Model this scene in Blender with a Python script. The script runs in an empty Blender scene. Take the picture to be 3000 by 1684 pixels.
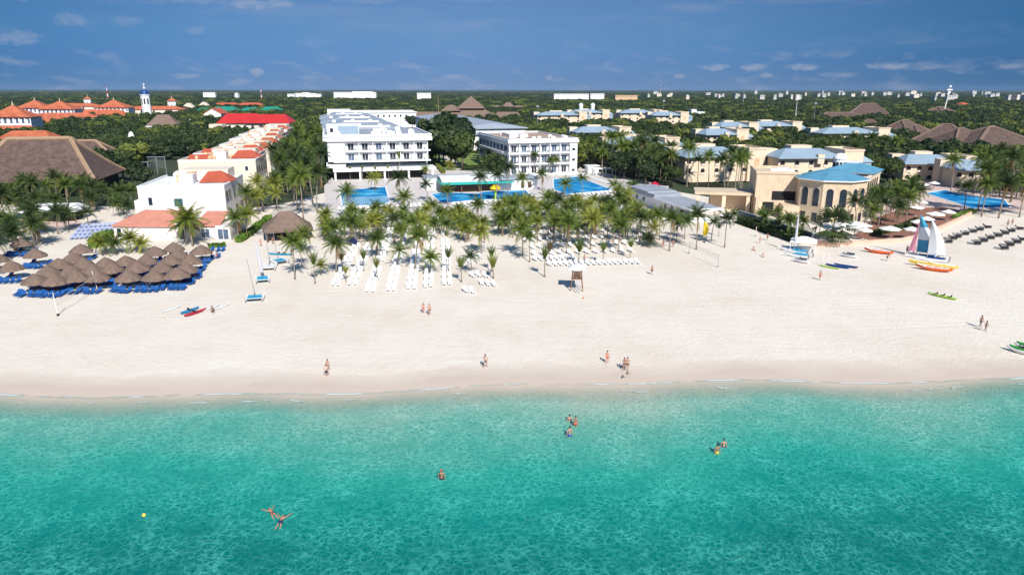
import bpy, bmesh, math, random
import numpy as np
from mathutils import Vector, Matrix, noise
C = bpy.context.scene
COL = C.collection
R = math.radians
PI = math.pi
rnd = random.Random(7)
# ------------------------------------------------------------------ camera
F_PX, CAM_H = 2050.0, 33.0
PITCH = math.atan(578 / F_PX)
cam_d = bpy.data.cameras.new('camera')
cam = bpy.data.objects.new('camera', cam_d)
COL.objects.link(cam)
cam.location = (0, 0, CAM_H)
cam.rotation_euler = (PI / 2 - PITCH, R(-0.05), 0)
cam_d.sensor_width = 36
cam_d.lens = 36 * F_PX / 3000
cam_d.clip_start = 0.5
cam_d.clip_end = 90000
C.camera = cam
# ------------------------------------------------------------------ sun, sky, exposure
SUN_EL, SHADOW_AZ = R(39), R(17)            # shadows run away from the sea, 17 degrees to the left
sun_dir = Vector((math.sin(SHADOW_AZ) * math.cos(SUN_EL), -math.cos(SHADOW_AZ) * math.cos(SUN_EL), math.sin(SUN_EL)))
sl = bpy.data.lights.new('sun', 'SUN')
sl.energy = 4.6
sl.angle = R(0.5)
sl.color = (1.0, 0.965, 0.90)
so = bpy.data.objects.new('sun', sl)
COL.objects.link(so)
so.rotation_euler = sun_dir.to_track_quat('Z', 'Y').to_euler()
so.location = (60, -60, 120)
C.view_settings.view_transform = 'Standard'
C.view_settings.look = 'None'
C.view_settings.exposure = 0.40
C.view_settings.gamma = 1.0
C.view_settings.use_curve_mapping = False


class NT:
    """small helper to write node trees"""
    def __init__(s, tree):
        s.t = tree
        tree.nodes.clear()

    def n(s, typ, props=None, **ins):
        nd = s.t.nodes.new(typ)
        for k, v in (props or {}).items():
            setattr(nd, k, v)
        for k, v in ins.items():
            key = int(k[1:]) if k[0] == '_' else k.replace('__', ' ')
            sock = nd.inputs[key]
            if hasattr(v, 'is_linked') or isinstance(v, bpy.types.NodeSocket):
                s.t.links.new(v, sock)
            else:
                sock.default_value = v
        return nd

    def link(s, a, b):
        s.t.links.new(a, b)

    def math(s, op, a, b=0.0, c=None, clamp=False):
        nd = s.n('ShaderNodeMath', {'operation': op, 'use_clamp': clamp}, _0=a, _1=b)
        if c is not None:
            if isinstance(c, bpy.types.NodeSocket):
                s.t.links.new(c, nd.inputs[2])
            else:
                nd.inputs[2].default_value = c
        return nd.outputs[0]

    def ramp(s, fac, stops, interp='LINEAR'):
        nd = s.n('ShaderNodeValToRGB')
        cr = nd.color_ramp
        cr.interpolation = interp
        while len(cr.elements) < len(stops):
            cr.elements.new(0.5)
        for e, (p, c) in zip(cr.elements, stops):
            e.position = p
            e.color = tuple(c) + (1,) if len(c) == 3 else c
        s.link(fac, nd.inputs[0])
        return nd.outputs[0]

    def mix(s, fac, a, b, blend='MIX'):
        nd = s.n('ShaderNodeMix', {'data_type': 'RGBA', 'blend_type': blend})
        for sock, v in ((nd.inputs[0], fac), (nd.inputs[6], a), (nd.inputs[7], b)):
            if isinstance(v, bpy.types.NodeSocket):
                s.link(v, sock)
            else:
                sock.default_value = (tuple(v) + (1,)) if isinstance(v, (tuple, list)) and len(v) == 3 else v
        return nd.outputs[2]

    def noise(s, vec, scale, detail=4, rough=0.55, dist=0.0):
        nd = s.n('ShaderNodeTexNoise', None, Scale=scale, Detail=detail, Roughness=rough, Distortion=dist)
        if vec is not None:
            s.link(vec, nd.inputs['Vector'])
        return nd.outputs[0]


def build_world():
    w = bpy.data.worlds.new('World')
    C.world = w
    w.use_nodes = True
    T = NT(w.node_tree)
    sky = T.n('ShaderNodeTexSky', {'sky_type': 'NISHITA', 'sun_disc': False, 'sun_elevation': SUN_EL,
                                   'sun_rotation': PI - SHADOW_AZ, 'altitude': 10, 'air_density': 1.0,
                                   'dust_density': 0.15, 'ozone_density': 2.5})
    geo = T.n('ShaderNodeTexCoord')
    sep = T.n('ShaderNodeSeparateXYZ', None, _0=geo.outputs['Generated'])
    x, y, z = sep.outputs
    el = T.math('ARCSINE', z)
    az = T.math('ARCTAN2', x, y)
    # clear dry air: deep blue all the way down to the horizon
    tint = T.ramp(T.math('MULTIPLY', el, 1 / 0.6, clamp=True),
                  [(0.0, (0.118, 0.220, 0.580)), (0.06, (0.125, 0.225, 0.520)), (0.12, (0.160, 0.265, 0.475)), (0.20, (0.215, 0.295, 0.460)), (0.45, (0.45, 0.60, 0.82)), (1.0, (0.80, 0.90, 1.0))])
    col = T.mix(1.0, sky.outputs[0], tint, 'MULTIPLY')
    # the sky is brightest straight inland and deepens to either side
    side = T.ramp(T.math('MULTIPLY', T.math('ABSOLUTE', T.math('SUBTRACT', az, -0.05)), 1 / 0.75, clamp=True), [(0.0, (1, 1, 1)), (0.45, (0.80, 0.92, 0.96)), (0.9, (0.36, 0.66, 0.78)), (1.0, (0.36, 0.66, 0.78))])
    col = T.mix(1.0, col, side, 'MULTIPLY')
    # clouds: thin streaks high up, small cumulus low over the land
    vec = T.n('ShaderNodeCombineXYZ', None, _0=az, _1=T.math('MULTIPLY', el, 3.2), _2=0.0).outputs[0]
    n1 = T.noise(vec, 17.0, 6, 0.6, 0.3)
    cu = T.ramp(n1, [(0.53, (0, 0, 0)), (0.74, (1, 1, 1))])
    band = T.ramp(T.math('MULTIPLY', el, 5.0, clamp=True), [(0.03, (0.6, 0.6, 0.6)), (0.18, (0.55, 0.55, 0.55)), (0.30, (0.22, 0.22, 0.22)), (0.5, (0.0, 0.0, 0.0)), (1.0, (0, 0, 0))])
    m1 = T.math('MULTIPLY', cu, band)
    vec2 = T.n('ShaderNodeCombineXYZ', None, _0=az, _1=T.math('MULTIPLY', el, 7.0), _2=3.0).outputs[0]
    n2 = T.noise(vec2, 4.2, 7, 0.62, 0.6)
    st = T.ramp(n2, [(0.50, (0, 0, 0)), (0.75, (1, 1, 1))])
    band2 = T.ramp(T.math('MULTIPLY', el, 5.0, clamp=True), [(0.0, (0, 0, 0)), (0.30, (0.12, 0.12, 0.12)), (0.55, (0.7, 0.7, 0.7)), (1.0, (0.8, 0.8, 0.8))])
    m2 = T.math('MULTIPLY', st, band2)
    tot = m2
    tot = T.math('MAXIMUM', m1, tot)
    # single clouds seen over this coast: azimuth, elevation, half widths (radians), density
    blobs = [(-0.333, 0.1025, .034, .0080, .85), (-0.300, 0.105, .022, .006, .8), (-0.535, 0.077, .020, .0085, .5), (-0.475, 0.078, .020, .007, .42),
             (-0.59, 0.056, .026, .010, .55), (-0.40, 0.071, .016, .006, .35), (-0.64, 0.103, .12, .009, .55), (-0.46, 0.109, .14, .010, .6),
             (-0.335, 0.022, .010, .0060, .85), (-0.645, 0.041, .016, .006, .35), (-0.50, 0.038, .014, .0055, .35), (-0.20, 0.112, .05, .005, .4), (-0.05, 0.118, .09, .006, .45),
             (0.270, 0.0285, .019, .0050, .75), (0.318, 0.0285, .020, .0050, .75), (0.377, 0.0285, .022, .0055, .75), (0.472, 0.0285, .030, .0055, .75),
             (0.335, 0.0185, .010, .004, .6), (0.225, 0.018, .010, .0035, .5), (0.52, 0.027, .02, .004, .5), (0.60, 0.027, .02, .0045, .55),
             (0.665, 0.031, .012, .004, .5), (0.05, 0.016, .007, .004, .7), (-0.08, 0.017, .02, .004, .5), (0.42, 0.0185, .03, .004, .4), (-0.42, 0.016, .02, .0045, .45), (-0.27, 0.016, .016, .004, .45)]
    rag = T.math('SUBTRACT', T.noise(T.n('ShaderNodeCombineXYZ', None, _0=az, _1=T.math('MULTIPLY', el, 2.0), _2=1.0).outputs[0], 70.0, 6, 0.62, 0.2), 0.5)
    for (a0, e0, wa, we, dn) in blobs:
        da = T.math('MULTIPLY', T.math('SUBTRACT', az, a0), 1 / wa)
        de = T.math('MULTIPLY', T.math('SUBTRACT', el, e0), 1 / we)
        rr = T.math('ADD', T.math('MULTIPLY', da, da), T.math('MULTIPLY', de, de))
        v = T.math('SUBTRACT', T.math('ADD', 1.0, T.math('MULTIPLY', rag, 3.2)), rr)
        v = T.math('MULTIPLY', T.math('MULTIPLY', v, 0.9, clamp=True), dn)
        tot = T.math('MAXIMUM', tot, v)
    dens = T.math('MULTIPLY', tot, 0.62, clamp=True)
    cloudc = T.mix(T.math('MULTIPLY', el, 9.0, clamp=True), (3.9, 4.0, 4.6), (2.7, 3.2, 4.3))
    col = T.mix(dens, col, cloudc)
    bg = T.n('ShaderNodeBackground', None, Color=col, Strength=0.10)
    out = T.n('ShaderNodeOutputWorld')
    T.link(bg.outputs[0], out.inputs[0])


build_world()
# ------------------------------------------------------------------ pixel -> place (pixels of the 3000 px photograph)
_sp, _cp = math.sin(PITCH), math.cos(PITCH)


def G(px, py, z=0.0):
    """ground (or height z) point seen at a photograph pixel"""
    a = (px - 1500) / F_PX
    b = (py - 842) / F_PX
    dx, dy, dz = a, _cp - b * _sp, -_sp - b * _cp
    t = (z - CAM_H) / dz
    return Vector((dx * t, dy * t, z))


def PPM(p):
    """pixels per metre at a point"""
    return F_PX / (p[1] * _cp + (CAM_H - p[2]) * _sp)


def to_px(p):
    f = p[1] * _cp + (CAM_H - p[2]) * _sp
    d = (CAM_H - p[2]) * _cp - p[1] * _sp
    return 1500 + F_PX * p[0] / f, 842 + F_PX * d / f


# ------------------------------------------------------------------ materials
MATS = {}


def mat(name, c, rough=0.75, var=0.12, scale=1.2, bump=0.0, bscale=None, metal=0.0, stripes=None, spec=0.35, c2=None, streaks=0.0):
    """plain surface with blotchy variation, optional second colour, courses or stripes and bump"""
    m = bpy.data.materials.new(name)
    m.use_nodes = True
    T = NT(m.node_tree)
    geo = T.n('ShaderNodeTexCoord').outputs['Object']
    n = T.noise(geo, scale, 5, 0.6)
    n2 = T.noise(geo, scale * 7.3, 3, 0.6)
    f = T.math('ADD', T.math('MULTIPLY', n, 0.7), T.math('MULTIPLY', n2, 0.3))
    lo = tuple(v * (1 - var) for v in c)
    hi = tuple(min(1, v * (1 + var)) for v in (c2 or c))
    col = T.ramp(f, [(0.32, lo), (0.68, hi)])
    h = n2
    if streaks:                     # rain streaks and grime down the walls
        sv = T.n('ShaderNodeVectorMath', {'operation': 'MULTIPLY'}, _0=geo, _1=(1.3, 1.3, 0.10)).outputs[0]
        st = T.math('MULTIPLY', T.ramp(T.noise(sv, 1.0, 5, 0.65), [(0.48, (0, 0, 0)), (0.72, (1, 1, 1))]), streaks)
        col = T.mix(st, col, tuple(v * w for v, w in zip(c, (0.62, 0.58, 0.54))))
    if stripes:
        axis, period, dark = stripes
        s = T.n('ShaderNodeSeparateXYZ', None, _0=geo).outputs[axis]
        w = T.math('PINGPONG', s, period / 2)
        k = T.ramp(T.math('MULTIPLY', w, 2 / period), [(0.0, (dark,) * 3), (0.3, (1, 1, 1))])
        col = T.mix(1.0, col, k, 'MULTIPLY')
        h = T.math('ADD', h, w)
    b = T.n('ShaderNodeBsdfPrincipled', None, Roughness=rough, Metallic=metal)
    b.inputs['Specular IOR Level'].default_value = spec
    T.link(col, b.inputs['Base Color'])
    if bump:
        bp = T.n('ShaderNodeBump', None, Strength=bump, Distance=0.1)
        T.link(T.noise(geo, bscale or scale * 6, 4, 0.6) if not stripes else h, bp.inputs['Height'])
        T.link(bp.outputs[0], b.inputs['Normal'])
    out = T.n('ShaderNodeOutputMaterial')
    T.link(b.outputs[0], out.inputs[0])
    MATS[name] = m
    return m


def leaf_mat(name, c, c2, trans=0.25, scale=0.6):
    m = bpy.data.materials.new(name)
    m.use_nodes = True
    T = NT(m.node_tree)
    geo = T.n('ShaderNodeTexCoord').outputs['Object']
    oi = T.n('ShaderNodeObjectInfo').outputs['Random']
    n = T.noise(geo, scale, 3, 0.6)
    f = T.math('ADD', T.math('MULTIPLY', n, 0.75), T.math('MULTIPLY', oi, 0.30))
    col = T.ramp(f, [(0.35, c), (0.75, c2)])
    d = T.n('ShaderNodeBsdfPrincipled', None, Roughness=0.55)
    d.inputs['Specular IOR Level'].default_value = 0.3
    T.link(col, d.inputs['Base Color'])
    t = T.n('ShaderNodeBsdfTranslucent')
    T.link(T.mix(1.0, col, (1.1, 1.25, 0.6), 'MULTIPLY'), t.inputs[0])
    mx = T.n('ShaderNodeMixShader', None, _0=trans)
    T.link(d.outputs[0], mx.inputs[1])
    T.link(t.outputs[0], mx.inputs[2])
    out = T.n('ShaderNodeOutputMaterial')
    T.link(mx.outputs[0], out.inputs[0])
    MATS[name] = m
    return m


M = MATS
mat('white_plaster', (0.79, 0.79, 0.79), 0.7, 0.06, 0.3, streaks=0.30)
mat('white_paint', (0.80, 0.80, 0.80), 0.5, 0.05, 0.6, streaks=0.15)
mat('hazed_plaster', (0.50, 0.49, 0.46), 0.8, 0.1, 0.3)  # white walls with distance haze dulled into the base colour
mat('cream_plaster', (0.74, 0.64, 0.53), 0.8, 0.08, 0.35, streaks=0.35)
mat('pale_plaster', (0.74, 0.68, 0.65), 0.8, 0.07, 0.25, streaks=0.30)
mat('villa_plaster', (0.72, 0.58, 0.43), 0.8, 0.08, 0.3, streaks=0.35)
mat('stone_yellow', (0.63, 0.50, 0.355), 0.85, 0.12, 0.5, 0.3, 4, streaks=0.35)
mat('tan_plaster', (0.62, 0.42, 0.25), 0.85, 0.2, 1.2)
mat('grey_roof', (0.33, 0.37, 0.43), 0.6, 0.10, 0.15, 0, None, 0, (1, 3.0, 0.86))
mat('grey_flat', (0.31, 0.34, 0.39), 0.7, 0.16, 0.2)
mat('brown_flat', (0.36, 0.24, 0.17), 0.8, 0.25, 0.25, c2=(0.46, 0.34, 0.26))
mat('red_tile', (0.50, 0.105, 0.055), 0.7, 0.2, 0.5, 0.4, None, 0, (0, 0.45, 0.75))
mat('orange_tile', (0.42, 0.095, 0.045), 0.7, 0.25, 0.3, 0.3, None, 0, (0, 0.6, 0.75), c2=(0.50, 0.15, 0.07))
mat('salmon_tile', (0.58, 0.24, 0.17), 0.7, 0.15, 0.5, 0.4, None, 0, (0, 0.35, 0.8))
mat('red_sheet', (0.52, 0.03, 0.03), 0.5, 0.1, 0.2, 0, None, 0, (0, 1.2, 0.85))
mat('green_sheet', (0.02, 0.25, 0.17), 0.5, 0.2, 0.2)
mat('blue_roof', (0.10, 0.285, 0.42), 0.65, 0.16, 0.3, 0, None, 0, (0, 0.9, 0.9))
mat('pale_blue_roof', (0.285, 0.375, 0.455), 0.55, 0.10, 0.25, 0, None, 0, (0, 0.9, 0.9))
mat('thatch', (0.092, 0.058, 0.049), 0.95, 0.30, 0.6, 1.0, None, 0, (2, 0.5, 0.78), c2=(0.135, 0.090, 0.075))
mat('thatch_light', (0.195, 0.135, 0.105), 0.95, 0.25, 1.0, 1.0, None, 0, (2, 0.3, 0.82))
mat('thatch_ridge', (0.34, 0.225, 0.145), 0.95, 0.2, 0.8, 0.6, 6)
mat('glass_dark', (0.02, 0.03, 0.045), 0.12, 0.4, 0.9, spec=0.6)
mat('glass_blue', (0.07, 0.11, 0.18), 0.12, 0.5, 0.8, spec=0.6)
mat('glass_teal', (0.04, 0.11, 0.11), 0.15, 0.2, 0.9, spec=0.6)
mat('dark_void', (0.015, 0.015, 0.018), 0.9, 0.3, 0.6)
mat('wood_dark', (0.10, 0.06, 0.04), 0.8, 0.3, 3, 0.3)
mat('wood_brown', (0.22, 0.12, 0.07), 0.8, 0.25, 3, 0.3)
mat('metal_grey', (0.35, 0.36, 0.38), 0.45, 0.15, 2, metal=0.4)
mat('grey_wall', (0.20, 0.22, 0.27), 0.85, 0.15, 0.6)
mat('turquoise_trim', (0.03, 0.42, 0.36), 0.5, 0.05, 1)
mat('lounger_white', (0.84, 0.84, 0.84), 0.5, 0.03, 3)
mat('lounger_blue', (0.015, 0.09, 0.30), 0.6, 0.2, 2)
mat('lounger_lavender', (0.30, 0.36, 0.58), 0.6, 0.1, 2)
mat('lounger_black', (0.022, 0.018, 0.016), 0.6, 0.2, 3)
mat('canvas_white', (0.80, 0.77, 0.73), 0.8, 0.05, 1.5)
mat('terrace', (0.27, 0.13, 0.09), 0.85, 0.2, 0.6, 0, None, 0, (0, 0.4, 0.85))
mat('pink_wall', (0.66, 0.43, 0.33), 0.85, 0.12, 0.5)
mat('boat_blue', (0.02, 0.22, 0.46), 0.4, 0.08, 2)
mat('boat_cyan', (0.03, 0.34, 0.56), 0.6, 0.08, 2)
mat('boat_navy', (0.012, 0.055, 0.22), 0.4, 0.1, 2)
mat('boat_red', (0.48, 0.015, 0.04), 0.35, 0.08, 2)
mat('boat_orange', (0.74, 0.13, 0.02), 0.4, 0.10, 2)
mat('boat_yellow', (0.80, 0.58, 0.10), 0.4, 0.08, 2)
mat('boat_lime', (0.38, 0.62, 0.07), 0.4, 0.08, 2)
mat('boat_white', (0.80, 0.80, 0.80), 0.35, 0.03, 2)
mat('sail_white', (0.76, 0.78, 0.80), 0.7, 0.04, 1)
mat('sail_grey', (0.52, 0.51, 0.57), 0.7, 0.08, 1)
mat('sail_pink', (0.72, 0.30, 0.40), 0.7, 0.05, 1)
mat('sail_blue', (0.05, 0.30, 0.48), 0.7, 0.08, 1)
mat('flag_yellow', (0.80, 0.55, 0.02), 0.7, 0.08, 1)
mat('black_rubber', (0.02, 0.02, 0.022), 0.7, 0.2, 3)
mat('green_paint', (0.05, 0.36, 0.06), 0.4, 0.1, 3)
mat('trunk', (0.27, 0.215, 0.165), 0.9, 0.25, 1.5, 0.8, None, 0, (2, 0.35, 0.8))
mat('bark', (0.13, 0.10, 0.075), 0.9, 0.3, 1.5, 0.6)
leaf_mat('frond_green', (0.060, 0.100, 0.018), (0.170, 0.220, 0.038))
leaf_mat('frond_yellow', (0.13, 0.17, 0.025), (0.34, 0.34, 0.06))
leaf_mat('frond_dark', (0.030, 0.055, 0.018), (0.080, 0.115, 0.030))
leaf_mat('frond_dry', (0.13, 0.085, 0.035), (0.25, 0.16, 0.06))
leaf_mat('leaf_dark', (0.015, 0.032, 0.010), (0.050, 0.078, 0.022), 0.15, 0.25)
leaf_mat('leaf_mid', (0.025, 0.047, 0.012), (0.078, 0.108, 0.027), 0.15, 0.25)
leaf_mat('leaf_light', (0.080, 0.110, 0.018), (0.190, 0.220, 0.045), 0.15, 0.25)
leaf_mat('hedge_green', (0.06, 0.13, 0.015), (0.17, 0.27, 0.035), 0.2, 1.0)
for i, c in enumerate([(0.45, 0.25, 0.17), (0.36, 0.18, 0.11), (0.56, 0.34, 0.25), (0.22, 0.11, 0.07), (0.50, 0.23, 0.16)]):
    mat('skin_%d' % i, c, 0.6, 0.05, 6)
mat('hair_dark', (0.025, 0.018, 0.014), 0.7, 0.2, 12)
mat('hair_brown', (0.10, 0.055, 0.03), 0.7, 0.2, 12)
for k, c in dict(cloth_navy=(0.02, 0.03, 0.10), cloth_red=(0.48, 0.03, 0.03), cloth_white=(0.75, 0.75, 0.75), cloth_black=(0.02, 0.02, 0.025), cloth_coral=(0.62, 0.12, 0.07),
                 cloth_blue=(0.03, 0.13, 0.42), cloth_yellow=(0.62, 0.52, 0.06), cloth_brown=(0.13, 0.07, 0.05), cloth_grey=(0.20, 0.17, 0.17), cloth_orange=(0.70, 0.18, 0.05)).items():
    mat(k, c, 0.85, 0.1, 6)


# ------------------------------------------------------------------ mesh building
class MB:
    def __init__(s):
        s.v, s.f, s.m = [], [], []
        s.mi = 0

    def face(s, pts):
        b = len(s.v)
        s.v += [tuple(p) for p in pts]
        s.f.append(tuple(range(b, b + len(pts))))
        s.m.append(s.mi)

    def mesh(s, verts, faces):
        b = len(s.v)
        s.v += [tuple(p) for p in verts]
        for f in faces:
            s.f.append(tuple(b + i for i in f))
            s.m.append(s.mi)
        return s

    def box(s, x0, x1, y0, y1, z0, z1):
        v = [(x, y, z) for z in (z0, z1) for (x, y) in ((x0, y0), (x1, y0), (x1, y1), (x0, y1))]
        return s.mesh(v, [(3, 2, 1, 0), (4, 5, 6, 7), (0, 1, 5, 4), (1, 2, 6, 5), (2, 3, 7, 6), (3, 0, 4, 7)])

    def prism(s, poly, z0, z1, top=None):
        n = len(poly)
        t = top or poly
        v = [(x, y, z0) for x, y in poly] + [(x, y, z1) for x, y in t]
        return s.mesh(v, [tuple(range(n - 1, -1, -1)), tuple(range(n, 2 * n))] + [(i, (i + 1) % n, n + (i + 1) % n, n + i) for i in range(n)])

    def hip(s, x0, x1, y0, y1, z0, z1, rx, ry=0.0, th=0.25):
        """hip roof: ridge half lengths rx, ry (a flat-topped one if both > 0)"""
        cx, cy = (x0 + x1) / 2, (y0 + y1) / 2
        rx, ry = max(rx, 0.02), max(ry, 0.02)
        s.prism([(x0, y0), (x1, y0), (x1, y1), (x0, y1)], z0 - th, z0)
        return s.prism([(x0, y0), (x1, y0), (x1, y1), (x0, y1)], z0 + 0.002, z1, [(cx - rx, cy - ry), (cx + rx, cy - ry), (cx + rx, cy + ry), (cx - rx, cy + ry)])

    def tube(s, pts, rads, n=8, cap=True):
        pts = [Vector(p) for p in pts]
        if not isinstance(rads, (list, tuple)):
            rads = [rads] * len(pts)
        rings = []
        for i, p in enumerate(pts):
            d = (pts[min(i + 1, len(pts) - 1)] - pts[max(i - 1, 0)]).normalized()
            up = Vector((0, 0, 1)) if abs(d.z) < 0.95 else Vector((1, 0, 0))
            a = d.cross(up).normalized()
            b = a.cross(d).normalized()
            rings.append([p + (a * math.cos(2 * PI * k / n) + b * math.sin(2 * PI * k / n)) * rads[i] for k in range(n)])
        v = [q for r in rings for q in r]
        fs = [(i * n + k, i * n + (k + 1) % n, (i + 1) * n + (k + 1) % n, (i + 1) * n + k) for i in range(len(pts) - 1) for k in range(n)]
        if cap:
            fs += [tuple(range(n - 1, -1, -1)), tuple(range((len(pts) - 1) * n, len(pts) * n))]
        return s.mesh(v, fs)

    def lathe(s, prof, n=16, c=(0, 0, 0), cap=True):
        v = [(c[0] + r * math.cos(2 * PI * k / n), c[1] + r * math.sin(2 * PI * k / n), c[2] + z) for r, z in prof for k in range(n)]
        fs = [(i * n + k, i * n + (k + 1) % n, (i + 1) * n + (k + 1) % n, (i + 1) * n + k) for i in range(len(prof) - 1) for k in range(n)]
        if cap:
            fs += [tuple(range(n - 1, -1, -1)), tuple(range((len(prof) - 1) * n, len(prof) * n))]
        return s.mesh(v, fs)

    def arch(s, x0, x1, y0, y1, z0, z1, n=8):
        """round-headed slab (door or window shape) of thickness y0..y1"""
        r = (x1 - x0) / 2
        prof = [(x0, z0), (x1, z0)] + [((x0 + x1) / 2 + r * math.cos(PI * k / n), z1 - r + r * math.sin(PI * k / n)) for k in range(n + 1)]
        m = len(prof)
        v = [(x, y0, z) for x, z in prof] + [(x, y1, z) for x, z in prof]
        return s.mesh(v, [tuple(range(m)), tuple(range(2 * m - 1, m - 1, -1))] + [(i, m + i, m + (i + 1) % m, (i + 1) % m) for i in range(m)])

    def data(s, name, mats, smooth=False):
        me = bpy.data.meshes.new(name)
        me.from_pydata(s.v, [], s.f)
        for m in (mats if isinstance(mats, (list, tuple)) else [mats]):
            me.materials.append(MATS[m] if isinstance(m, str) else m)
        if any(s.m):
            me.polygons.foreach_set('material_index', s.m)
        if smooth:
            me.polygons.foreach_set('use_smooth', [True] * len(me.polygons))
        me.update()
        return me

    def build(s, name, mats, parent=None, smooth=False, loc=None, rz=0.0):
        return link(name, s.data(name, mats, smooth), parent, loc, rz)


def link(name, me, parent=None, loc=None, rz=0.0):
    o = bpy.data.objects.new(name, me)
    COL.objects.link(o)
    if parent is not None:
        o.parent = parent
    if loc is not None:
        o.location = loc
    if rz:
        o.rotation_euler = (0, 0, rz)
    return o


def tag(o, label, cat, group=None):
    o['label'] = label
    o['category'] = cat
    if group:
        o['group'] = group
    return o


def thing(name, label, cat, loc=(0, 0, 0), rz=0.0, group=None):
    o = bpy.data.objects.new(name, None)
    o.empty_display_size = 0.5
    COL.objects.link(o)
    o.location = loc
    o.rotation_euler = (0, 0, rz)
    return tag(o, label, cat, group)


def kids(o):
    return [c for c in o.children]


def dup(o, parent=None):
    c = o.copy()
    COL.objects.link(c)
    if parent is not None:
        c.parent = parent
    for ch in list(o.children):
        dup(ch, c)
    return c


ORD = ('leftmost second third fourth fifth sixth seventh eighth ninth tenth eleventh twelfth thirteenth fourteenth fifteenth sixteenth seventeenth eighteenth nineteenth twentieth '
       'twenty-first twenty-second twenty-third twenty-fourth twenty-fifth twenty-sixth twenty-seventh twenty-eighth twenty-ninth thirtieth').split()


def nth(i, n):
    if i == 0:
        return 'leftmost'
    if i == n - 1:
        return 'rightmost'
    return ORD[i] + ' from left'


def structure(o, kind='structure'):
    o['kind'] = kind
    return o


KEEP = []        # (cx, cy, half x, half y, rz) footprints where no tree may stand


KEEP_TREES = []  # the same, only for tall broad-leaved trees


def keep(loc, x0, x1, y0, y1, rz=0.0, pad=2.0, trees=False):
    c = Matrix.Rotation(rz, 2) @ Vector(((x0 + x1) / 2, (y0 + y1) / 2))
    (KEEP_TREES if trees else KEEP).append((loc[0] + c.x, loc[1] + c.y, (x1 - x0) / 2 + pad, (y1 - y0) / 2 + pad, rz))


def free(x, y, r, trees=False):
    for cx, cy, hx, hy, rz in (KEEP + KEEP_TREES if trees else KEEP):
        dx, dy = x - cx, y - cy
        u = dx * math.cos(rz) + dy * math.sin(rz)
        v = -dx * math.sin(rz) + dy * math.cos(rz)
        if abs(u) < hx + r and abs(v) < hy + r:
            return False
    return True
# ================================================================== ground, beach, sea
SH0, SHK = 75.0, 0.050                      # water's edge: y = SH0 + SHK * x + wiggles


def shore(x):
    return SH0 + SHK * x + 0.75 * math.sin(x * 0.075 + 0.6) + 0.45 * math.sin(x * 0.21 + 2.0)


def shore_nodes(T, pos):
    s = T.n('ShaderNodeSeparateXYZ', None, _0=pos).outputs
    x, y = s[0], s[1]
    a = T.math('MULTIPLY_ADD', x, SHK, SH0)
    a = T.math('ADD', a, T.math('MULTIPLY', T.math('SINE', T.math('MULTIPLY_ADD', x, 0.075, 0.6)), 0.75))
    a = T.math('ADD', a, T.math('MULTIPLY', T.math('SINE', T.math('MULTIPLY_ADD', x, 0.21, 2.0)), 0.45))
    return x, y, T.math('SUBTRACT', a, y)     # metres out from the water's edge


def new_mat(name):
    m = bpy.data.materials.new(name)
    m.use_nodes = True
    MATS[name] = m
    return m, NT(m.node_tree)


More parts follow.
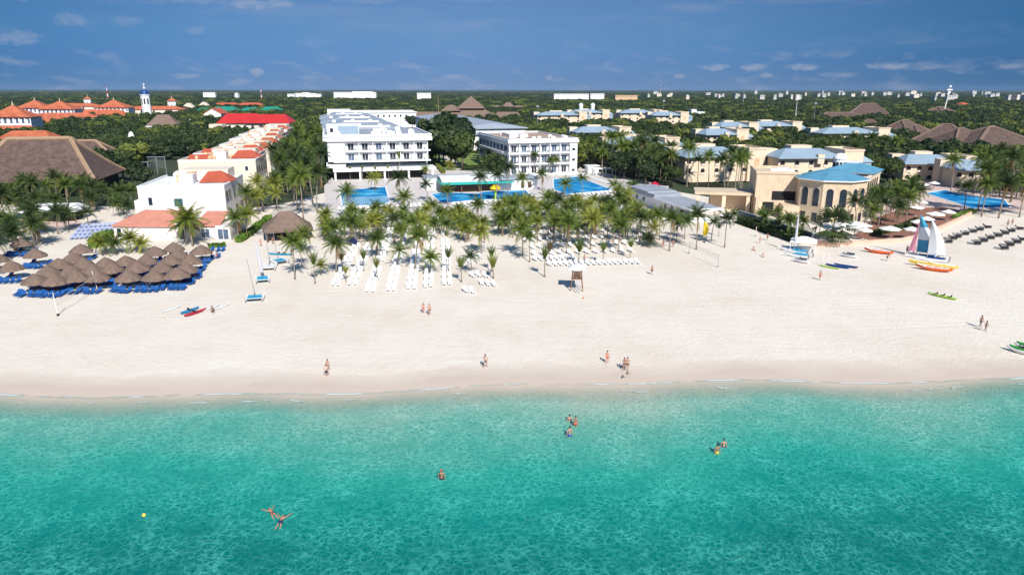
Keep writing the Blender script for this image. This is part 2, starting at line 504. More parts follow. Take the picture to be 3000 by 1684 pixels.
def sand_material():
    m, T = new_mat('sand')
    pos = T.n('ShaderNodeNewGeometry').outputs['Position']
    x, y, d = shore_nodes(T, pos)
    big = T.noise(pos, 0.045, 4, 0.6)
    mid = T.noise(pos, 0.35, 5, 0.65)
    fine = T.noise(pos, 2.2, 4, 0.7)
    f = T.math('ADD', T.math('MULTIPLY', big, 0.5), T.math('ADD', T.math('MULTIPLY', mid, 0.3), T.math('MULTIPLY', fine, 0.2)))
    dry = T.ramp(f, [(0.36, (0.665, 0.575, 0.475)), (0.50, (0.728, 0.650, 0.555)), (0.64, (0.775, 0.710, 0.625))])
    # damp sand along the water, with the uneven edge the last waves left
    lap = T.math('ADD', T.math('MULTIPLY', T.math('SUBTRACT', T.noise(pos, 0.09, 3, 0.6), 0.5), 9.0), d)
    wet = T.ramp(T.math('MULTIPLY_ADD', lap, 1 / 12, 0.75, clamp=True), [(0.20, (0, 0, 0)), (0.34, (0.45,) * 3), (0.62, (1, 1, 1))])
    col = T.mix(wet, dry, (0.585, 0.480, 0.395))
    # bits of dried weed along the old tide line
    bits = T.ramp(T.noise(pos, 3.2, 5, 0.7), [(0.70, (0, 0, 0)), (0.76, (1, 1, 1))])
    line = T.ramp(T.math('MULTIPLY_ADD', d, 1 / 20, 1.0, clamp=True), [(0.30, (0, 0, 0)), (0.42, (0.5,) * 3), (0.5, (0, 0, 0))])
    col = T.mix(T.math('MULTIPLY', bits, line), col, (0.30, 0.23, 0.17))
    # raked stripes and wheel tracks
    trk = T.noise(T.n('ShaderNodeVectorMath', {'operation': 'MULTIPLY'}, _0=pos, _1=(0.06, 0.9, 1)).outputs[0], 1.0, 3, 0.6)
    col = T.mix(T.math('MULTIPLY', T.ramp(trk, [(0.55, (0, 0, 0)), (0.7, (1, 1, 1))]), 0.25), col, (0.60, 0.51, 0.44))
    b = T.n('ShaderNodeBsdfPrincipled', None, Roughness=0.9)
    b.inputs['Specular IOR Level'].default_value = 0.15
    T.link(col, b.inputs['Base Color'])
    T.link(T.math('SUBTRACT', 0.92, T.math('MULTIPLY', wet, 0.35)), b.inputs['Roughness'])
    # wheel tracks of the beach cart: pairs of ruts curving along the sand
    yy = T.math('ADD', y, T.math('MULTIPLY', T.math('SINE', T.math('MULTIPLY', x, 0.035)), 5.0))
    rut = None
    for yc in (98.0, 99.5, 109.0, 110.5):
        w_ = T.math('ABSOLUTE', T.math('SUBTRACT', T.math('ADD', yy, T.math('MULTIPLY', x, -0.04)), yc))
        k_ = T.ramp(w_, [(0.06, (1, 1, 1)), (0.22, (0, 0, 0))])
        rut = k_ if rut is None else T.math('MAXIMUM', rut, k_)
    rut = T.math('MULTIPLY', rut, T.ramp(T.noise(pos, 0.10, 3, 0.6), [(0.45, (0, 0, 0)), (0.6, (1, 1, 1))]))
    # footprints
    vo = T.n('ShaderNodeTexVoronoi', {'feature': 'SMOOTH_F1'}, Scale=1.5, Smoothness=0.4)
    T.link(pos, vo.inputs['Vector'])
    h = T.math('SUBTRACT', T.math('ADD', T.math('MULTIPLY', vo.outputs[0], 0.6), fine), T.math('MULTIPLY', rut, 0.7))
    bp = T.n('ShaderNodeBump', None, Distance=0.12)
    T.link(T.math('MULTIPLY_ADD', wet, -0.42, 0.50), bp.inputs['Strength'])
    T.link(h, bp.inputs['Height'])
    T.link(bp.outputs[0], b.inputs['Normal'])
    out = T.n('ShaderNodeOutputMaterial')
    T.link(b.outputs[0], out.inputs[0])


def sea_material():
    m, T = new_mat('sea_water')
    pos = T.n('ShaderNodeNewGeometry').outputs['Position']
    x, y, d = shore_nodes(T, pos)
    wob = T.math('MULTIPLY', T.math('SUBTRACT', T.noise(pos, 0.055, 4, 0.55), 0.5), 17.0)
    deep = T.math('ADD', T.math('ADD', d, wob), T.math('MULTIPLY', T.math('ABSOLUTE', T.math('ADD', x, -4.0)), 0.10))
    col = T.ramp(T.math('MULTIPLY', deep, 1 / 33, clamp=True),
                 [(0.00, (0.46, 0.49, 0.39)), (0.10, (0.335, 0.430, 0.335)), (0.20, (0.235, 0.395, 0.305)), (0.32, (0.105, 0.345, 0.265)), (0.48, (0.056, 0.325, 0.248)), (0.62, (0.018, 0.285, 0.218)), (0.78, (0.003, 0.225, 0.180)), (1.0, (0.0005, 0.135, 0.118))])
    # weed patches on the bottom
    wd = T.ramp(T.noise(pos, 0.16, 4, 0.6), [(0.62, (0, 0, 0)), (0.74, (1, 1, 1))])
    wd2 = T.ramp(T.noise(pos, 1.3, 3, 0.6), [(0.42, (0, 0, 0)), (0.6, (1, 1, 1))])
    col = T.mix(T.math('MULTIPLY', T.math('MULTIPLY', wd, wd2), 0.55), col, (0.02, 0.16, 0.10))
    # foam left at the very edge
    fn = T.noise(pos, 0.16, 3, 0.6)
    fe = T.math('ABSOLUTE', T.math('SUBTRACT', d, T.math('MULTIPLY_ADD', T.noise(pos, 0.5, 3, 0.6), 0.8, -0.15)))
    foam = T.math('MULTIPLY', T.ramp(fe, [(0.05, (1, 1, 1)), (0.36, (0, 0, 0))]), T.ramp(fn, [(0.42, (0, 0, 0)), (0.56, (1, 1, 1))]))
    # a second, broken line of foam where the next ripple comes in
    f2 = T.math('ABSOLUTE', T.math('SUBTRACT', d, T.math('MULTIPLY_ADD', T.noise(pos, 0.23, 3, 0.6), 3.2, 0.6)))
    fb = T.math('MULTIPLY', T.ramp(f2, [(0.02, (1, 1, 1)), (0.22, (0, 0, 0))]), T.ramp(T.noise(pos, 0.30, 4, 0.65), [(0.53, (0, 0, 0)), (0.60, (1, 1, 1))]))
    foam = T.math('MAXIMUM', foam, T.math('MULTIPLY', fb, 0.8))
    # sunlight net focused by the wavelets, painted into the base colour; raises bump too
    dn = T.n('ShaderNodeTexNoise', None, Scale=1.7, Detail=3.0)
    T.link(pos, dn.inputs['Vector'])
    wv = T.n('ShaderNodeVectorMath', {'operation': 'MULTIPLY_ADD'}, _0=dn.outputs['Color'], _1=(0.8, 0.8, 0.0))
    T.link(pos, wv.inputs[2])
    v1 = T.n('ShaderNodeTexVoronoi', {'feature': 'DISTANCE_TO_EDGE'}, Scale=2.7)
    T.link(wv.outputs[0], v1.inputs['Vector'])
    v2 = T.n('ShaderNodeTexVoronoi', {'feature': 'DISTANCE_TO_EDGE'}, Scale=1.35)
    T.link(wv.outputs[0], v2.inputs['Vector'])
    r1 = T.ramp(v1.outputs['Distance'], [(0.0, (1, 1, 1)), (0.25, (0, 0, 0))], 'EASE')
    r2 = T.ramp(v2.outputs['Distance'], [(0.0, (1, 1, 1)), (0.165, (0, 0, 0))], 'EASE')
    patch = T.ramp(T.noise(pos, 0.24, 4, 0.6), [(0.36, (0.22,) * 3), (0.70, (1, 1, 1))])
    caustic = T.math('MULTIPLY', T.math('ADD', T.math('MULTIPLY', r1, 0.55), T.math('MULTIPLY', r2, 0.60)), patch)
    caustic = T.math('MULTIPLY', caustic, T.math('MULTIPLY_ADD', T.noise(pos, 1.7, 2, 0.5), 2.6, -0.40, clamp=True))
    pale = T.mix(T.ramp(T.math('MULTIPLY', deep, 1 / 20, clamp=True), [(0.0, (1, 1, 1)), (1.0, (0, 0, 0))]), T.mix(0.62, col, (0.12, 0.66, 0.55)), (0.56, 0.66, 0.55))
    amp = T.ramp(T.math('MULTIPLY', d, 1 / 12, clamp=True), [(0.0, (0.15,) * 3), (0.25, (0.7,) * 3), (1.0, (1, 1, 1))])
    col = T.mix(T.math('MULTIPLY', T.math('MULTIPLY', caustic, amp), 0.80, clamp=True), col, pale)
    col = T.mix(T.math('MULTIPLY', T.math('SUBTRACT', 1.0, T.math('ADD', r1, r2, clamp=True)), T.math('MULTIPLY', amp, 0.30)), col, (0.0, 0.17, 0.16))  # water between the painted light lines darkened in the colour
    col = T.mix(T.math('MULTIPLY', foam, 0.8), col, (0.78, 0.79, 0.78))
    b = T.n('ShaderNodeBsdfPrincipled', None, Roughness=0.16, IOR=1.33)
    b.inputs['Specular IOR Level'].default_value = 0.10
    T.link(col, b.inputs['Base Color'])
    h = T.math('ADD', T.math('MULTIPLY', caustic, 0.25), T.math('MULTIPLY', T.noise(pos, 2.6, 4, 0.6), 0.6))
    bp = T.n('ShaderNodeBump', None, Strength=1.0, Distance=1.0)
    T.link(T.math('MULTIPLY', T.math('MULTIPLY', h, amp), 0.16), bp.inputs['Height'])
    T.link(bp.outputs[0], b.inputs['Normal'])
    # shallow rim is clear
    tr = T.n('ShaderNodeBsdfTransparent')
    cl = T.math('ADD', T.math('MULTIPLY', T.math('ADD', d, T.math('MULTIPLY', wob, 0.22)), 1 / 5.5, clamp=True), foam, clamp=True)
    mx = T.n('ShaderNodeMixShader', None, _0=cl)
    T.link(tr.outputs[0], mx.inputs[1])
    T.link(b.outputs[0], mx.inputs[2])
    out = T.n('ShaderNodeOutputMaterial')
    T.link(mx.outputs[0], out.inputs[0])


def ground_material():
    m, T = new_mat('woodland_floor')
    pos = T.n('ShaderNodeNewGeometry').outputs['Position']
    n = T.noise(pos, 0.02, 6, 0.65)
    n2 = T.noise(pos, 0.5, 4, 0.6)
    col = T.ramp(T.math('ADD', T.math('MULTIPLY', n, 0.6), T.math('MULTIPLY', n2, 0.4)), [(0.35, (0.018, 0.030, 0.012)), (0.55, (0.035, 0.055, 0.018)), (0.7, (0.075, 0.080, 0.035))])
    b = T.n('ShaderNodeBsdfPrincipled', None, Roughness=0.95)
    T.link(col, b.inputs['Base Color'])
    out = T.n('ShaderNodeOutputMaterial')
    T.link(b.outputs[0], out.inputs[0])


def lawn_material():
    m, T = new_mat('lawn_grass')
    pos = T.n('ShaderNodeNewGeometry').outputs['Position']
    col = T.ramp(T.math('ADD', T.math('MULTIPLY', T.noise(pos, 0.25, 5, 0.6), 0.6), T.math('MULTIPLY', T.noise(pos, 3.0, 3, 0.6), 0.4)),
                 [(0.35, (0.085, 0.155, 0.025)), (0.65, (0.21, 0.27, 0.06))])
    b = T.n('ShaderNodeBsdfPrincipled', None, Roughness=0.9)
    T.link(col, b.inputs['Base Color'])
    out = T.n('ShaderNodeOutputMaterial')
    T.link(b.outputs[0], out.inputs[0])


def pool_material():
    m, T = new_mat('pool_water')
    pos = T.n('ShaderNodeNewGeometry').outputs['Position']
    n = T.noise(pos, 0.18, 3, 0.5)
    col = T.ramp(n, [(0.40, (0.012, 0.165, 0.40)), (0.55, (0.03, 0.27, 0.52)), (0.68, (0.12, 0.42, 0.62))])
    b = T.n('ShaderNodeBsdfPrincipled', None, Roughness=0.12, IOR=1.33)
    b.inputs['Specular IOR Level'].default_value = 0.0
    T.link(col, b.inputs['Base Color'])
    bp = T.n('ShaderNodeBump', None, Strength=0.35, Distance=0.05)
    T.link(T.noise(pos, 1.6, 3, 0.6), bp.inputs['Height'])
    T.link(bp.outputs[0], b.inputs['Normal'])
    out = T.n('ShaderNodeOutputMaterial')
    T.link(b.outputs[0], out.inputs[0])


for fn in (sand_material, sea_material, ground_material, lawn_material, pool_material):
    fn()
mat('pool_shallow', (0.10, 0.36, 0.58), 0.3, 0.12, 0.4)
mat('paving', (0.60, 0.55, 0.52), 0.85, 0.12, 0.25, 0, None, 0, (0, 1.2, 0.93))
mat('paving_pink', (0.62, 0.47, 0.41), 0.85, 0.12, 0.25, 0, None, 0, (0, 1.2, 0.93))
mat('path_paving', (0.52, 0.47, 0.42), 0.85, 0.15, 0.4)

structure(MB().mesh([(-60000, -400, -0.5), (60000, -400, -0.5), (60000, 70000, -0.5), (-60000, 70000, -0.5)], [(0, 1, 2, 3)]).build('ground', 'woodland_floor'))
# sea bed and beach are one sheet: flat inland, dipping under the water
def beach():
    xs = [-420 + 4 * i for i in range(211)]
    offs = [-420, -60, -25, -12, -6, -3, -1, 0, 2, 6, 12, 30]
    zs = [-3.0, -2.6, -1.7, -1.0, -0.55, -0.30, -0.13, -0.06, 0.0, 0.03, 0.0, 0.0]
    v, f = [], []
    m = len(offs) + 1
    top = [(-420, 215), (-260, 215), (-120, 205), (-90, 196), (-70, 205), (-62, 235), (-50, 262), (-30, 262), (40, 262), (75, 205), (90, 200), (150, 225), (200, 255), (420, 340)]
    for x in xs:
        s = shore(x)
        for o, z in zip(offs, zs):
            v.append((x, s + o, z))
        for (x0, y0), (x1, y1) in zip(top, top[1:]):
            if x0 <= x <= x1:
                v.append((x, y0 + (y1 - y0) * (x - x0) / (x1 - x0), 0.0))
                break
    for i in range(len(xs) - 1):
        for j in range(m - 1):
            f.append((i * m + j, (i + 1) * m + j, (i + 1) * m + j + 1, i * m + j + 1))
    o = MB().mesh(v, f).build('beach', 'sand', smooth=True)
    structure(o)


beach()


def sea():
    xs = [-420 + 6 * i for i in range(141)]
    v, f = [], []
    offs = [-460, -50, -20, -8, -2, 0.35]
    m = len(offs)
    for x in xs:
        for o in offs:
            v.append((x, shore(x) + o, -0.05))
    for i in range(len(xs) - 1):
        for j in range(m - 1):
            f.append((i * m + j, (i + 1) * m + j, (i + 1) * m + j + 1, i * m + j + 1))
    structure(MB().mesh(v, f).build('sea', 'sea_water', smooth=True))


sea()


def sheet(name, pxs, z, mt, kind='structure'):
    pts = [G(x, y) for x, y in pxs]
    o = MB().mesh([(p.x, p.y, z) for p in pts], [tuple(range(len(pts)))]).build(name, mt)
    # keep the face looking up
    if o.data.polygons[0].normal.z < 0:
        o.data.flip_normals()
    return structure(o)


sheet('pool_deck', [(955, 655), (950, 545), (985, 508), (1270, 496), (1480, 506), (1700, 492), (1800, 512), (1960, 545), (1950, 590), (1880, 612), (1500, 640), (1320, 622), (1190, 650)], 0.03, 'paving')
sheet('restaurant_terrace', [(2500, 690), (2560, 640), (2640, 612), (2760, 606), (2830, 622), (2790, 650), (2700, 690), (2560, 706)], 0.045, 'terrace')
sheet('pool_deck', [(2560, 650), (2590, 545), (2700, 520), (2980, 550), (3060, 590), (3000, 615), (2860, 624), (2760, 640)], 0.03, 'paving_pink')
sheet('lawn', [(2140, 650), (2185, 640), (2420, 712), (2380, 716), (2260, 690)], 0.03, 'lawn_grass')
sheet('lawn', [(1335, 452), (1412, 448), (1412, 490), (1350, 495)], 0.02, 'lawn_grass')
sheet('lawn', [(1248, 455), (1290, 448), (1350, 500), (1262, 515)], 0.02, 'lawn_grass')
sheet('garden_path', [(1266, 436), (1284, 434), (1362, 492), (1340, 500)], 0.04, 'path_paving')
sheet('garden_path', [(700, 690), (800, 620), (850, 600), (880, 600), (850, 660), (800, 690)], 0.02, 'path_paving')
sheet('plaza', [(-60, 690), (-60, 650), (60, 640), (180, 640), (240, 650), (230, 664), (120, 680)], 0.02, 'paving_pink')


# pools: a raised coping ring with the water a step below it
def pool(pxs, label, wz=0.06, ledge=None):
    pts = [G(x, y) for x, y in pxs]
    c = sum(pts, Vector()) / len(pts)
    root = thing('swimming_pool', label, 'pool', (c.x, c.y, 0), 0, 'swimming pools of the resorts')
    loc = [(p.x - c.x, p.y - c.y) for p in pts]
    MB().mesh([(x, y, wz) for x, y in loc], [tuple(range(len(loc)))]).build('water', 'pool_water', root)
    rim = MB()
    n = len(loc)
    out = []
    for i in range(n):
        a, b, d = Vector(loc[i - 1]), Vector(loc[i]), Vector(loc[(i + 1) % n])
        e1, e2 = (b - a).normalized(), (d - b).normalized()
        nrm = Vector((e1.y + e2.y, -(e1.x + e2.x)))
        nrm = nrm.normalized() if nrm.length > 1e-6 else Vector((e1.y, -e1.x))
        if nrm.dot(b) < 0:
            nrm = -nrm
        k = 1 / max(0.45, abs(nrm.dot(Vector((e1.y, -e1.x)))))
        out.append(tuple(b + nrm * 0.55 * k))
    for i in range(n):
        j = (i + 1) % n
        rim.prism([loc[i], loc[j], out[j], out[i]], 0.035, 0.14)
    rim.build('coping', 'white_paint', root)
    if ledge:
        lp = [G(x, y) - c for x, y in ledge]
        MB().mesh([(p.x, p.y, wz + 0.006) for p in lp], [tuple(range(len(lp)))]).build('shallow_end', 'pool_shallow', root)
    return root


pool([(998, 560), (1128, 548), (1140, 592), (1120, 602), (1005, 604)], 'rectangular blue pool in front of the left white hotel block', ledge=[(1003, 580), (1136, 575), (1139, 591), (1119, 600), (1007, 602)])
pool([(1264, 570), (1300, 564), (1400, 568), (1420, 562), (1540, 558), (1554, 574), (1500, 584), (1400, 586), (1320, 594), (1290, 592)], 'long shallow pool beside the round-roofed pool bar')
pool([(1622, 526), (1690, 518), (1722, 530), (1795, 558), (1720, 564), (1660, 570), (1624, 556)], 'angular pool in front of the right white hotel block')
pool([(2712, 566), (2770, 556), (2800, 568), (2940, 584), (2960, 606), (2850, 610), (2790, 590)], 'curved turquoise pool among the palms behind the parasol terrace')
# ================================================================== buildings
def side_box(mb, side, u0, u1, off, t0, t1, z0, z1):
    """box on a wall: t0..t1 is how far it stands out of the wall plane"""
    if side == 'f':
        mb.box(u0, u1, off - t1, off - t0, z0, z1)
    elif side == 'r':
        mb.box(off + t0, off + t1, u0, u1, z0, z1)
    else:
        mb.box(off - t1, off - t0, u0, u1, z0, z1)


def win(parent, side, u, z, w, h, off, glass='glass_dark', frame='white_paint', name='window', mull=True):
    m = MB()
    b = 0.14
    side_box(m, side, u - w / 2 - b, u + w / 2 + b, off, -0.05, 0.06, z - b, z)
    side_box(m, side, u - w / 2 - b, u + w / 2 + b, off, -0.05, 0.06, z + h, z + h + b)
    side_box(m, side, u - w / 2 - b, u - w / 2, off, -0.05, 0.06, z, z + h)
    side_box(m, side, u + w / 2, u + w / 2 + b, off, -0.05, 0.06, z, z + h)
    if mull:
        side_box(m, side, u - 0.05, u + 0.05, off, -0.05, 0.06, z, z + h)
    f = m.build(name, frame, parent)
    p = MB()
    side_box(p, side, u - w / 2, u + w / 2, off, -0.05, 0.025, z, z + h)
    p.build('pane', glass, f)
    return f


def rail(mb, x0, x1, y, z0, z1, step=0.9):
    mb.box(x0, x1, y - 0.03, y + 0.03, z1 - 0.07, z1)
    n = max(1, int((x1 - x0) / step))
    for i in range(n + 1):
        x = x0 + (x1 - x0) * i / n
        mb.box(x - 0.03, x + 0.03, y - 0.028, y + 0.028, z0, z1 - 0.07)


RZ = R(14.5)


def ac_units(parent, spots, z, mt='white_paint'):
    for x, y, s in spots:
        m = MB()
        m.box(x - s, x + s, y - s * 0.8, y + s * 0.8, z, z + s * 1.3)
        m.lathe([(s * 0.55, 0), (s * 0.55, 0.12)], 10, (x, y, z + s * 1.3))
        a = m.build('air_conditioner', mt, parent)
        MB().lathe([(s * 0.45, 0), (s * 0.1, 0.05)], 10, (x, y, z + s * 1.3 + 0.125)).build('fan_grille', 'black_rubber', a)


# ---- left hotel block
def hotel_left():
    o = G(966, 527)
    t = thing('hotel', 'white three-storey hotel block on dark open ground floor, beside the rectangular pool', 'hotel', o, RZ)
    W, D = 38.5, 50
    keep(o, -2, W + 2, -6, D, RZ)
    wall = MB()
    wall.box(6.3, W - 0.6, 1.6, D, 5.0, 14.2)
    wall.box(0.0, 6.3, 0.2, 14, 6.6, 14.2)
    wall.box(-0.8, 6.3, -0.4, 12, 4.35, 5.6)
    for i in range(7):                       # party walls between the balconies
        x = 6.3 + i * (W - 6.9) / 6
        wall.box(x - 0.14, x + 0.14, 0.25, 1.6, 6.75, 14.0)
    wall.build('wall', 'white_plaster', t)
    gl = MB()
    gl.box(1.5, W - 1.5, -1.5, D - 1, 0.0, 3.25)  # near-black solid: shade under the canopy put into its colour
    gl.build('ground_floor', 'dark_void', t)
    MB().box(6.5, W - 1.2, 1.2, 1.62, 4.4, 6.24).build('clerestory', 'glass_dark', t)
    can = MB().box(1.5, W + 1.8, -5.0, 3.9, 3.3, 4.3)
    can.build('canopy', 'white_paint', t)
    for i in range(5):
        x = 2.2 + i * (W - 1.8) / 4
        MB().box(x - 0.35, x + 0.35, -4.6, -3.9, 0, 3.3).build('column', 'white_paint', t)
    for k, z in enumerate((6.25, 10.1)):
        MB().box(4.6 if k else 2.0, W + 0.5, 0.0, 1.65, z, z + 0.5).build('balcony_slab', 'white_paint', t)
    fas = MB().box(-1.6, W + 1.2, -0.7, D + 0.5, 14.2, 15.6)
    fas.box(-1.0, W + 0.6, -0.2, D + 0.1, 15.6, 15.9)
    fas.box(-1.4, W + 1.0, -0.6, 0.1, 15.9, 16.7)
    fas.box(-1.4, -0.7, 0.1, D, 15.9, 16.7)
    fas.box(W + 0.3, W + 1.0, 0.1, D, 15.9, 16.7)
    fas.build('cornice', 'white_paint', t)
    rf = MB().box(-0.7, W + 0.3, 0.1, D, 15.9, 16.05)
    rf.build('roof', 'grey_flat', t)
    for z in (6.75, 10.6):
        for i in range(6):
            bw = (W - 6.9) / 6
            x = 6.3 + (i + 0.5) * bw
            win(t, 'f', x - 0.3, z + 0.1, 2.2, 2.5, 1.6, rnd.choice(['glass_dark', 'glass_blue', 'glass_dark']))
            r = MB()
            rail(r, 6.3 + i * bw + 0.2, 6.3 + (i + 1) * bw - 0.2, 0.12, z, z + 1.0)
            r.build('railing', 'metal_grey', t)
            # pair of balcony chairs belong to the room front
            for dx in (-1.5, 1.2):
                ch = MB().box(x + dx, x + dx + 0.5, 0.5, 1.0, z + 0.02, z + 0.45)
                ch.box(x + dx, x + dx + 0.5, 0.95, 1.05, z + 0.45, z + 0.95)
                ch.build('balcony_chair', 'metal_grey', t)
    for z, n in ((10.9, 2), (7.2, 2)):
        win(t, 'r', 3.5, z, 1.4, 1.8, W - 0.6, 'glass_dark')
    tower = MB().box(0.2, 12.5, 12, 26, 16.05, 19.4)
    tower.box(0.0, 12.7, 11.8, 26.2, 19.4, 19.7)
    tw = tower.build('roof_tower', 'white_plaster', t)
    MB().box(4.4, 12.3, 11.93, 11.99, 16.2, 19.2).build('louvre_panel', 'pale_blue_roof', tw)
    win(tw, 'f', 2.0, 16.9, 1.2, 1.6, 12.0, 'glass_dark', name='vent_opening', mull=False)
    plant = MB().box(19, 25, 30, 38, 16.05, 17.2)
    plant.build('plant_room', 'white_paint', t)
    ac_units(t, [(17 + rnd.random() * 14, 6 + rnd.random() * 12, 0.6 + 0.4 * rnd.random()) for _ in range(14)] + [(4, 5.5, 1.1), (32, 3, 1.2), (34, 22, 1.0), (30, 38, 1.1), (24, 40, 0.9)], 16.05)
    # wings behind, each a grey shed roof over white walls
    y = D + 1.0
    off = 0.0
    for i, (dep, w) in enumerate([(52, 39), (58, 40), (66, 42), (60, 44)]):
        x0 = off - 0.8
        kx = 39.5 - i * 0.3
        wb = MB().box(x0 + 1, x0 + kx, y + 1, y + dep, 0, 13.6)
        wl = wb.build('wing_wall', 'white_plaster', t)
        rb = MB().prism([(x0 - 0.5, y), (x0 + kx + 1.3, y), (x0 + kx + 1.3, y + dep), (x0 - 0.5, y + dep)], 13.6, 14.0)
        rb.mesh([(x0 - 0.5, y, 14.003), (x0 + kx + 1.3, y, 14.003), (x0 + kx + 1.3, y + dep, 14.003), (x0 - 0.5, y + dep, 14.003), (x0 + 10, y + 7, 16.6), (x0 + kx - 9, y + 7, 16.6), (x0 + kx - 9, y + dep - 8, 16.9), (x0 + 10, y + dep - 8, 16.9)],
                [(0, 1, 5, 4), (1, 2, 6, 5), (2, 3, 7, 6), (3, 0, 4, 7), (4, 5, 6, 7)])
        rb.build('wing_roof', 'grey_roof', t)
        MB().box(x0 + 11, x0 + kx - 10, y + 7.2, y + 7.9, 16.55, 17.3).build('parapet', 'white_paint', t)
        ac_units(t, [(x0 + 6, y + 10, 0.9), (x0 + 16, y + 20, 0.9), (x0 + kx - 14, y + 16, 0.9)], 16.4)
        keep(o, x0, x0 + kx, y, y + dep, RZ)
        y += dep + 1.5
        off -= 1.0
    return t


hotel_left()


def hotel_right():
    rz = R(16)
    o = G(1492, 514)
    t = thing('hotel', 'white three-storey hotel block with brown flat roof and shaded blue left side', 'hotel', o, rz)
    W, D, H = 29.0, 52, 14.0
    keep(o, -2, W + 2, -8, D, rz)
    w = MB()
    w.box(0.0, W - 3.2, 1.8, D, 0, 12.6)
    w.box(W - 3.2, W, 0.05, D, 0, 12.6)
    for i in range(6):
        x = 0.0 + i * (W - 3.2) / 6
        w.box(x + 0.0, x + 0.3, 0.25, 1.8, 0.0, 12.5)
    w.build('wall', 'white_plaster', t)
    c = MB().box(-0.6, W + 0.5, -0.5, D + 0.5, 12.6, 13.5)
    c.box(-0.3, W + 0.2, -0.2, 0.4, 13.5, 14.3)
    c.box(-0.3, 0.3, 0.4, D, 13.5, 14.3)
    c.box(W - 0.4, W + 0.2, 0.4, D, 13.5, 14.3)
    c.box(0.3, W - 0.4, D - 0.4, D + 0.2, 13.5, 14.3)
    c.build('cornice', 'white_paint', t)
    MB().box(0.3, W - 0.4, 0.4, D - 0.4, 13.5, 13.62).build('roof', 'brown_flat', t)
    for z in (4.2, 8.4):
        MB().box(-0.3, W - 3.1, 0.0, 1.85, z - 0.25, z + 0.35).build('balcony_slab', 'white_paint', t)
    for z in (0.4, 4.55, 8.75):
        for i in range(6):
            bw = (W - 3.2) / 6
            x = (i + 0.55) * bw
            win(t, 'f', x, z + 0.1, 2.0, 2.6, 1.8, rnd.choice(['glass_dark', 'glass_blue', 'glass_blue']))
            if z > 1:
                r = MB()
                rail(r, i * bw + 0.35, (i + 1) * bw - 0.05, 0.12, z, z + 1.0)
                r.build('railing', 'metal_grey', t)
                for dx in (-1.2, 1.1):
                    ch = MB().box(x + dx, x + dx + 0.5, 0.5, 1.0, z + 0.02, z + 0.45)
                    ch.box(x + dx, x + dx + 0.5, 0.95, 1.05, z + 0.45, z + 0.95)
                    ch.build('balcony_chair', 'metal_grey', t)
        win(t, 'f', W - 1.6, z + 0.5, 1.3, 1.0, 0.05, 'glass_dark', mull=False)
    g = MB()
    for z in (1.0, 4.8, 9.0):
        for k in range(8):
            g.box(-0.09, 0.0, 3.0 + k * 6, 3.0 + k * 6 + 4.6, z, z + 2.4)
    g.build('side_glazing', 'glass_blue', t)
    MB().box(-1.3, 0.0, 6, 46, 4.3, 4.65).build('side_gallery', 'white_paint', t)
    MB().box(-1.3, 0.0, 6, 46, 8.5, 8.85).build('side_gallery', 'white_paint', t)
    ac_units(t, [(5 + rnd.random() * 7, 14 + rnd.random() * 26, 0.8 + 0.5 * rnd.random()) for _ in range(14)] + [(12, 6, 0.8), (15, 8, 0.8), (20, 5, 0.9), (23, 18, 0.8), (25, 4, 1.0), (26, 9, 1.0)], 13.62)
    MB().box(6, 14, 20, 34, 13.62, 14.9).build('plant_room', 'white_paint', t)
    st = MB().box(-0.5, W, -4.5, -4.3, 0, 0.9)
    st.build('terrace_wall', 'white_paint', t)
    return t


hotel_right()


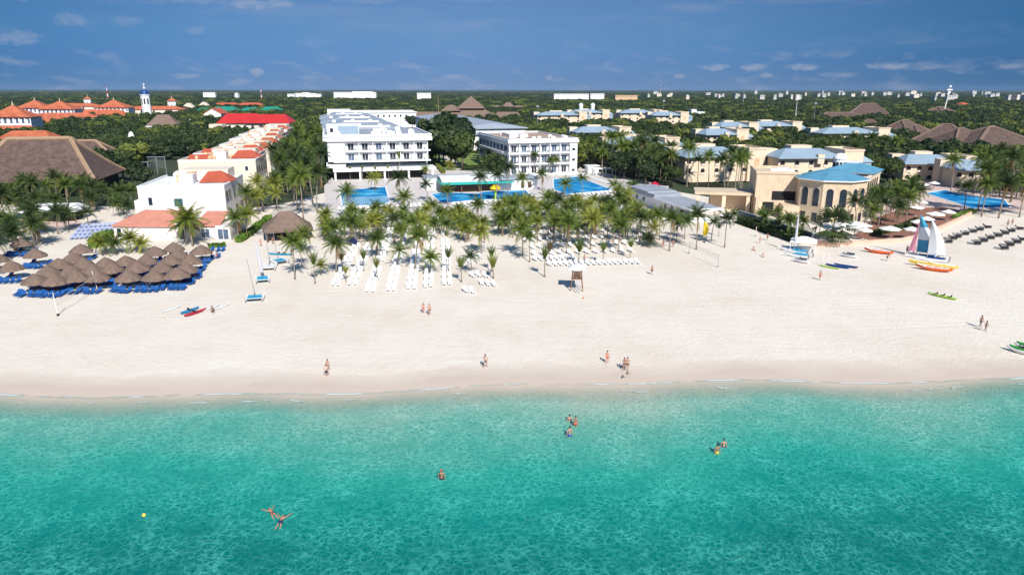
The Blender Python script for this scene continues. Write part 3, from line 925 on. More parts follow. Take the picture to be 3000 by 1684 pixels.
def rear_wing():
    # long building running back to the far cross block
    a, b = G(1345, 377, 12.4), G(1512, 371, 12.4)
    a.z = b.z = 0
    d = (b - a)
    rz = math.atan2(d.y, d.x)
    rz = R(15)
    W = d.length
    t = thing('hotel_wing', 'long white accommodation wing under one pale grey sheet roof behind the right hotel', 'building', a, rz)
    D = 190
    keep(a, -2, W + 2, -12, D, rz)
    MB().box(0.6, W - 0.6, 0.8, D, 0, 12.0).build('wall', 'white_plaster', t)
    r = MB().prism([(-0.8, -0.6), (W + 0.8, -0.6), (W + 0.8, D), (-0.8, D)], 12.0, 12.5)
    r.mesh([(-0.8, -0.6, 12.503), (W + 0.8, -0.6, 12.503), (W + 0.8, D, 12.503), (-0.8, D, 12.503), (W / 2 - 2, 5, 14.6), (W / 2 + 2, 5, 14.6), (W / 2 + 2, D - 4, 14.6), (W / 2 - 2, D - 4, 14.6)],
           [(0, 1, 5, 4), (1, 2, 6, 5), (2, 3, 7, 6), (3, 0, 4, 7), (4, 5, 6, 7)])
    r.build('roof', 'grey_roof', t)
    for i in range(5):
        win(t, 'f', W * (0.38 + 0.14 * i), 8.6, 1.6, 1.8, 0.8, 'glass_dark')
    # stair tower in front
    s = MB().box(0.2, 9.4, -9.5, 0.7, 0, 9.2)
    sw = s.build('stair_tower', 'white_plaster', t)
    rr = MB().box(-1.0, 10.6, -10.6, 0.6, 9.2, 9.6)
    rr.hip(-1.0, 10.6, -10.6, 0.6, 9.605, 11.0, 2.5, 0, 0.0)
    rr.build('tower_roof', 'grey_roof', sw)
    for z in (1.6, 5.6):
        win(sw, 'f', 1.6, z, 1.9, 2.1, -9.5, 'glass_dark')
    MB().box(4.6, 6.8, -4, -1.5, 11.0, 15.4).build('chimney', 'metal_grey', t)
    # cross block far behind
    c = G(1105, 327, 14.6)
    t2 = thing('hotel_wing', 'white cross block closing the far end of the grey roofed wings', 'building', (c.x, c.y + 4, 0), R(14.5))
    keep(c, -45, 45, 0, 26, R(14.5))
    MB().box(-42, 34, 0, 24, 0, 13.2).build('wall', 'white_plaster', t2)
    p = MB().box(-43, 35, -0.8, 25, 13.2, 13.9)
    p.box(-40, 32, 3, 22, 13.9, 15.0)
    p.box(-44, -24, 1, 24, 13.9, 16.2)
    p.build('roof', 'white_paint', t2)
    for i in range(12):
        win(t2, 'f', -30 + 5 * i, 9.5, 1.6, 1.9, 0, 'glass_dark', mull=False)


rear_wing()


# ---- cream apartment row on the left, stepping back from the beach
def apartments():
    rz = R(10)
    E = Vector((math.cos(rz), math.sin(rz), 0))
    mods = [((402, 553), 20.0, 24, 10.0), ((521, 475), 24.0, 22, 10.6), ((566, 455), 23.0, 20, 10.2), ((604, 445), 23.0, 22, 10.4), ((643, 428), 23.0, 24, 10.2), ((672, 412), 22.0, 26, 10.6), ((700, 398), 21.0, 28, 10.2), ((735, 384), 20.0, 30, 10.4)]
    side = ['nearest the beach, blank white end wall and red tiled terrace', 'second from the beach, with palm on its roof terrace', 'third from the beach with tan roof clutter', 'fourth from the beach with orange tiled slope',
            'fifth from the beach with two orange tiled slopes', 'sixth from the beach with a row of small arched windows', 'seventh from the beach, partly behind palms', 'farthest from the beach beside the red roofed hall']
    for i, ((px, py), W, D, H) in enumerate(mods):
        a = G(px, py, H)
        a.z = 0
        pale = i == 0
        t = thing('apartment_building', 'cream apartment building ' + side[i], 'apartments', a, rz, 'cream apartment buildings stepping back from the beach')
        keep(a, 0, W, 0, D, rz, 1.5)
        H0 = 3.6
        wl = MB().box(0, W, 0, D, 0, H)
        wl.box(-1.6, 0, 1.5, D * 0.6, 0, H - 3.2)
        wl.build('wall', 'pale_plaster' if pale else 'cream_plaster', t)
        pr = MB()
        pw = 0.45
        pr.box(-0.05, W + 0.05, -0.05, pw, H, H + 0.55)
        pr.box(-0.05, pw, pw, D, H, H + 0.55)
        pr.box(W - pw, W + 0.05, pw, D, H, H + (0.5 if i else 0.35))
        pr.build('parapet', 'white_paint', t)
        MB().box(pw, W - pw, pw, D, H, H + 0.06).build('roof_deck', 'white_plaster' if pale else 'tan_plaster' if i in (1, 2, 3) else 'pale_plaster', t)
        # tiled slopes over the terraces
        s = MB()
        s.mesh([(W * 0.62, 7, H + 0.25), (W + 0.3, 7, H + 0.25), (W + 0.3, 15, H + 0.25), (W * 0.62, 15, H + 0.25), (W * 0.68, 13, H + 2.4), (W - 3.5, 14.5, H + 2.4)],
               [(0, 1, 5, 4), (1, 2, 5), (2, 3, 4, 5), (3, 0, 4), (3, 2, 1, 0)])
        s.build('tiled_roof', 'red_tile' if i < 3 else 'orange_tile', t)
        # stair head, chimneys, tanks
        MB().box(W * 0.42, W * 0.58, 5, 9, H + 0.06, H + 2.4).build('stair_head', 'white_plaster', t)
        MB().box(W * 0.30, W * 0.9, 15.5, D - 0.4, H + 0.06, H + 2.6).build('roof_room', 'cream_plaster', t)
        if i in (1, 2):
            MB().mesh([(1.6, 4.6, H + 0.2), (W * 0.34, 4.6, H + 0.2), (W * 0.34, 9.0, H + 1.5), (1.6, 9.0, H + 1.5), (W * 0.34, 9.0, H + 0.2), (1.6, 9.0, H + 0.2)], [(0, 1, 2, 3), (1, 4, 2), (0, 3, 5), (4, 5, 3, 2), (5, 4, 1, 0)]).build('tiled_roof', 'red_tile', t)
        for k in range(14 if i else 4):
            x, y = W * (0.16 + 0.46 * rnd.random()), 1.5 + (D - 5) * rnd.random()
            q = rnd.uniform(0.6, 1.15)
            m = MB().lathe([(0.55 * q, 0), (0.75 * q, 0.5 * q), (0.7 * q, 1.2 * q), (0.35 * q, 1.6 * q), (0.12 * q, 1.75 * q)], 9, (x, y, H + 0.06))
            m.build('water_tank' if i else 'roof_vent', 'tan_plaster' if i else 'white_paint', t)
        for k in range(3):
            x, y = W * (0.30 + 0.1 * k) + rnd.uniform(-.6, .6), 9.8 + 2.3 * (k % 2)
            m = MB().box(x, x + 1.0, y, y + 1.0, H + 0.06, H + 1.7 + 0.4 * k)
            m.box(x - 0.15, x + 1.15, y - 0.15, y + 1.15, H + 1.7 + 0.4 * k, H + 1.95 + 0.4 * k)
            m.build('chimney', 'tan_plaster', t)
        # windows
        if i == 0:
            win(t, 'f', 9.0, 5.4, 2.0, 1.9, 0, 'glass_teal', mull=False)
            win(t, 'f', 2.6, 5.8, 0.9, 1.9, 0, 'glass_dark', mull=False)
            win(t, 'f', 1.5, 3.4, 0.7, 1.4, 0, 'glass_dark', mull=False)
            for k, u in enumerate((2.2, 5.6, 11.0, 17.5)):
                win(t, 'r', u, 6.0, 2.9 if k < 1 else 2.3, 2.5, W, 'glass_dark', 'metal_grey')
            for u in (4.5, 12.5, 18.5):
                win(t, 'r', u, 1.2, 2.8, 2.5, W, 'glass_dark', 'metal_grey')
        else:
            for u in (3.0, 8.0):
                win(t, 'f', W - u, 7.4, 0.9, 1.4, 0, 'glass_dark', mull=False)
            for k in range(5):
                a_ = MB()
                u = 2.5 + k * (D - 5) / 4
                a_.mi = 0
                prof_w = 1.5
                ar = MB().arch(-prof_w / 2, prof_w / 2, -0.06, 0.05, 0, 2.2 + (0.6 if k == 4 else 0), 8)
                ar.v = [(W - y, u + x, 6.3 + z) for x, y, z in ar.v]
                ar.build('arched_window', 'glass_dark', t)
                win(t, 'r', u, 2.4, 1.7, 2.0, W, 'glass_dark')
    # low front wing with the salmon roofs, standing before the first block
    a = G(331, 703)
    b = G(672, 706)
    W = (b - a).length
    rz2 = math.atan2((b - a).y, (b - a).x)
    t = thing('beach_house', 'low white beachfront wing with salmon tiled lean-to roofs under the blank end wall', 'building', a, rz2)
    keep(a, 0, W, 0, 12, rz2, 0.5)
    MB().box(0.2, W * 0.56, 0.6, 9.6, 0, 3.0).box(W * 0.56, W * 0.70, -0.4, 9.6, 0, 4.3).box(W * 0.70, W - 3, 0.8, 9.6, 0, 3.2).box(W - 3, W + 0.4, 0.2, 9.6, 0, 3.4).build('wall', 'pale_plaster', t)
    rf = MB().mesh([(0, 0.1, 3.0), (W * 0.56, 0.1, 3.0), (W * 0.56, 7.5, 5.4), (4, 7.5, 5.4), (0, 0.1, 3.25), (W * 0.56, 0.1, 3.25), (W * 0.56, 7.5, 5.65), (4, 7.5, 5.65)],
                   [(3, 2, 1, 0), (4, 5, 6, 7), (0, 1, 5, 4), (1, 2, 6, 5), (2, 3, 7, 6), (3, 0, 4, 7)])
    rf.build('tiled_roof', 'salmon_tile', t)
    rf = MB().mesh([(W * 0.70, 0.3, 3.2), (W - 2, 0.3, 3.2), (W - 3, 8, 5.2), (W * 0.70, 8, 5.2), (W * 0.70, 0.3, 3.45), (W - 2, 0.3, 3.45), (W - 3, 8, 5.45), (W * 0.70, 8, 5.45)],
                   [(3, 2, 1, 0), (4, 5, 6, 7), (0, 1, 5, 4), (1, 2, 6, 5), (2, 3, 7, 6), (3, 0, 4, 7)])
    rf.build('tiled_roof', 'salmon_tile', t)
    win(t, 'f', 1.4, 0.5, 1.0, 2.0, 0.6, 'glass_dark', mull=False)
    win(t, 'f', W * 0.61, 0.3, 1.3, 2.3, -0.4, 'glass_dark', mull=False)
    win(t, 'f', W * 0.79, 0.6, 1.9, 1.9, 0.8, 'glass_blue')
    win(t, 'f', W - 1.3, 0.3, 2.4, 2.3, 0.2, 'glass_blue')
    MB().box(W * 0.35, W * 0.45, 7.6, 9.0, 4.6, 6.3).build('dormer', 'pale_plaster', t)


apartments()


# ---- thatched roofs
def thatch_hall(loc, rz, w, d, he, hr, ridge, label, mt='thatch', dark=True, keepit=True, posts=True, name='thatched_hall', cap='thatch_ridge', ridge_y=0.0):
    t = thing(name, label, 'thatched roof', loc, rz)
    n, m_ = 14, 6
    # roof with sagging slopes, built as rings from eave to ridge
    v, f = [], []
    rings = 9
    per = []
    for k in range(rings):
        u = k / (rings - 1)
        hx = w / 2 + (ridge / 2 - w / 2) * u
        hy = d / 2 + (ridge_y / 2 + 0.15 - d / 2) * u
        z = he + (hr - he) * (u ** 1.12)
        c = 0.9 * (1 - u)
        ring = [(-hx + c, -hy), (0, -hy), (hx - c, -hy), (hx, -hy + c), (hx, 0), (hx, hy - c), (hx - c, hy), (0, hy), (-hx + c, hy), (-hx, hy - c), (-hx, 0), (-hx, -hy + c)]
        per = len(ring)
        v += [(x, y, z) for x, y in ring]
    for k in range(rings - 1):
        for i in range(per):
            j = (i + 1) % per
            f.append((k * per + i, k * per + j, (k + 1) * per + j, (k + 1) * per + i))
    b = len(v)
    hx, hy = w / 2, d / 2
    v += [(x * 0.97, y * 0.97, he - 0.45) for x, y, z in v[:per]]
    for i in range(per):
        j = (i + 1) % per
        f.append((b + i, b + j, j, i))
    f.append(tuple(range(b + per - 1, b - 1, -1)))
    f.append(tuple(range((rings - 1) * per, rings * per)))
    r = MB().mesh(v, f).build('roof', mt, t)
    if cap:
        cb = MB()
        s = w * 0.016 + 0.12
        cb.tube([(-ridge / 2, 0, hr + 0.05), (ridge / 2, 0, hr + 0.05)], s, 7)
        for sx in (-1, 1):
            for sy in (-1, 1):
                pts = []
                for k in range(rings):
                    u = k / (rings - 1)
                    hx2 = w / 2 + (ridge / 2 - w / 2) * u - 0.45 * (1 - u)
                    hy2 = d / 2 + (ridge_y / 2 - d / 2) * u - 0.45 * (1 - u)
                    pts.append((sx * hx2, sy * hy2, he + (hr - he) * (u ** 1.12) + 0.03))
                cb.tube(pts, s, 6)
        cb.build('ridge_cap', cap, r)
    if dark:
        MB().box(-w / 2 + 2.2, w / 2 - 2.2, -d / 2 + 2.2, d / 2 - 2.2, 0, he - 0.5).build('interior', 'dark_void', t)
    if posts:
        for sx in (-1, -0.33, 0.33, 1):
            for sy in (-1, 1):
                MB().tube([(sx * (w / 2 - 1), sy * (d / 2 - 1), 0), (sx * (w / 2 - 1), sy * (d / 2 - 1), he - 0.2)], 0.16 + w * 0.004, 7).build('post', 'wood_dark', t)
    if keepit:
        keep(loc, -w / 2, w / 2, -d / 2, d / 2, rz, 1)
    return t


a, b = G(283, 530, 4.6), G(370, 498, 4.6)
rzp = math.atan2(-(b - a).x, (b - a).y)
Eh = Vector((math.cos(rzp), math.sin(rzp), 0))
mid = (a + b) / 2
zr = 12.0
while zr < 24:                                  # ridge height at which its right end lies over the middle of the hall
    r1 = G(207, 407, zr)
    if (r1 - mid).cross(Eh).z >= 0:
        break
    zr += 0.1
rl = 165 / PPM(r1)
ctr = Vector((r1.x, r1.y, 0)) - Eh * (rl / 2)
wp = 2 * (mid - ctr).dot(Eh)
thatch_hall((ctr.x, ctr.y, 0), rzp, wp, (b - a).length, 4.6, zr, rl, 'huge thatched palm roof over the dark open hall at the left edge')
p = G(250, 414, 12.0)
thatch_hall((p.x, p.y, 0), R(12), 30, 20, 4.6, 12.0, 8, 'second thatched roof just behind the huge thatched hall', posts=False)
p = G(838, 622, 6.0)
thatch_hall((p.x, p.y, 0), R(20), 11.0, 9.5, 2.6, 6.2, 2.6, 'pinkish thatched hut by the sandy path beside the palm grove', 'thatch_light', True, True, True, 'thatched_hut', None)
p = G(478, 337, 15)
keep(p, -20, 20, -34, 0, R(12), 0, True)
thatch_hall((p.x, p.y, 0), R(12), 28, 24, 5.0, 15.0, 8, 'pale thatched roof among the trees left of the red roofed hall', 'thatch_light', False, True, False, cap=None)
for (px, py, h, w, d, rid, rz, lab) in [
        (2545, 304, 16, 50, 36, 14, -20, 'tall thatched roof with flat ridge deep in the trees, farthest of the right-hand thatched roofs'),
        (2460, 330, 9, 48, 26, 26, -10, 'low reddish thatched roof left of the tall flat-ridged thatched roof'),
        (2549, 350, 9, 22, 20, 4, -20, 'small thatched peak just behind the villa at right'),
        (2650, 352, 12, 36, 28, 7, 35, 'thatched roof with long left slope right of the small thatched peak'),
        (2684, 366, 9, 34, 20, 5, 40, 'narrow thatched roof in front of the long-sloped one'),
        (2755, 313, 11, 56, 30, 12, 40, 'long thatched roof below the leaning white pylon'),
        (2774, 364, 12, 34, 28, 4, -35, 'thatched roof behind the left of the two twin peaks'),
        (2816, 376, 12, 34, 32, 3, 10, 'left of the twin peaked thatched roofs at the right edge'),
        (2905, 372, 13, 48, 40, 3, 5, 'widest of the right-hand thatched roofs, with a pointed peak'),
        (3010, 466, 8, 26, 24, 3, 0, 'thatched roof cut by the right edge behind the cream villa')]:
    h += 2.0
    keep(G(px, py, h), -w * 0.4, w * 0.4, -d * 0.5 - 16, 0, R(rz), 0, True)
    p = G(px, py, h)
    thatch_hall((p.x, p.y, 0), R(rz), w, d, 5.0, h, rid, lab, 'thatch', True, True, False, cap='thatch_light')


def thatch_pyramid():
    p = G(1380, 282, 27)
    t = thing('thatched_hall', 'steep pyramid of thatch with long low thatched wings behind the grey roofs', 'thatched roof', (p.x, p.y, 0), 0)
    keep(p, -70, 60, -14, 14, 0)
    m = MB().hip(-28, 28, -18, 18, 6, 15, 12, 8)
    m.hip(-14, 14, -12, 12, 15.3, 27, 0.3, 0.3)
    m.hip(-30, -10, -14, 6, 13, 18.5, 2, 2)
    m.build('roof', 'thatch_light', t)
    MB().hip(-66, -22, -8, 8, 6, 11.5, 16, 0.1).build('wing_roof', 'thatch_light', t)
    MB().hip(22, 52, -8, 8, 6, 11.5, 10, 0.1).build('wing_roof', 'thatch_light', t)
    MB().box(-60, 48, -6, 6, 0, 5.9).build('wall', 'tan_plaster', t)
    p = G(1487, 300, 15)
    t = thing('thatched_hall', 'small thatched pavilion right of the steep thatched pyramid', 'thatched roof', (p.x, p.y, 0), 0)
    keep(p, -26, 20, -10, 10, 0)
    MB().hip(-10, 12, -9, 9, 7, 15, 3, 0.1).hip(-26, -9, -7, 7, 6, 10, 6, 0.1).hip(11, 24, -7, 7, 6, 10, 6, 0.1).build('roof', 'thatch_light', t)
    MB().box(-22, 20, -5, 5, 0, 5.7).build('wall', 'tan_plaster', t)


thatch_pyramid()


# ---- restaurant on the right: stone block, octagonal tower with a blue roof, arcaded wing
def restaurant():
    c = G(2452, 655)
    rz = R(-12)
    base = Vector((c.x + 1.0, c.y + 8.6, 0))
    t = thing('restaurant', 'sand coloured beach restaurant with bright blue octagonal roof and arched windows', 'restaurant', base, rz)
    keep(base, -18, 10, -9, 16, rz, 1)
    Rr = 8.8
    def octo(r, a0=R(22.5)):
        return [(r * math.cos(a0 + k * PI / 4), r * math.sin(a0 + k * PI / 4)) for k in range(8)]
    HT = 10.6
    MB().prism(octo(Rr), 0, HT).build('tower_wall', 'stone_yellow', t)
    m = MB().prism(octo(Rr + 0.75), HT, HT + 0.3)
    m.build('eave', 'white_paint', t)
    MB().prism(octo(Rr + 0.7), HT + 0.303, HT + 2.2, octo(2.2)).build('roof', 'blue_roof', t)
    # arched windows, two on each of the three front faces
    for k in (4, 5, 6, 7):
        a0 = R(22.5) + k * PI / 4 + PI / 8
        nrm = Vector((math.cos(a0), math.sin(a0), 0))
        tan = Vector((-nrm.y, nrm.x, 0))
        ap = Rr * math.cos(PI / 8)
        for s in (-1, 1):
            for nm, grow, o1, mt in (('arched_window', 0.16, 0.05, 'stone_yellow'), ('pane', 0.0, 0.08, 'glass_dark')):
                ar = MB().arch(-0.85 - grow, 0.85 + grow, -0.05, o1, -grow * 0, 4.6 + grow, 8)
                ar.v = [tuple(nrm * (ap + y) + tan * (x + s * 1.6) + Vector((0, 0, 4.2 + z))) for x, y, z in ar.v]
                if nm == 'arched_window':
                    fr = ar.build(nm, mt, t)
                else:
                    ar.build(nm, mt, fr)
        for s in (-1, 1):
            d = MB().box(-0.7, 0.7, -0.05, 0.06, 0.1, 2.4)
            d.v = [tuple(nrm * (ap + y) + tan * (x + s * 1.7) + Vector((0, 0, z))) for x, y, z in d.v]
            d.build('door', 'glass_dark', t)
    # square stone block to the left with the roof plant on it
    MB().box(-18.6, -7.4, 1.5, 17, 0, 11.2).box(-18.6, -17.6, -1.5, 1.5, 0, 5.0).box(-12, -7.8, -4.5, 1.5, 0, 3.6).build('wall', 'stone_yellow', t)
    pr = MB().box(-18.8, -7.2, 1.3, 1.9, 11.2, 11.9).box(-18.8, -18.2, 1.9, 17, 11.2, 11.9).box(-18.2, -7.2, 16.6, 17.2, 11.2, 11.9)
    pr.build('parapet', 'stone_yellow', t)
    ac_units(t, [(-14, 4.5, 0.9), (-12, 5.5, 1.0), (-9.5, 5, 0.8), (-10.5, 8, 0.9)], 11.2)
    MB().box(-14.2, -8.2, 1.40, 1.52, 4.2, 6.6).build('dark_opening', 'dark_void', t)
    MB().box(-16.4, -13.5, 1.40, 1.52, 0.2, 3.6).build('dark_opening', 'dark_void', t)
    # flat roofed porch at the far left
    MB().box(-34.5, -18.8, 3.0, 13, 4.9, 5.6).build('porch_roof', 'stone_yellow', t)
    MB().box(-30, -18.8, 8, 13, 0, 4.9).build('porch_wall', 'villa_plaster', t)
    for x in (-33.6, -26.5, -20):
        MB().box(x - 0.5, x + 0.5, 3.3, 4.3, 0, 4.9).build('porch_column', 'villa_plaster', t)
    # dome lantern and balustrade behind
    LX, LY, LS = 8.5, 30.0, 0.72
    l = MB().lathe([(2.6 * LS, 0), (2.6 * LS, 4.0), (2.9 * LS, 4.1), (2.9 * LS, 4.5), (2.5 * LS, 5.0), (1.6 * LS, 5.6), (0.5 * LS, 5.8)], 14, (LX, LY, 9.0))
    ln = l.build('lantern', 'white_paint', t, smooth=False)
    for k in range(7):
        a0 = PI + k * PI / 6
        d = MB().box(-0.45, 0.45, -0.05, 0.05, 0.4, 3.2)
        d.v = [(LX + math.cos(a0) * 2.6 * LS - math.sin(a0) * x * LS + math.cos(a0) * y, LY + math.sin(a0) * 2.6 * LS + math.cos(a0) * x * LS + math.sin(a0) * y, 9.0 + z) for x, y, z in d.v]
        d.build('lantern_opening', 'dark_void', ln)
    MB().box(5.5, 11.5, 27, 33, 0, 8.95).build('lantern_base', 'villa_plaster', t)
    # arcaded wing running away to the right
    w = thing('restaurant_wing', 'sand coloured arcaded restaurant wing ending in a second blue hip roof', 'building', (base.x + 4.2, base.y - 3.2, 0), R(53))
    L, Dp = 38.0, 13.0
    keep((base.x + 4.2, base.y - 3.2), 0, L, 0, Dp, R(53), 1)
    MB().box(3.2, L, 0, Dp, 0, 9.0).build('wall', 'villa_plaster', w)
    MB().box(3.4, L + 0.2, -0.25, 0.35, 9.0, 9.6).box(3.4, L - 10, Dp - 0.3, Dp + 0.2, 9.0, 9.6).build('parapet', 'cream_plaster', w)
    MB().box(3.4, L, 0.35, Dp - 0.3, 9.0, 9.1).build('flat_roof', 'cream_plaster', w)
    rw = MB().box(L - 14, L + 0.5, -0.5, Dp + 0.5, 9.65, 9.95)
    rw.build('eave', 'white_paint', w)
    MB().hip(L - 14.4, L + 0.9, -0.9, Dp + 0.9, 9.96, 12.2, 2.2, 1.2, 0.0).build('roof', 'blue_roof', w)
    MB().box(L - 9.2, L - 4.3, Dp / 2 - 1.4, Dp / 2 + 1.4, 12.2, 12.6).build('roof_cap', 'white_paint', w)
    for k in range(10):
        x = 6 + k * 3.0
        MB().arch(x, x + 1.5, -0.10, 0.0, 4.6, 8.2, 8).build('arched_window', 'dark_void', w)
    for k in range(8):
        x = 6 + k * 3.8
        MB().arch(x, x + 2.2, -0.10, 0.0, 0.1, 3.4, 8).build('arched_door', 'dark_void', w)
    # curved garden wall of the terrace
    pts = [G(2335, 712), (G(2420, 722)), G(2520, 716), G(2640, 708), G(2700, 694), G(2790, 655), G(2845, 628)]
    gw = thing('garden_wall', 'low pink garden wall between the sand and the parasol terrace', 'wall', pts[0], 0)
    mb = MB()
    for p, q in zip(pts, pts[1:]):
        d = (q - p).normalized()
        n = Vector((-d.y, d.x, 0)) * 0.25
        o = pts[0]
        mb.prism([tuple((p - n - o).xy), tuple((q - n - o).xy), tuple((q + n - o).xy), tuple((p + n - o).xy)], 0, 0.9 if p != pts[0] else 1.3)
    mb.build('wall', 'pink_wall', gw)
    # sail shaped white awning in front of the tower
    aw = G(2475, 706)
    t3 = thing('awning', 'white flat awning on posts between the fan palm and the red deck', 'awning', aw, R(8))
    MB().mesh([(-4.5, 0, 2.5), (7.5, 1.5, 2.9), (6.0, 5.5, 3.3), (-4.0, 4.5, 3.0), (-4.5, 0, 2.7), (7.5, 1.5, 3.1), (6.0, 5.5, 3.5), (-4.0, 4.5, 3.2)], [(3, 2, 1, 0), (4, 5, 6, 7), (0, 1, 5, 4), (1, 2, 6, 5), (2, 3, 7, 6), (3, 0, 4, 7)]).build('canvas', 'canvas_white', t3)
    for x, y, h in ((-4.2, 0.3, 2.5), (7.0, 1.9, 2.95), (5.7, 5.2, 3.3), (-3.8, 4.2, 3.0)):
        MB().tube([(x, y, 0), (x, y, h)], 0.08, 6).build('post', 'wood_brown', t3)
    # grey boundary wall running down to the beach
    p, q = G(2150, 597), G(2362, 692)
    p, q = G(2160, 640), G(2375, 712)
    fw = thing('boundary_wall', 'dark grey boundary wall behind the bushes beside the lawn', 'wall', p, math.atan2((q - p).y, (q - p).x))
    Lw = (q - p).length
    MB().box(0, Lw, 0, 0.35, 0, 2.2).build('wall', 'grey_wall', fw)
    MB().box(-0.1, Lw + 0.1, -0.06, 0.41, 2.2, 2.35).build('coping', 'grey_flat', fw)


restaurant()


# ---- long white beach hut and pool bar
def beach_huts():
    a = G(1958, 603)
    rz = R(14.5) - R(0)
    b = G(2112, 648)
    # the hut runs back from the beach
    t = thing('beach_bar', 'long low white beach bar with pale grey roof running back from the sand', 'beach bar', b, R(14.5))
    L = 40.0
    keep(b, -9, 1, 0, L, R(14.5), 0)
    w = MB().box(-8.0, -0.6, 9.0, L, 0, 3.0)
    w.box(-8.0, -0.6, 0.8, 1.2, 0, 1.1)
    w.build('wall', 'white_plaster', t)
    MB().box(-9.2, 0.6, 0, 22, 3.0, 3.4).box(-9.0, 0.2, 25.5, L, 4.2, 4.6).box(-8.5, 0, 22.2, L - 0.5, 3.0, 4.2).build('roof', 'grey_flat', t)
    MB().box(-9.3, 0.7, -0.15, 0.12, 2.9, 3.55).box(-9.3, -9.05, 0.12, 22, 2.9, 3.5).build('fascia', 'white_paint', t)
    for x in (-8.6, -4.2, 0.1):
        MB().box(x - 0.15, x + 0.15, 0.2, 0.5, 0, 2.9).build('post', 'white_paint', t)
    for x in (-6.5, -3.6):
        win(t, 'f', x, 1.0, 1.2, 1.5, 9.0, 'glass_dark', mull=False)
    for y in (12, 16, 30, 35):
        win(t, 'l', y, 1.0, 1.6, 1.5, -8.0, 'glass_dark', mull=False)
    # round roofed pool bar
    c = G(1372, 560)
    t = thing('pool_bar', 'pool bar with barrel shaped white roof edged in turquoise', 'pool bar', c, R(14))
    keep(c, -14, 24, -6, 14, R(14), 0)
    m = MB()
    v = []
    n = 8
    for k in range(n + 1):
        u = k / n
        v += [(-9.5, -5 + 11 * u, 3.0 + 2.0 * math.sin(PI * (0.12 + 0.5 * u))), (9.5 + 0, -5 + 11 * u, 3.0 + 2.0 * math.sin(PI * (0.12 + 0.5 * u)))]
    f = [(2 * k, 2 * k + 1, 2 * k + 3, 2 * k + 2) for k in range(n)]
    b0 = len(v)
    v += [(x, y, z - 0.25) for x, y, z in v]
    f += [tuple(b0 + i for i in reversed(q)) for q in f]
    f += [(0, b0, b0 + 1, 1), (2 * n + 1, b0 + 2 * n + 1, b0 + 2 * n, 2 * n)]
    for k in range(n):
        f += [(2 * k, 2 * k + 2, b0 + 2 * k + 2, b0 + 2 * k), (2 * k + 1, b0 + 2 * k + 1, b0 + 2 * k + 3, 2 * k + 3)]
    m.mesh(v, f)
    m.build('roof', 'white_paint', t)
    MB().box(-9.7, 9.7, -5.3, -5.02, 2.9, 3.75).box(-9.9, -9.55, -5.3, 6, 2.9, 3.7).build('roof_trim', 'turquoise_trim', t)
    MB().box(-8.6, 8.6, -2, 5, 0, 2.7).build('bar_counter', 'wood_dark', t)
    for x in (-8.9, -3, 3, 8.9):
        MB().tube([(x, -4.4, 0), (x, -4.4, 3.0)], 0.14, 7).build('post', 'wood_brown', t)
    w = MB().box(9.6, 24, -1, 8, 0, 3.6)
    w.box(-13.5, 9.4, 6.2, 13, 0, 3.9)
    w.build('annex', 'white_plaster', t)
    MB().box(-14, 9.5, 6.1, 13.4, 3.9, 4.3).box(9.5, 24.6, -1.6, 8.6, 3.6, 4.1).build('annex_roof', 'grey_flat', t)
    MB().box(10.0, 15.0, -4.6, -1.7, 2.9, 3.2).build('awning', 'turquoise_trim', t)
    for x in (18.2, 20.6):
        MB().box(x, x + 1.3, -1.09, -1.0, 0.6, 2.7).build('door', 'wood_dark', t)
    # low white pergola between the bar and the right hotel, and the pump house by the angular pool
    c = G(1738, 508)
    t = thing('pump_house', 'small white flat-topped kiosk at the back corner of the angular pool', 'kiosk', c, R(14.5))
    keep(c, -3, 3, -1, 5, R(14.5), 0)
    MB().box(-2.3, 2.3, 0, 3.6, 0, 2.8).build('wall', 'white_plaster', t)
    MB().box(-2.8, 2.8, -0.4, 4.0, 2.8, 3.2).build('roof', 'white_paint', t)
    MB().box(-0.6, 0.6, -0.07, 0, 0, 2.0).build('door', 'metal_grey', t)
    c = G(1775, 515)
    t = thing('pergola', 'slatted timber pergola in the shade behind the angular pool', 'pergola', c, R(10))
    for x in (-4, 0, 4, 8):
        for y in (0, 4):
            MB().box(x - 0.12, x + 0.12, y - 0.12, y + 0.12, 0, 2.6).build('post', 'white_paint', t)
    sl_ = MB()
    for k in range(7):
        sl_.box(-4.6, 8.6, -0.4 + k * 0.8, -0.2 + k * 0.8, 2.62, 2.8)
    sl_.build('slats', 'white_paint', t)
    # white roofed snack bar at the left edge
    c = G(150, 652)
    t = thing('snack_bar', 'white roofed snack bar behind the palms left of the cream apartments', 'kiosk', c, R(8))
    keep(c, -7, 7, 0, 8, R(8), 0)
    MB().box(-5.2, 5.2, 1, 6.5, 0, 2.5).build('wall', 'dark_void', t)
    MB().prism([(-6.6, -0.5), (6.6, -0.5), (6.6, 7.6), (-6.6, 7.6)], 2.6, 2.85).prism([(-6.6, -0.5), (6.6, -0.5), (6.6, 7.6), (-6.6, 7.6)], 2.853, 4.3, [(-4, 3.0), (5.5, 3.0), (5.5, 4.4), (-4, 4.4)]).build('roof', 'white_paint', t)
    for x in (-6, -2, 2, 6):
        MB().tube([(x, 0, 0), (x, 0, 2.6)], 0.1, 6).build('post', 'wood_brown', t)


beach_huts()


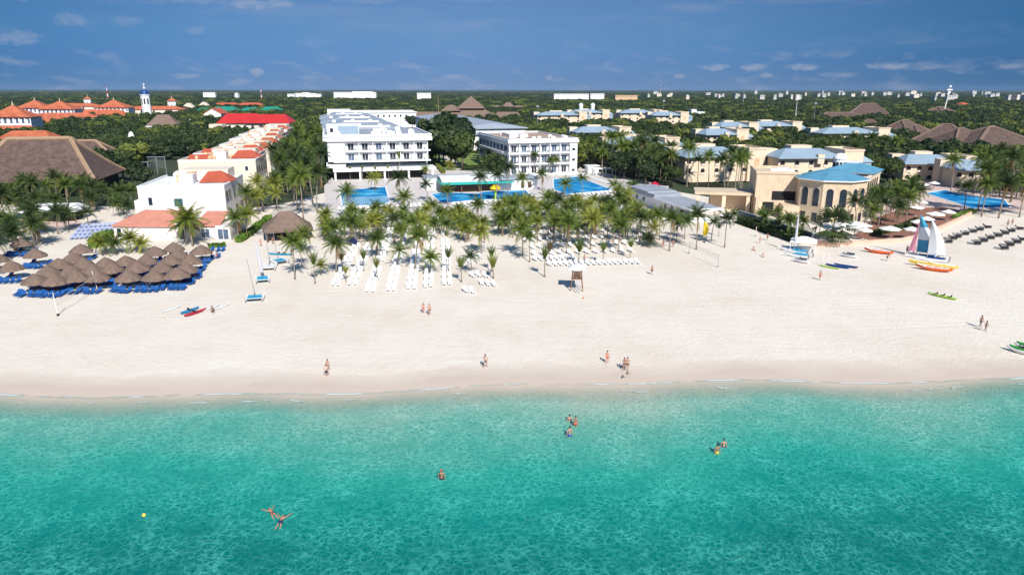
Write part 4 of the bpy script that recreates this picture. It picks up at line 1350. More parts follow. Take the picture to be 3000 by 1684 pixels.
# ---- cream villas with pale blue roofs
def villa(px, py, w, label, rz=12, H=10.4, d=17, variant=0, z=None):
    p = G(px, py, H + 1.6)
    p.z = 0
    t = thing('villa', label, 'villa', p, R(rz), 'cream villas with pale blue roofs')
    keep(p, -w / 2, w / 2, -d / 2, d / 2, R(rz), 2.0)
    keep(p, -w / 2, w / 2, -d / 2 - (16 if H < 12 else 34), 0, R(rz), 0.0, True)
    hw, hd = w / 2, d / 2
    wl = MB()
    wl.box(-hw + 1, hw - 7, -hd + 1.5, hd, 0, H - 1.0)
    wl.build('wall', 'villa_plaster', t)
    MB().hip(-hw + 0.2, hw - 6.6, -hd - 0.4, hd + 0.4, H - 0.9, H + 1.9, hw * 0.42, 0.6).build('roof', 'pale_blue_roof', t)
    bk = MB().box(hw - 7.2, hw, -hd + 0.2, hd - 2, 0, H + 1.4)
    bk.box(hw - 7.4, hw + 0.2, -hd, -hd + 0.5, H + 1.4, H + 2.0).box(hw - 0.3, hw + 0.2, -hd + 0.5, hd - 2, H + 1.4, H + 2.0).box(hw - 7.4, hw - 6.9, -hd + 0.5, hd - 2, H + 1.4, H + 2.0).box(hw - 6.9, hw - 0.3, hd - 2.5, hd - 1.8, H + 1.4, H + 2.0)
    bk.build('stair_block', 'villa_plaster', t)
    MB().box(-hw * 0.35, hw * 0.15, hd - 4.5, hd + 1.0, H - 1, H + 2.6).build('parapet_block', 'villa_plaster', t)
    MB().box(-hw, -hw + 5, hd - 5, hd + 0.6, 0, H + 1.5).build('parapet_block', 'villa_plaster', t)
    MB().hip(hw - 3.5, hw + 4.5, -hd + 1, -hd + 8, H - 2.4, H - 0.4, 1.4, 0.4).box(hw - 0.1, hw + 4, -hd + 1.4, hd - 5, 0, H - 2.66).build('side_roof', 'pale_blue_roof', t)
    MB().box(-1.2, 1.2, -hd - 0.3, -hd + 1.4, H - 3, H + 0.3).build('chimney', 'villa_plaster', t)
    n = 5
    for k in range(n):
        x = -hw + 2.6 + k * (w - 10.5) / (n - 1)
        for zz in (H - 4.3, H - 7.6):
            fr = MB().arch(x - 0.8, x + 0.8, -hd + 1.38, -hd + 1.52, zz, zz + 2.3, 8).build('arched_opening', 'dark_void', t)
            rl = MB()
            rl.box(x - 0.8, x + 0.8, -hd + 1.30, -hd + 1.37, zz, zz + 0.8)
            rl.build('balustrade', 'cream_plaster', fr)
    MB().arch(hw - 4.6, hw - 2.6, -hd + 0.08, -hd + 0.21, H - 4.5, H - 1.6, 8).build('arched_window', 'tan_plaster', t)
    return t


for args in [
        (1872, 402, 33, 'cream villa with pale blue roof nearest the right hotel, above the palm strip'),
        (2095, 432, 33, 'cream villa with pale blue roof and tall plain block, behind the dense palms', 12, 10.4, 18),
        (1755, 372, 34, 'cream villa with pale blue roof behind and left of the one nearest the hotel'),
        (2262, 356, 36, 'long cream villa with pale blue roof and dark arches in the middle of the trees'),
        (2150, 358, 28, 'small cream villa with pale blue roof half hidden left of the long villa'),
        (2110, 378, 26, 'plain cream villa block with pale blue roof in front of the small half hidden one'),
        (2485, 374, 42, 'wide flat cream villa with pale blue roofs and terraces left of the thatched roofs', 8),
        (2375, 436, 32, 'cream villa with pale blue roof just behind the restaurant lantern', 4),
        (2730, 454, 26, 'cream villa with two pale blue roofs behind the right-hand pool palms', -8, 7.2),
        (2885, 470, 26, 'cream villa with pale blue roof nearest the right edge', -10, 7.2),
        (1640, 328, 46, 'low white and blue villa in the trees behind the right hotel', 12, 12.5),
        (1870, 322, 40, 'cream villa with wide pale blue roof high in the middle distance', 8, 13.5),
        (1955, 328, 32, 'plain cream villa block right of the wide blue roofed villa', 10, 13.5),
        (1722, 322, 40, 'pale roofed villa carrying two round white lanterns', 10, 12.5)]:
    vt = villa(*args)
    if 'lanterns' in args[3]:
        for x in (-7, 5):
            MB().lathe([(1.9, 0), (1.9, 3.6), (2.3, 3.7), (2.3, 4.3), (1.7, 5.6), (0.4, 6.4)], 12, (x, 0, 14.3)).build('lantern', 'white_paint', vt)
p = G(2040, 320, 12)
keep(G(2040, 320, 12), -9, 9, -40, 0, 0, 0, True)
t = thing('villa', 'small bright white flat-roofed house in the trees', 'house', (p.x, p.y, 0), R(8))
keep(p, -8, 8, -7, 7, R(8))
MB().box(-8, 8, -6, 6, 0, 9).box(-8, -2, -6.2, 4, 9, 12).build('wall', 'white_plaster', t)
MB().box(-1.8, 8.2, -6.3, 6.2, 9.003, 9.4).build('parapet', 'white_paint', t)
win(t, 'f', 3, 5, 2.4, 2.2, -6, 'glass_dark')
win(t, 'f', -5, 6, 2.0, 2.2, -6.2, 'glass_dark')


# ---- red roofed resort far left, halls and towers
def pagoda(px, py, label, w=30, zr=22, ze=14.0, wallc='white_plaster', lower=True):
    p = G(px, py, zr)
    p.z = 0
    t = thing('pagoda_house', label, 'building', p, R(10), 'orange roofed resort houses at far left')
    keep(p, -w / 2 - 10, w / 2 + 10, -w * 0.35 - 34, w * 0.35, R(10), 0)
    hw, hd = w / 2, w * 0.36
    MB().box(-hw + 2, hw - 2, -hd + 2, hd - 2, 0, ze - 0.3).build('wall', wallc, t)
    r = MB()
    prof = [(1.0, 0.0), (0.62, 0.30), (0.30, 0.66), (0.04, 1.0)]
    v = []
    for s, u in prof:
        v += [(x * s, y * s, ze + (zr - ze) * u) for x, y in ((-hw, -hd), (hw, -hd), (hw, hd), (-hw, hd))]
    f = [(k * 4 + i, k * 4 + (i + 1) % 4, k * 4 + 4 + (i + 1) % 4, k * 4 + 4 + i) for k in range(3) for i in range(4)] + [(3, 2, 1, 0), (12, 13, 14, 15)]
    r.mesh(v, f)
    rf = r.build('roof', 'orange_tile', t)
    MB().lathe([(0.5, 0), (0.25, 1.4), (0.35, 1.6), (0.06, 3.2)], 8, (0, 0, zr - 0.2)).build('finial', 'cream_plaster', rf)
    if lower:
        m = MB().hip(-hw - 9, hw + 9, -hd - 12, -hd + 2, 4.6, 8.4, hw, 0.2)
        m.build('veranda_roof', 'orange_tile', t)
    c = MB()
    n = int(w / 4)
    for k in range(n):
        x = -hw + 2.4 + k * (w - 5) / (n - 1)
        c.box(x - 1.0, x + 0.6, -hd + 1.92, -hd + 2.0, 9.6, 12.8)
    c.build('window_band', 'glass_blue', t)
    for k in range(n + 1):
        x = -hw + 1.6 + k * (w - 3.2) / n
        MB().box(x - 0.3, x + 0.3, -hd + 1.2, -hd + 1.8, 4, ze - 0.3).build('column', 'white_paint', t)
    return t


pagoda(37, 310, 'orange pagoda roofed house at the left edge, over blue and white balconies', 32)
pagoda(101, 295, 'orange pagoda roofed house, second of the peaked roofs from the left edge', 36)
pagoda(175, 297, 'orange pagoda roofed house with broad slope, third peak from the left edge', 36)
pagoda(256, 284, 'small two-tiered orange pagoda turret standing above the other roofs', 13, 22, 18, 'white_plaster', False)
pagoda(333, 294, 'orange pagoda roofed house, peak just left of the white church tower', 38)
pagoda(503, 288, 'small orange pagoda turret right of the white church tower', 13, 22, 18, 'white_plaster', False)
for (px, py, w, h, lab) in [(190, 332, 60, 12, 'long low orange tiled roof in front of the peaked houses'), (300, 322, 52, 12, 'low orange tiled roof right of the long one'), (455, 312, 70, 14, 'long orange tiled roof right of the last peaked house'),
                            (130, 344, 40, 10, 'orange tiled roof nearest the trees in front of the peaked houses'), (85, 384, 26, 12, 'small orange tiled house with arched gables above the huge thatched hall'), (215, 304, 70, 16, 'orange tiled range behind the peaked houses')]:
    p = G(px, py, h)
    t = thing('tiled_house', lab, 'house', (p.x, p.y, 0), R(9), 'orange roofed resort houses at far left')
    keep(p, -w / 2, w / 2, -30, 8, R(9), 0)
    MB().hip(-w / 2, w / 2, -8, 8, h - 3.8, h, w * 0.32, 0.3).build('roof', 'orange_tile', t)
    MB().box(-w / 2 + 1, w / 2 - 1, -7, 7, 0, h - 4.06).build('wall', 'cream_plaster', t)
    for k in range(5):
        x = -w / 2 + w * (k + 0.5) / 5
        MB().arch(x - 1, x + 1, -7.08, -7.0, 0.8, h - 4.6 if h - 4.6 > 3 else 3.0, 6).build('arched_opening', 'glass_dark', t)


def church():
    p = G(407, 305, 10)
    d = 760
    t = thing('church_tower', 'white bell tower with dark blue dome and cross above the orange roofs', 'tower', (-392, 775, 0), R(10))
    sc = 1.0
    MB().prism([(4.6 * math.cos(PI / 8 + k * PI / 4), 4.6 * math.sin(PI / 8 + k * PI / 4)) for k in range(8)], 0, 27).prism([(5.1 * math.cos(PI / 8 + k * PI / 4), 5.1 * math.sin(PI / 8 + k * PI / 4)) for k in range(8)], 27, 28).build('shaft', 'white_plaster', t)
    for k in range(8):
        a0 = k * PI / 4
        ap = 4.6 * math.cos(PI / 8)
        ar = MB().arch(-0.8, 0.8, -0.05, 0.06, 0, 6, 6)
        ar.v = [(math.cos(a0) * (ap + y) - math.sin(a0) * x, math.sin(a0) * (ap + y) + math.cos(a0) * x, 18 + z) for x, y, z in ar.v]
        ar.build('belfry_opening', 'glass_dark', t)
    MB().lathe([(4.4, 28), (4.2, 29.5), (3.2, 31.5), (1.4, 32.8), (0.6, 33.2)], 16).build('dome', 'boat_navy', t)
    MB().lathe([(0.6, 33.2), (1.1, 34.2), (0.6, 35.4), (0.25, 36.0), (0.2, 40)], 8).box(-1.3, 1.3, -0.2, 0.2, 38, 38.5).build('cross', 'white_paint', t)


church()


def halls():
    p = G(757, 333, 16.0)
    t = thing('hall', 'long hall under a bright red sheet roof right of the white gabled house', 'building', (p.x, p.y, 0), R(4))
    keep(p, -34, 30, -50, 14, R(4), 0)
    m = MB().hip(-27, 4, -14, 10, 9.6, 16.0, 11, 0.2)
    m.hip(-6, 26, -14.5, 8, 9.6, 15.4, 11, 0.2)
    m.build('roof', 'red_sheet', t)
    MB().box(-25, 24, -12.5, 7, 0, 9.3).box(-29, -20, -24, -12.6, 0, 9.0).build('wall', 'cream_plaster', t)
    for k in range(8):
        win(t, 'f', -18 + 5.5 * k, 5.6, 2.0, 2.4, -12.5, 'glass_dark')
    p = G(626, 320, 15)
    t = thing('gabled_house', 'white gabled house with a steep pediment left of the red sheet roof', 'house', (p.x, p.y, 0), R(6))
    keep(p, -9, 9, -30, 22, R(6), 0)
    MB().box(-8, 8, -6, 20, 0, 10.5).mesh([(-8, -6, 10.5), (8, -6, 10.5), (0, -6, 15), (-8, 20, 10.5), (8, 20, 10.5), (0, 20, 15)], [(0, 1, 2), (5, 4, 3)]).build('wall', 'white_plaster', t)
    MB().mesh([(-8.8, -6.6, 10.2), (0, -6.6, 15.3), (0, 20.6, 15.3), (-8.8, 20.6, 10.2), (-8.8, -6.6, 10.6), (0, -6.6, 15.7), (0, 20.6, 15.7), (-8.8, 20.6, 10.6), (8.8, -6.6, 10.2), (8.8, 20.6, 10.2), (8.8, -6.6, 10.6), (8.8, 20.6, 10.6)],
               [(4, 5, 6, 7), (0, 4, 7, 3), (0, 1, 5, 4), (5, 10, 11, 6), (8, 9, 11, 10), (1, 8, 10, 5), (3, 7, 6, 2), (2, 6, 11, 9)]).build('roof', 'red_tile', t)
    win(t, 'f', 0, 5.5, 1.6, 2.0, -6, 'glass_dark')
    win(t, 'f', 4.5, 2.5, 1.6, 2.0, -6, 'glass_dark')
    p = G(720, 317, 11)
    t = thing('hall', 'green sheet roofed halls behind the red sheet roof', 'building', (p.x, p.y, 0), R(5))
    keep(p, -45, 45, -14, 14, R(5), 0)
    MB().hip(-42, -8, -12, 12, 8, 12.5, 10, 0.3).hip(-6, 18, -10, 12, 8, 11.5, 6, 0.3).hip(20, 44, -12, 12, 8, 12.5, 8, 0.3).hip(-58, -44, -10, 10, 8, 11, 4, 0.3).build('roof', 'green_sheet', t)
    MB().box(-40, 42, -9, 9, 0, 7.7).build('wall', 'cream_plaster', t)
    for k in range(9):
        win(t, 'f', -34 + 8.5 * k, 3.4, 2.2, 2.4, -9, 'glass_dark')
    for px, py, lab in ((665, 302, 'long red tiled roof left half behind the green roofed halls'), (735, 302, 'long red tiled roof right half behind the green roofed halls')):
        p = G(px, py, 12)
        t = thing('tiled_house', lab, 'house', (p.x, p.y, 0), R(5))
        keep(p, -22, 22, -8, 8, R(5), 0)
        MB().hip(-22, 22, -8, 8, 8.2, 12, 14, 0.2).build('roof', 'red_tile', t)
        MB().box(-20, 20, -7, 7, 0, 7.9).build('wall', 'white_plaster', t)
        for k in range(4):
            MB().arch(-15 + 9 * k, -12 + 9 * k, -7.1, -7, 3, 7, 6).build('arched_opening', 'glass_dark', t)
    for px, py, lab in ((597, 300, 'tiny white gable house beyond the white gabled house'), (552, 303, 'tiny cream gable house at the end of the orange roofs')):
        p = G(px, py, 14)
        t = thing('gabled_house', lab, 'house', (p.x, p.y, 0), R(6))
        keep(p, -9, 9, -8, 8, R(6), 0)
        MB().prism([(-8, -6), (8, -6), (8, 8), (-8, 8)], 0, 8).prism([(-8, -6), (8, -6), (8, 8), (-8, 8)], 8.003, 14, [(-0.3, -5.9), (0.3, -5.9), (0.3, 7.9), (-0.3, 7.9)]).build('wall', 'cream_plaster', t)
        win(t, 'f', 0, 6, 1.6, 2.0, -6, 'glass_dark')
    # white domed gazebo and low white walls in the woods
    p = G(385, 402, 9)
    t = thing('gazebo', 'white domed gazebo poking out of the trees behind the huge thatched hall', 'gazebo', (p.x, p.y, 0))
    keep(p, -4, 4, -12, 4)
    t.scale = (0.9, 0.9, 1.0)
    keep(p, -6, 6, -14, 0, 0, 0, True)
    MB().lathe([(5.0, 6.5), (4.6, 7.4), (3.0, 8.4), (1.6, 8.8), (1.5, 10.2), (0.9, 11.2), (0.2, 11.8)], 14).build('dome', 'white_paint', t)
    for k in range(8):
        a0 = k * PI / 4
        MB().tube([(4.3 * math.cos(a0), 4.3 * math.sin(a0), 0), (4.3 * math.cos(a0), 4.3 * math.sin(a0), 6.6)], 0.3, 6).build('column', 'white_paint', t)
    for px, py, w, lab in ((425, 372, 16, 'white flat roof beside the pale thatched roof'), (550, 352, 12, 'small white flat-roofed block under the gabled house')):
        p = G(px, py, 7)
        t = thing('service_building', lab, 'building', (p.x, p.y, 0), R(8))
        keep(p, -w / 2, w / 2, -9, 5, R(8), 0)
        MB().box(-w / 2, w / 2, -5, 5, 0, 6.6).build('wall', 'white_plaster', t)
        MB().box(-w / 2 - 0.3, w / 2 + 0.3, -5.3, 5.3, 6.6, 7.1).build('roof', 'white_paint', t)
        MB().box(-1, 1, -5.09, -5, 0.2, 2.6).build('door', 'glass_dark', t)
    # ball court fence
    p = G(440, 512)
    t = thing('court_fence', 'tall grey wire fence of the ball court left of the cream apartments', 'fence', (p.x, p.y, 0), R(8))
    keep(p, -14, 12, -14, 6, R(8), 0)
    fr = MB()
    for k in range(7):
        MB().tube([(-14 + k * 3.4, 0, 0), (-14 + k * 3.4, 0, 5.0 if k < 5 else 7)], 0.14, 6).build('post', 'metal_grey', t)
    MB().tube([(-14, 0, 4.9), (0, 0, 4.9)], 0.12, 6).build('rail', 'metal_grey', t)
    MB().tube([(-0.4, 0, 6.9), (6.4, 0, 6.9)], 0.12, 6).build('rail', 'metal_grey', t)
    g = MB()
    for k in range(10):
        g.box(-0.2 + k * 0.7, -0.15 + k * 0.7, 0.2, 0.25, 2.4, 6.8)
        g.box(-0.2, 6.2, 0.26, 0.3, 2.4 + k * 0.48, 2.45 + k * 0.48)
    g.build('wire_mesh', 'metal_grey', t)


halls()


# ---- far town and lone towers
def far_box(x0, x1, yt, d, label, mt='white_plaster', group=None, tall=None):
    """a house whose roof line is seen at yt, standing d metres away"""
    k = PPM((0, d, 20))
    z = CAM_H - (yt - 264) / (F_PX / (d * _cp * 1.0)) / _cp * 1.0
    z = CAM_H - (yt - 264) * d / F_PX * _cp
    z = max(z, 9.0)
    w = (x1 - x0) / k
    x = ((x0 + x1) / 2 - 1500) / k
    t = thing('town_house', label, 'house', (x, d, 0), R(rnd.uniform(-6, 10)), group)
    keep((x, d), -w / 2, w / 2, -10, 10, 0, 3)
    wl = MB().box(-w / 2, w / 2, -8, 8, 0, z - 1.2)
    if rnd.random() < 0.6:
        s = rnd.uniform(0.2, 0.5) * w
        x2 = rnd.uniform(-w / 2, w / 2 - s)
        wl.box(x2, x2 + s, -7.6, 4, z - 1.2, z + 1.2)
    wl.build('wall', mt, t)
    MB().box(-w / 2 - 0.4, w / 2 + 0.4, -8.4, 8.4, z - 1.2, z - 0.6).build('parapet', 'white_paint' if mt == 'white_plaster' else mt, t)
    b = MB()
    n = max(2, int(w / 6))
    for i in range(n):
        u = -w / 2 + w * (i + 0.5) / n
        b.box(u - w * 0.16 / n, u + w * 0.16 / n, -8.1, -8.0, z - 5, z - 3.0)
    b.build('window_band', 'glass_blue', t)
    return t


far_box(980, 1102, 270, 2100, 'long white hotel on the horizon above the left grey roofs')
far_box(844, 866, 275, 2300, 'left piece of the white house group on the horizon left of the long white hotel')
far_box(866, 915, 273, 2320, 'middle piece of the white house group on the horizon left of the long white hotel')
far_box(912, 942, 275, 2300, 'right piece of the white house group on the horizon left of the long white hotel')
far_box(598, 632, 271, 2200, 'white low house on the horizon over the green roofed halls')
far_box(690, 700, 274, 2100, 'tiny white house on the horizon left of the red and white mast')
far_box(1222, 1262, 272, 2000, 'pair of white blocks on the horizon left of the thatched pyramid')
far_box(1622, 1724, 274, 1900, 'long low white range on the horizon behind the right hotel')
far_box(1730, 1770, 273, 1950, 'white range at the right end of the long low one')
far_box(1800, 1866, 278, 1800, 'low orange and cream range right of the white ranges on the horizon', 'tan_plaster')
tg = 'white town houses along the right horizon'
tr = random.Random(5)
for i in range(64):
    px = 1880 + (tr.random() ** 0.75) * 1130
    row = tr.random()
    yt = 264.5 + row * 13 + (2 if px < 2200 else 0)
    d = 4200 - row * 2500 + tr.uniform(-100, 100)
    w = tr.uniform(4, 14) * (1.5 if tr.random() < 0.15 else 1)
    far_box(px, px + w, yt, d, 'small white town house on the right horizon', 'cream_plaster' if tr.random() < 0.25 else 'hazed_plaster', tg)


def mast(px, y0, y1, d, label, mats=('white_paint',), r=1.0, lean=0.0, arms=()):
    k = F_PX / (d * _cp)
    zt = CAM_H - (y0 - 264) * d / F_PX * _cp
    x = (px - 1500) / (F_PX / (d * _cp))
    t = thing('mast', label, 'mast', (x, d, 0))
    n = 6
    for i in range(n):
        a0, a1 = zt * i / n, zt * (i + 1) / n
        MB().tube([(lean * a0, 0, a0), (lean * a1, 0, a1)], [r * (1 - 0.75 * i / n), r * (1 - 0.75 * (i + 1) / n)], 6).build('mast_section', mats[i % len(mats)], t)
    for z, w, h in arms:
        MB().box(lean * z - w / 2, lean * z + w / 2, -0.7, 0.7, z, z + h).build('antenna', mats[0], t)


mast(313, 250, 270, 1900, 'red and white mast on the horizon left of the church tower', ('white_paint', 'boat_red'), 2.0)
mast(764, 257, 276, 1900, 'red and white mast on the horizon right of the church tower', ('white_paint', 'boat_red'), 1.7)
mast(2180, 245, 270, 1500, 'thin dark mast on the right horizon', ('grey_wall',), 1.2)
mast(2774, 249, 300, 900, 'leaning white pylon with wide antennas standing above the right-hand trees', ('white_paint',), 1.0, 0.10, ((33, 7, 1.4), (29, 3, 3), (37, 3, 1.5)))
mast(2893, 258, 275, 2200, 'dark lattice mast near the right end of the horizon', ('grey_wall',), 1.6)
mast(2339, 282, 330, 700, 'white light mast with lamp head in the middle of the right woods', ('white_paint',), 0.4, 0, ((25, 1.8, 2.5),))
mast(2394, 296, 330, 620, 'thin floodlight mast right of the white light mast', ('metal_grey',), 0.35, 0, ((21.5, 2, 1.5),))
mast(1947, 290, 330, 650, 'thin lamp mast behind the wide blue roofed villa', ('metal_grey',), 0.35, 0, ((23, 2, 1.5),))
mast(1576, 306, 350, 520, 'grey lamp mast with round head left of the low white and blue villa', ('metal_grey',), 0.3, 0, ((21, 2.0, 1.2),))
mast(1283, 278, 330, 800, 'thin brown mast left of the thatched pyramid', ('thatch_ridge',), 0.6)
mast(1935, 240, 270, 3000, 'pale mast far on the horizon behind the cream villas', ('white_paint', 'boat_red'), 1.0)
p = G(2820, 302, 11)
t = thing('tiled_house', 'small red tiled house alone in the right-hand woods', 'house', (p.x, p.y, 0), R(20))
keep(p, -12, 12, -10, 10)
MB().hip(-12, 12, -9, 9, 8, 12.5, 4, 0.2).build('roof', 'red_tile', t)
MB().box(-10, 10, -8, 8, 0, 7.7).build('wall', 'villa_plaster', t)
win(t, 'f', 0, 4, 2, 2, -8, 'glass_dark')
# ================================================================== things on the beach
# ---- loungers
def lounger_proto(mt, label, group, backang=42, flat=False, name='sun_lounger'):
    t = thing(name, label, 'sun lounger', (0, 0, -500), 0, group)
    m = MB().box(-0.34, 0.34, -1.0, 0.25, 0.30, 0.38)
    m.build('seat', mt, t)
    a = R(0 if flat else backang)
    b = MB().box(-0.34, 0.34, 0, 0.85, 0, 0.075)
    b.v = [(x, 0.26 + y * math.cos(a) - z * math.sin(a), 0.31 + y * math.sin(a) + z * math.cos(a)) for x, y, z in b.v]
    b.build('backrest', mt, t)
    l = MB()
    for x in (-0.3, 0.3):
        for y in (-0.85, 0.15):
            MB().box(x - 0.03, x + 0.03, y - 0.03, y + 0.03, 0, 0.30).build('leg', mt, t)
    return t


protos = {}


def put_lounger(key, p, rz, label, group):
    if key not in protos:
        mt, fl, ang = {'white': ('lounger_white', False, 45), 'whiteflat': ('lounger_white', True, 0), 'blue': ('lounger_blue', False, 30), 'lav': ('lounger_lavender', False, 30), 'black': ('lounger_black', False, 38)}[key]
        t = lounger_proto(mt, label, group, ang, fl)
        protos[key] = t
    else:
        t = dup(protos[key])
    t['label'], t['group'] = label, group
    t.location = (p[0], p[1], p[2] if len(p) > 2 else 0.0)
    t.rotation_euler = (0, 0, rz)
    return t


lr = random.Random(3)
# white loungers: pairs in files running back from the sea under the palms
files = [(983, 840, 9), (1033, 838, 11), (1084, 858, 13), (1145, 855, 13), (1205, 850, 13), (1255, 845, 12), (1310, 838, 11)]
names = ['first', 'second', 'third', 'fourth', 'fifth', 'sixth', 'seventh']
rows_w = ['first', 'second', 'third', 'fourth', 'fifth', 'sixth', 'seventh', 'eighth', 'ninth', 'tenth', 'eleventh', 'twelfth', 'thirteenth', 'fourteenth']
gw = 'white sun loungers in files under the palms'
LOUNGER_SPOTS = []
for fi, (px, py, n) in enumerate(files):
    p0 = G(px, py)
    ax = Vector((-0.10, 1, 0)).normalized()
    for r in range(n):
        for s in (-1, 1):
            if lr.random() < (0.06 if r < 7 else 0.25) and r > 1:
                continue
            q = p0 + ax * (1.0 + r * 4.35 + lr.uniform(-0.2, 0.2)) + Vector((s * 0.50 + lr.uniform(-0.06, 0.06), 0, 0))
            put_lounger('white', q, R(5 + lr.uniform(-4, 4)), '%s white lounger, %s row from the sea, %s file from left' % ('left' if s < 0 else 'right', rows_w[r], names[fi]), gw)
            LOUNGER_SPOTS.append(q)
# the slanting front row in the right half of the grove, and rows behind it
for ri, (x0, y0, x1, y1, n, nm) in enumerate([(1612, 779, 1868, 772, 17, 'front slanting row'), (1570, 764, 1680, 760, 8, 'short second slanting row'), (1566, 748, 1850, 738, 12, 'middle slanting row'),
                                              (1560, 728, 1900, 714, 16, 'fourth slanting row'), (1540, 708, 1880, 696, 16, 'fifth slanting row'), (1520, 690, 1860, 678, 16, 'sixth slanting row'), (1500, 672, 1840, 660, 16, 'rearmost slanting row')]):
    for i in range(n):
        u = i / (n - 1)
        q = G(x0 + (x1 - x0) * u, y0 + (y1 - y0) * u)
        put_lounger('white', q, R(24 + lr.uniform(-5, 5)), 'white lounger, %s in the %s of the right grove' % (nth(i, n), nm), 'white sun loungers in slanting rows in the right grove')
for i, (px, py, rz) in enumerate([(1366, 856, 30), (1384, 858, 24), (1386, 812, 28), (1402, 810, 30), (1422, 812, 26), (1412, 834, 10), (1430, 836, 12), (1448, 838, 18), (1392, 756, 15), (1408, 758, 18), (1378, 772, 10)]):
    lab = ['left of two white loungers standing alone nearest the sea', 'right of two white loungers standing alone nearest the sea', 'leftmost of three white loungers left of the tied palms', 'middle of three white loungers left of the tied palms', 'right of three white loungers left of the tied palms',
           'white lounger with bathers, left of three by the tied palms', 'white lounger with bathers, middle of three by the tied palms', 'white lounger with bathers, right of three by the tied palms', 'left of two white loungers behind the tied palms', 'right of two white loungers behind the tied palms', 'white lounger alone between palm trunks left of the tied palms'][i]
    put_lounger('white', G(px, py), R(rz), lab, 'white sun loungers near the tied palms')
# loungers on the pool deck
for ri, (x0, y0, x1, y1, n, nm, rz) in enumerate([(995, 616, 1105, 612, 10, 'row seaward of the rectangular pool', 10), (995, 628, 1080, 626, 7, 'second row seaward of the rectangular pool', 10), (1010, 540, 1110, 533, 9, 'row between rectangular pool and left hotel', 190),
                                                  (1330, 603, 1530, 590, 14, 'row seaward of the long shallow pool', 12), (1725, 520, 1820, 552, 12, 'right edge row of the angular pool', 100), (1600, 502, 1700, 497, 9, 'row between angular pool and right hotel', 190),
                                                  (1690, 576, 1790, 566, 9, 'row seaward of the angular pool', 12), (1165, 612, 1230, 606, 6, 'row right of the rectangular pool', 15), (1812, 560, 1840, 590, 7, 'file at the right end of the pool deck', 80)]):
    for i in range(n):
        u = i / (n - 1)
        q = G(x0 + (x1 - x0) * u, y0 + (y1 - y0) * u)
        q.z = 0.04
        put_lounger('white', q, R(rz + lr.uniform(-4, 4)), 'white lounger, %s in the %s' % (nth(i, n), nm), 'white sun loungers around the pools')
# black loungers on the open sand at right, in short slanting groups
gi = 0
for ri, row in enumerate([[(2776, 709), (2790, 699), (2803, 693.5), (2825, 686), (2848, 679), (2868, 673), (2891, 666)], [(2859, 714), (2879, 706), (2899, 698), (2922, 691), (2942, 684), (2960, 677), (2985, 670)], [(2939, 728), (2956, 718), (2976, 710), (2994, 702)]]):
    for i, (px, py) in enumerate(row):
        for k in range(3):
            q = G(px, py) + Vector((0.55, 0.85, 0)) * (k - 1) * 0.95
            put_lounger('black', q, R(72 + lr.uniform(-4, 4)), 'black lounger, %s of three in %s group of the %s black row' % (['nearest', 'middle', 'farthest'][k], ORD[i] if i else 'first', ['back', 'middle', 'front'][ri]), 'black sun loungers in slanting rows on the sand')

# ---- thatched beach umbrellas with blue loungers
def umbrella_proto():
    t = thing('thatched_umbrella', 'x', 'beach umbrella', (0, 0, -500), 0, 'thatched umbrellas over blue loungers')
    rr = random.Random(2)
    v, f = [], []
    n = 22
    prof = [(0.05, 3.35), (0.5, 3.12), (1.1, 2.78), (1.75, 2.34), (2.25, 1.92), (2.38, 1.70)]
    for k, (r, z) in enumerate(prof):
        for i in range(n):
            a = 2 * PI * i / n
            j = (0.10 if k >= 4 else 0.04) * rr.uniform(-1, 1)
            v.append(((r + j) * math.cos(a), (r + j) * math.sin(a), z + (rr.uniform(-0.14, 0.08) if k == 5 else j * 0.6)))
    for k in range(len(prof) - 1):
        for i in range(n):
            f.append((k * n + i, (k + 1) * n + i, (k + 1) * n + (i + 1) % n, k * n + (i + 1) % n))
    b = len(v)
    v += [(x * 0.95, y * 0.95, 1.75) for x, y, z in v[(len(prof) - 1) * n:]]
    for i in range(n):
        f.append(((len(prof) - 1) * n + i, b + i, b + (i + 1) % n, (len(prof) - 1) * n + (i + 1) % n))
    f.append(tuple(range(b, b + n)))
    MB().mesh(v, f).build('thatch', 'thatch_light', t)
    MB().tube([(0, 0, 0), (0, 0, 3.2)], 0.09, 7).build('pole', 'wood_dark', t)
    MB().lathe([(0.55, 0.62), (0.55, 0.68)], 12).build('shelf', 'wood_brown', t)
    return t


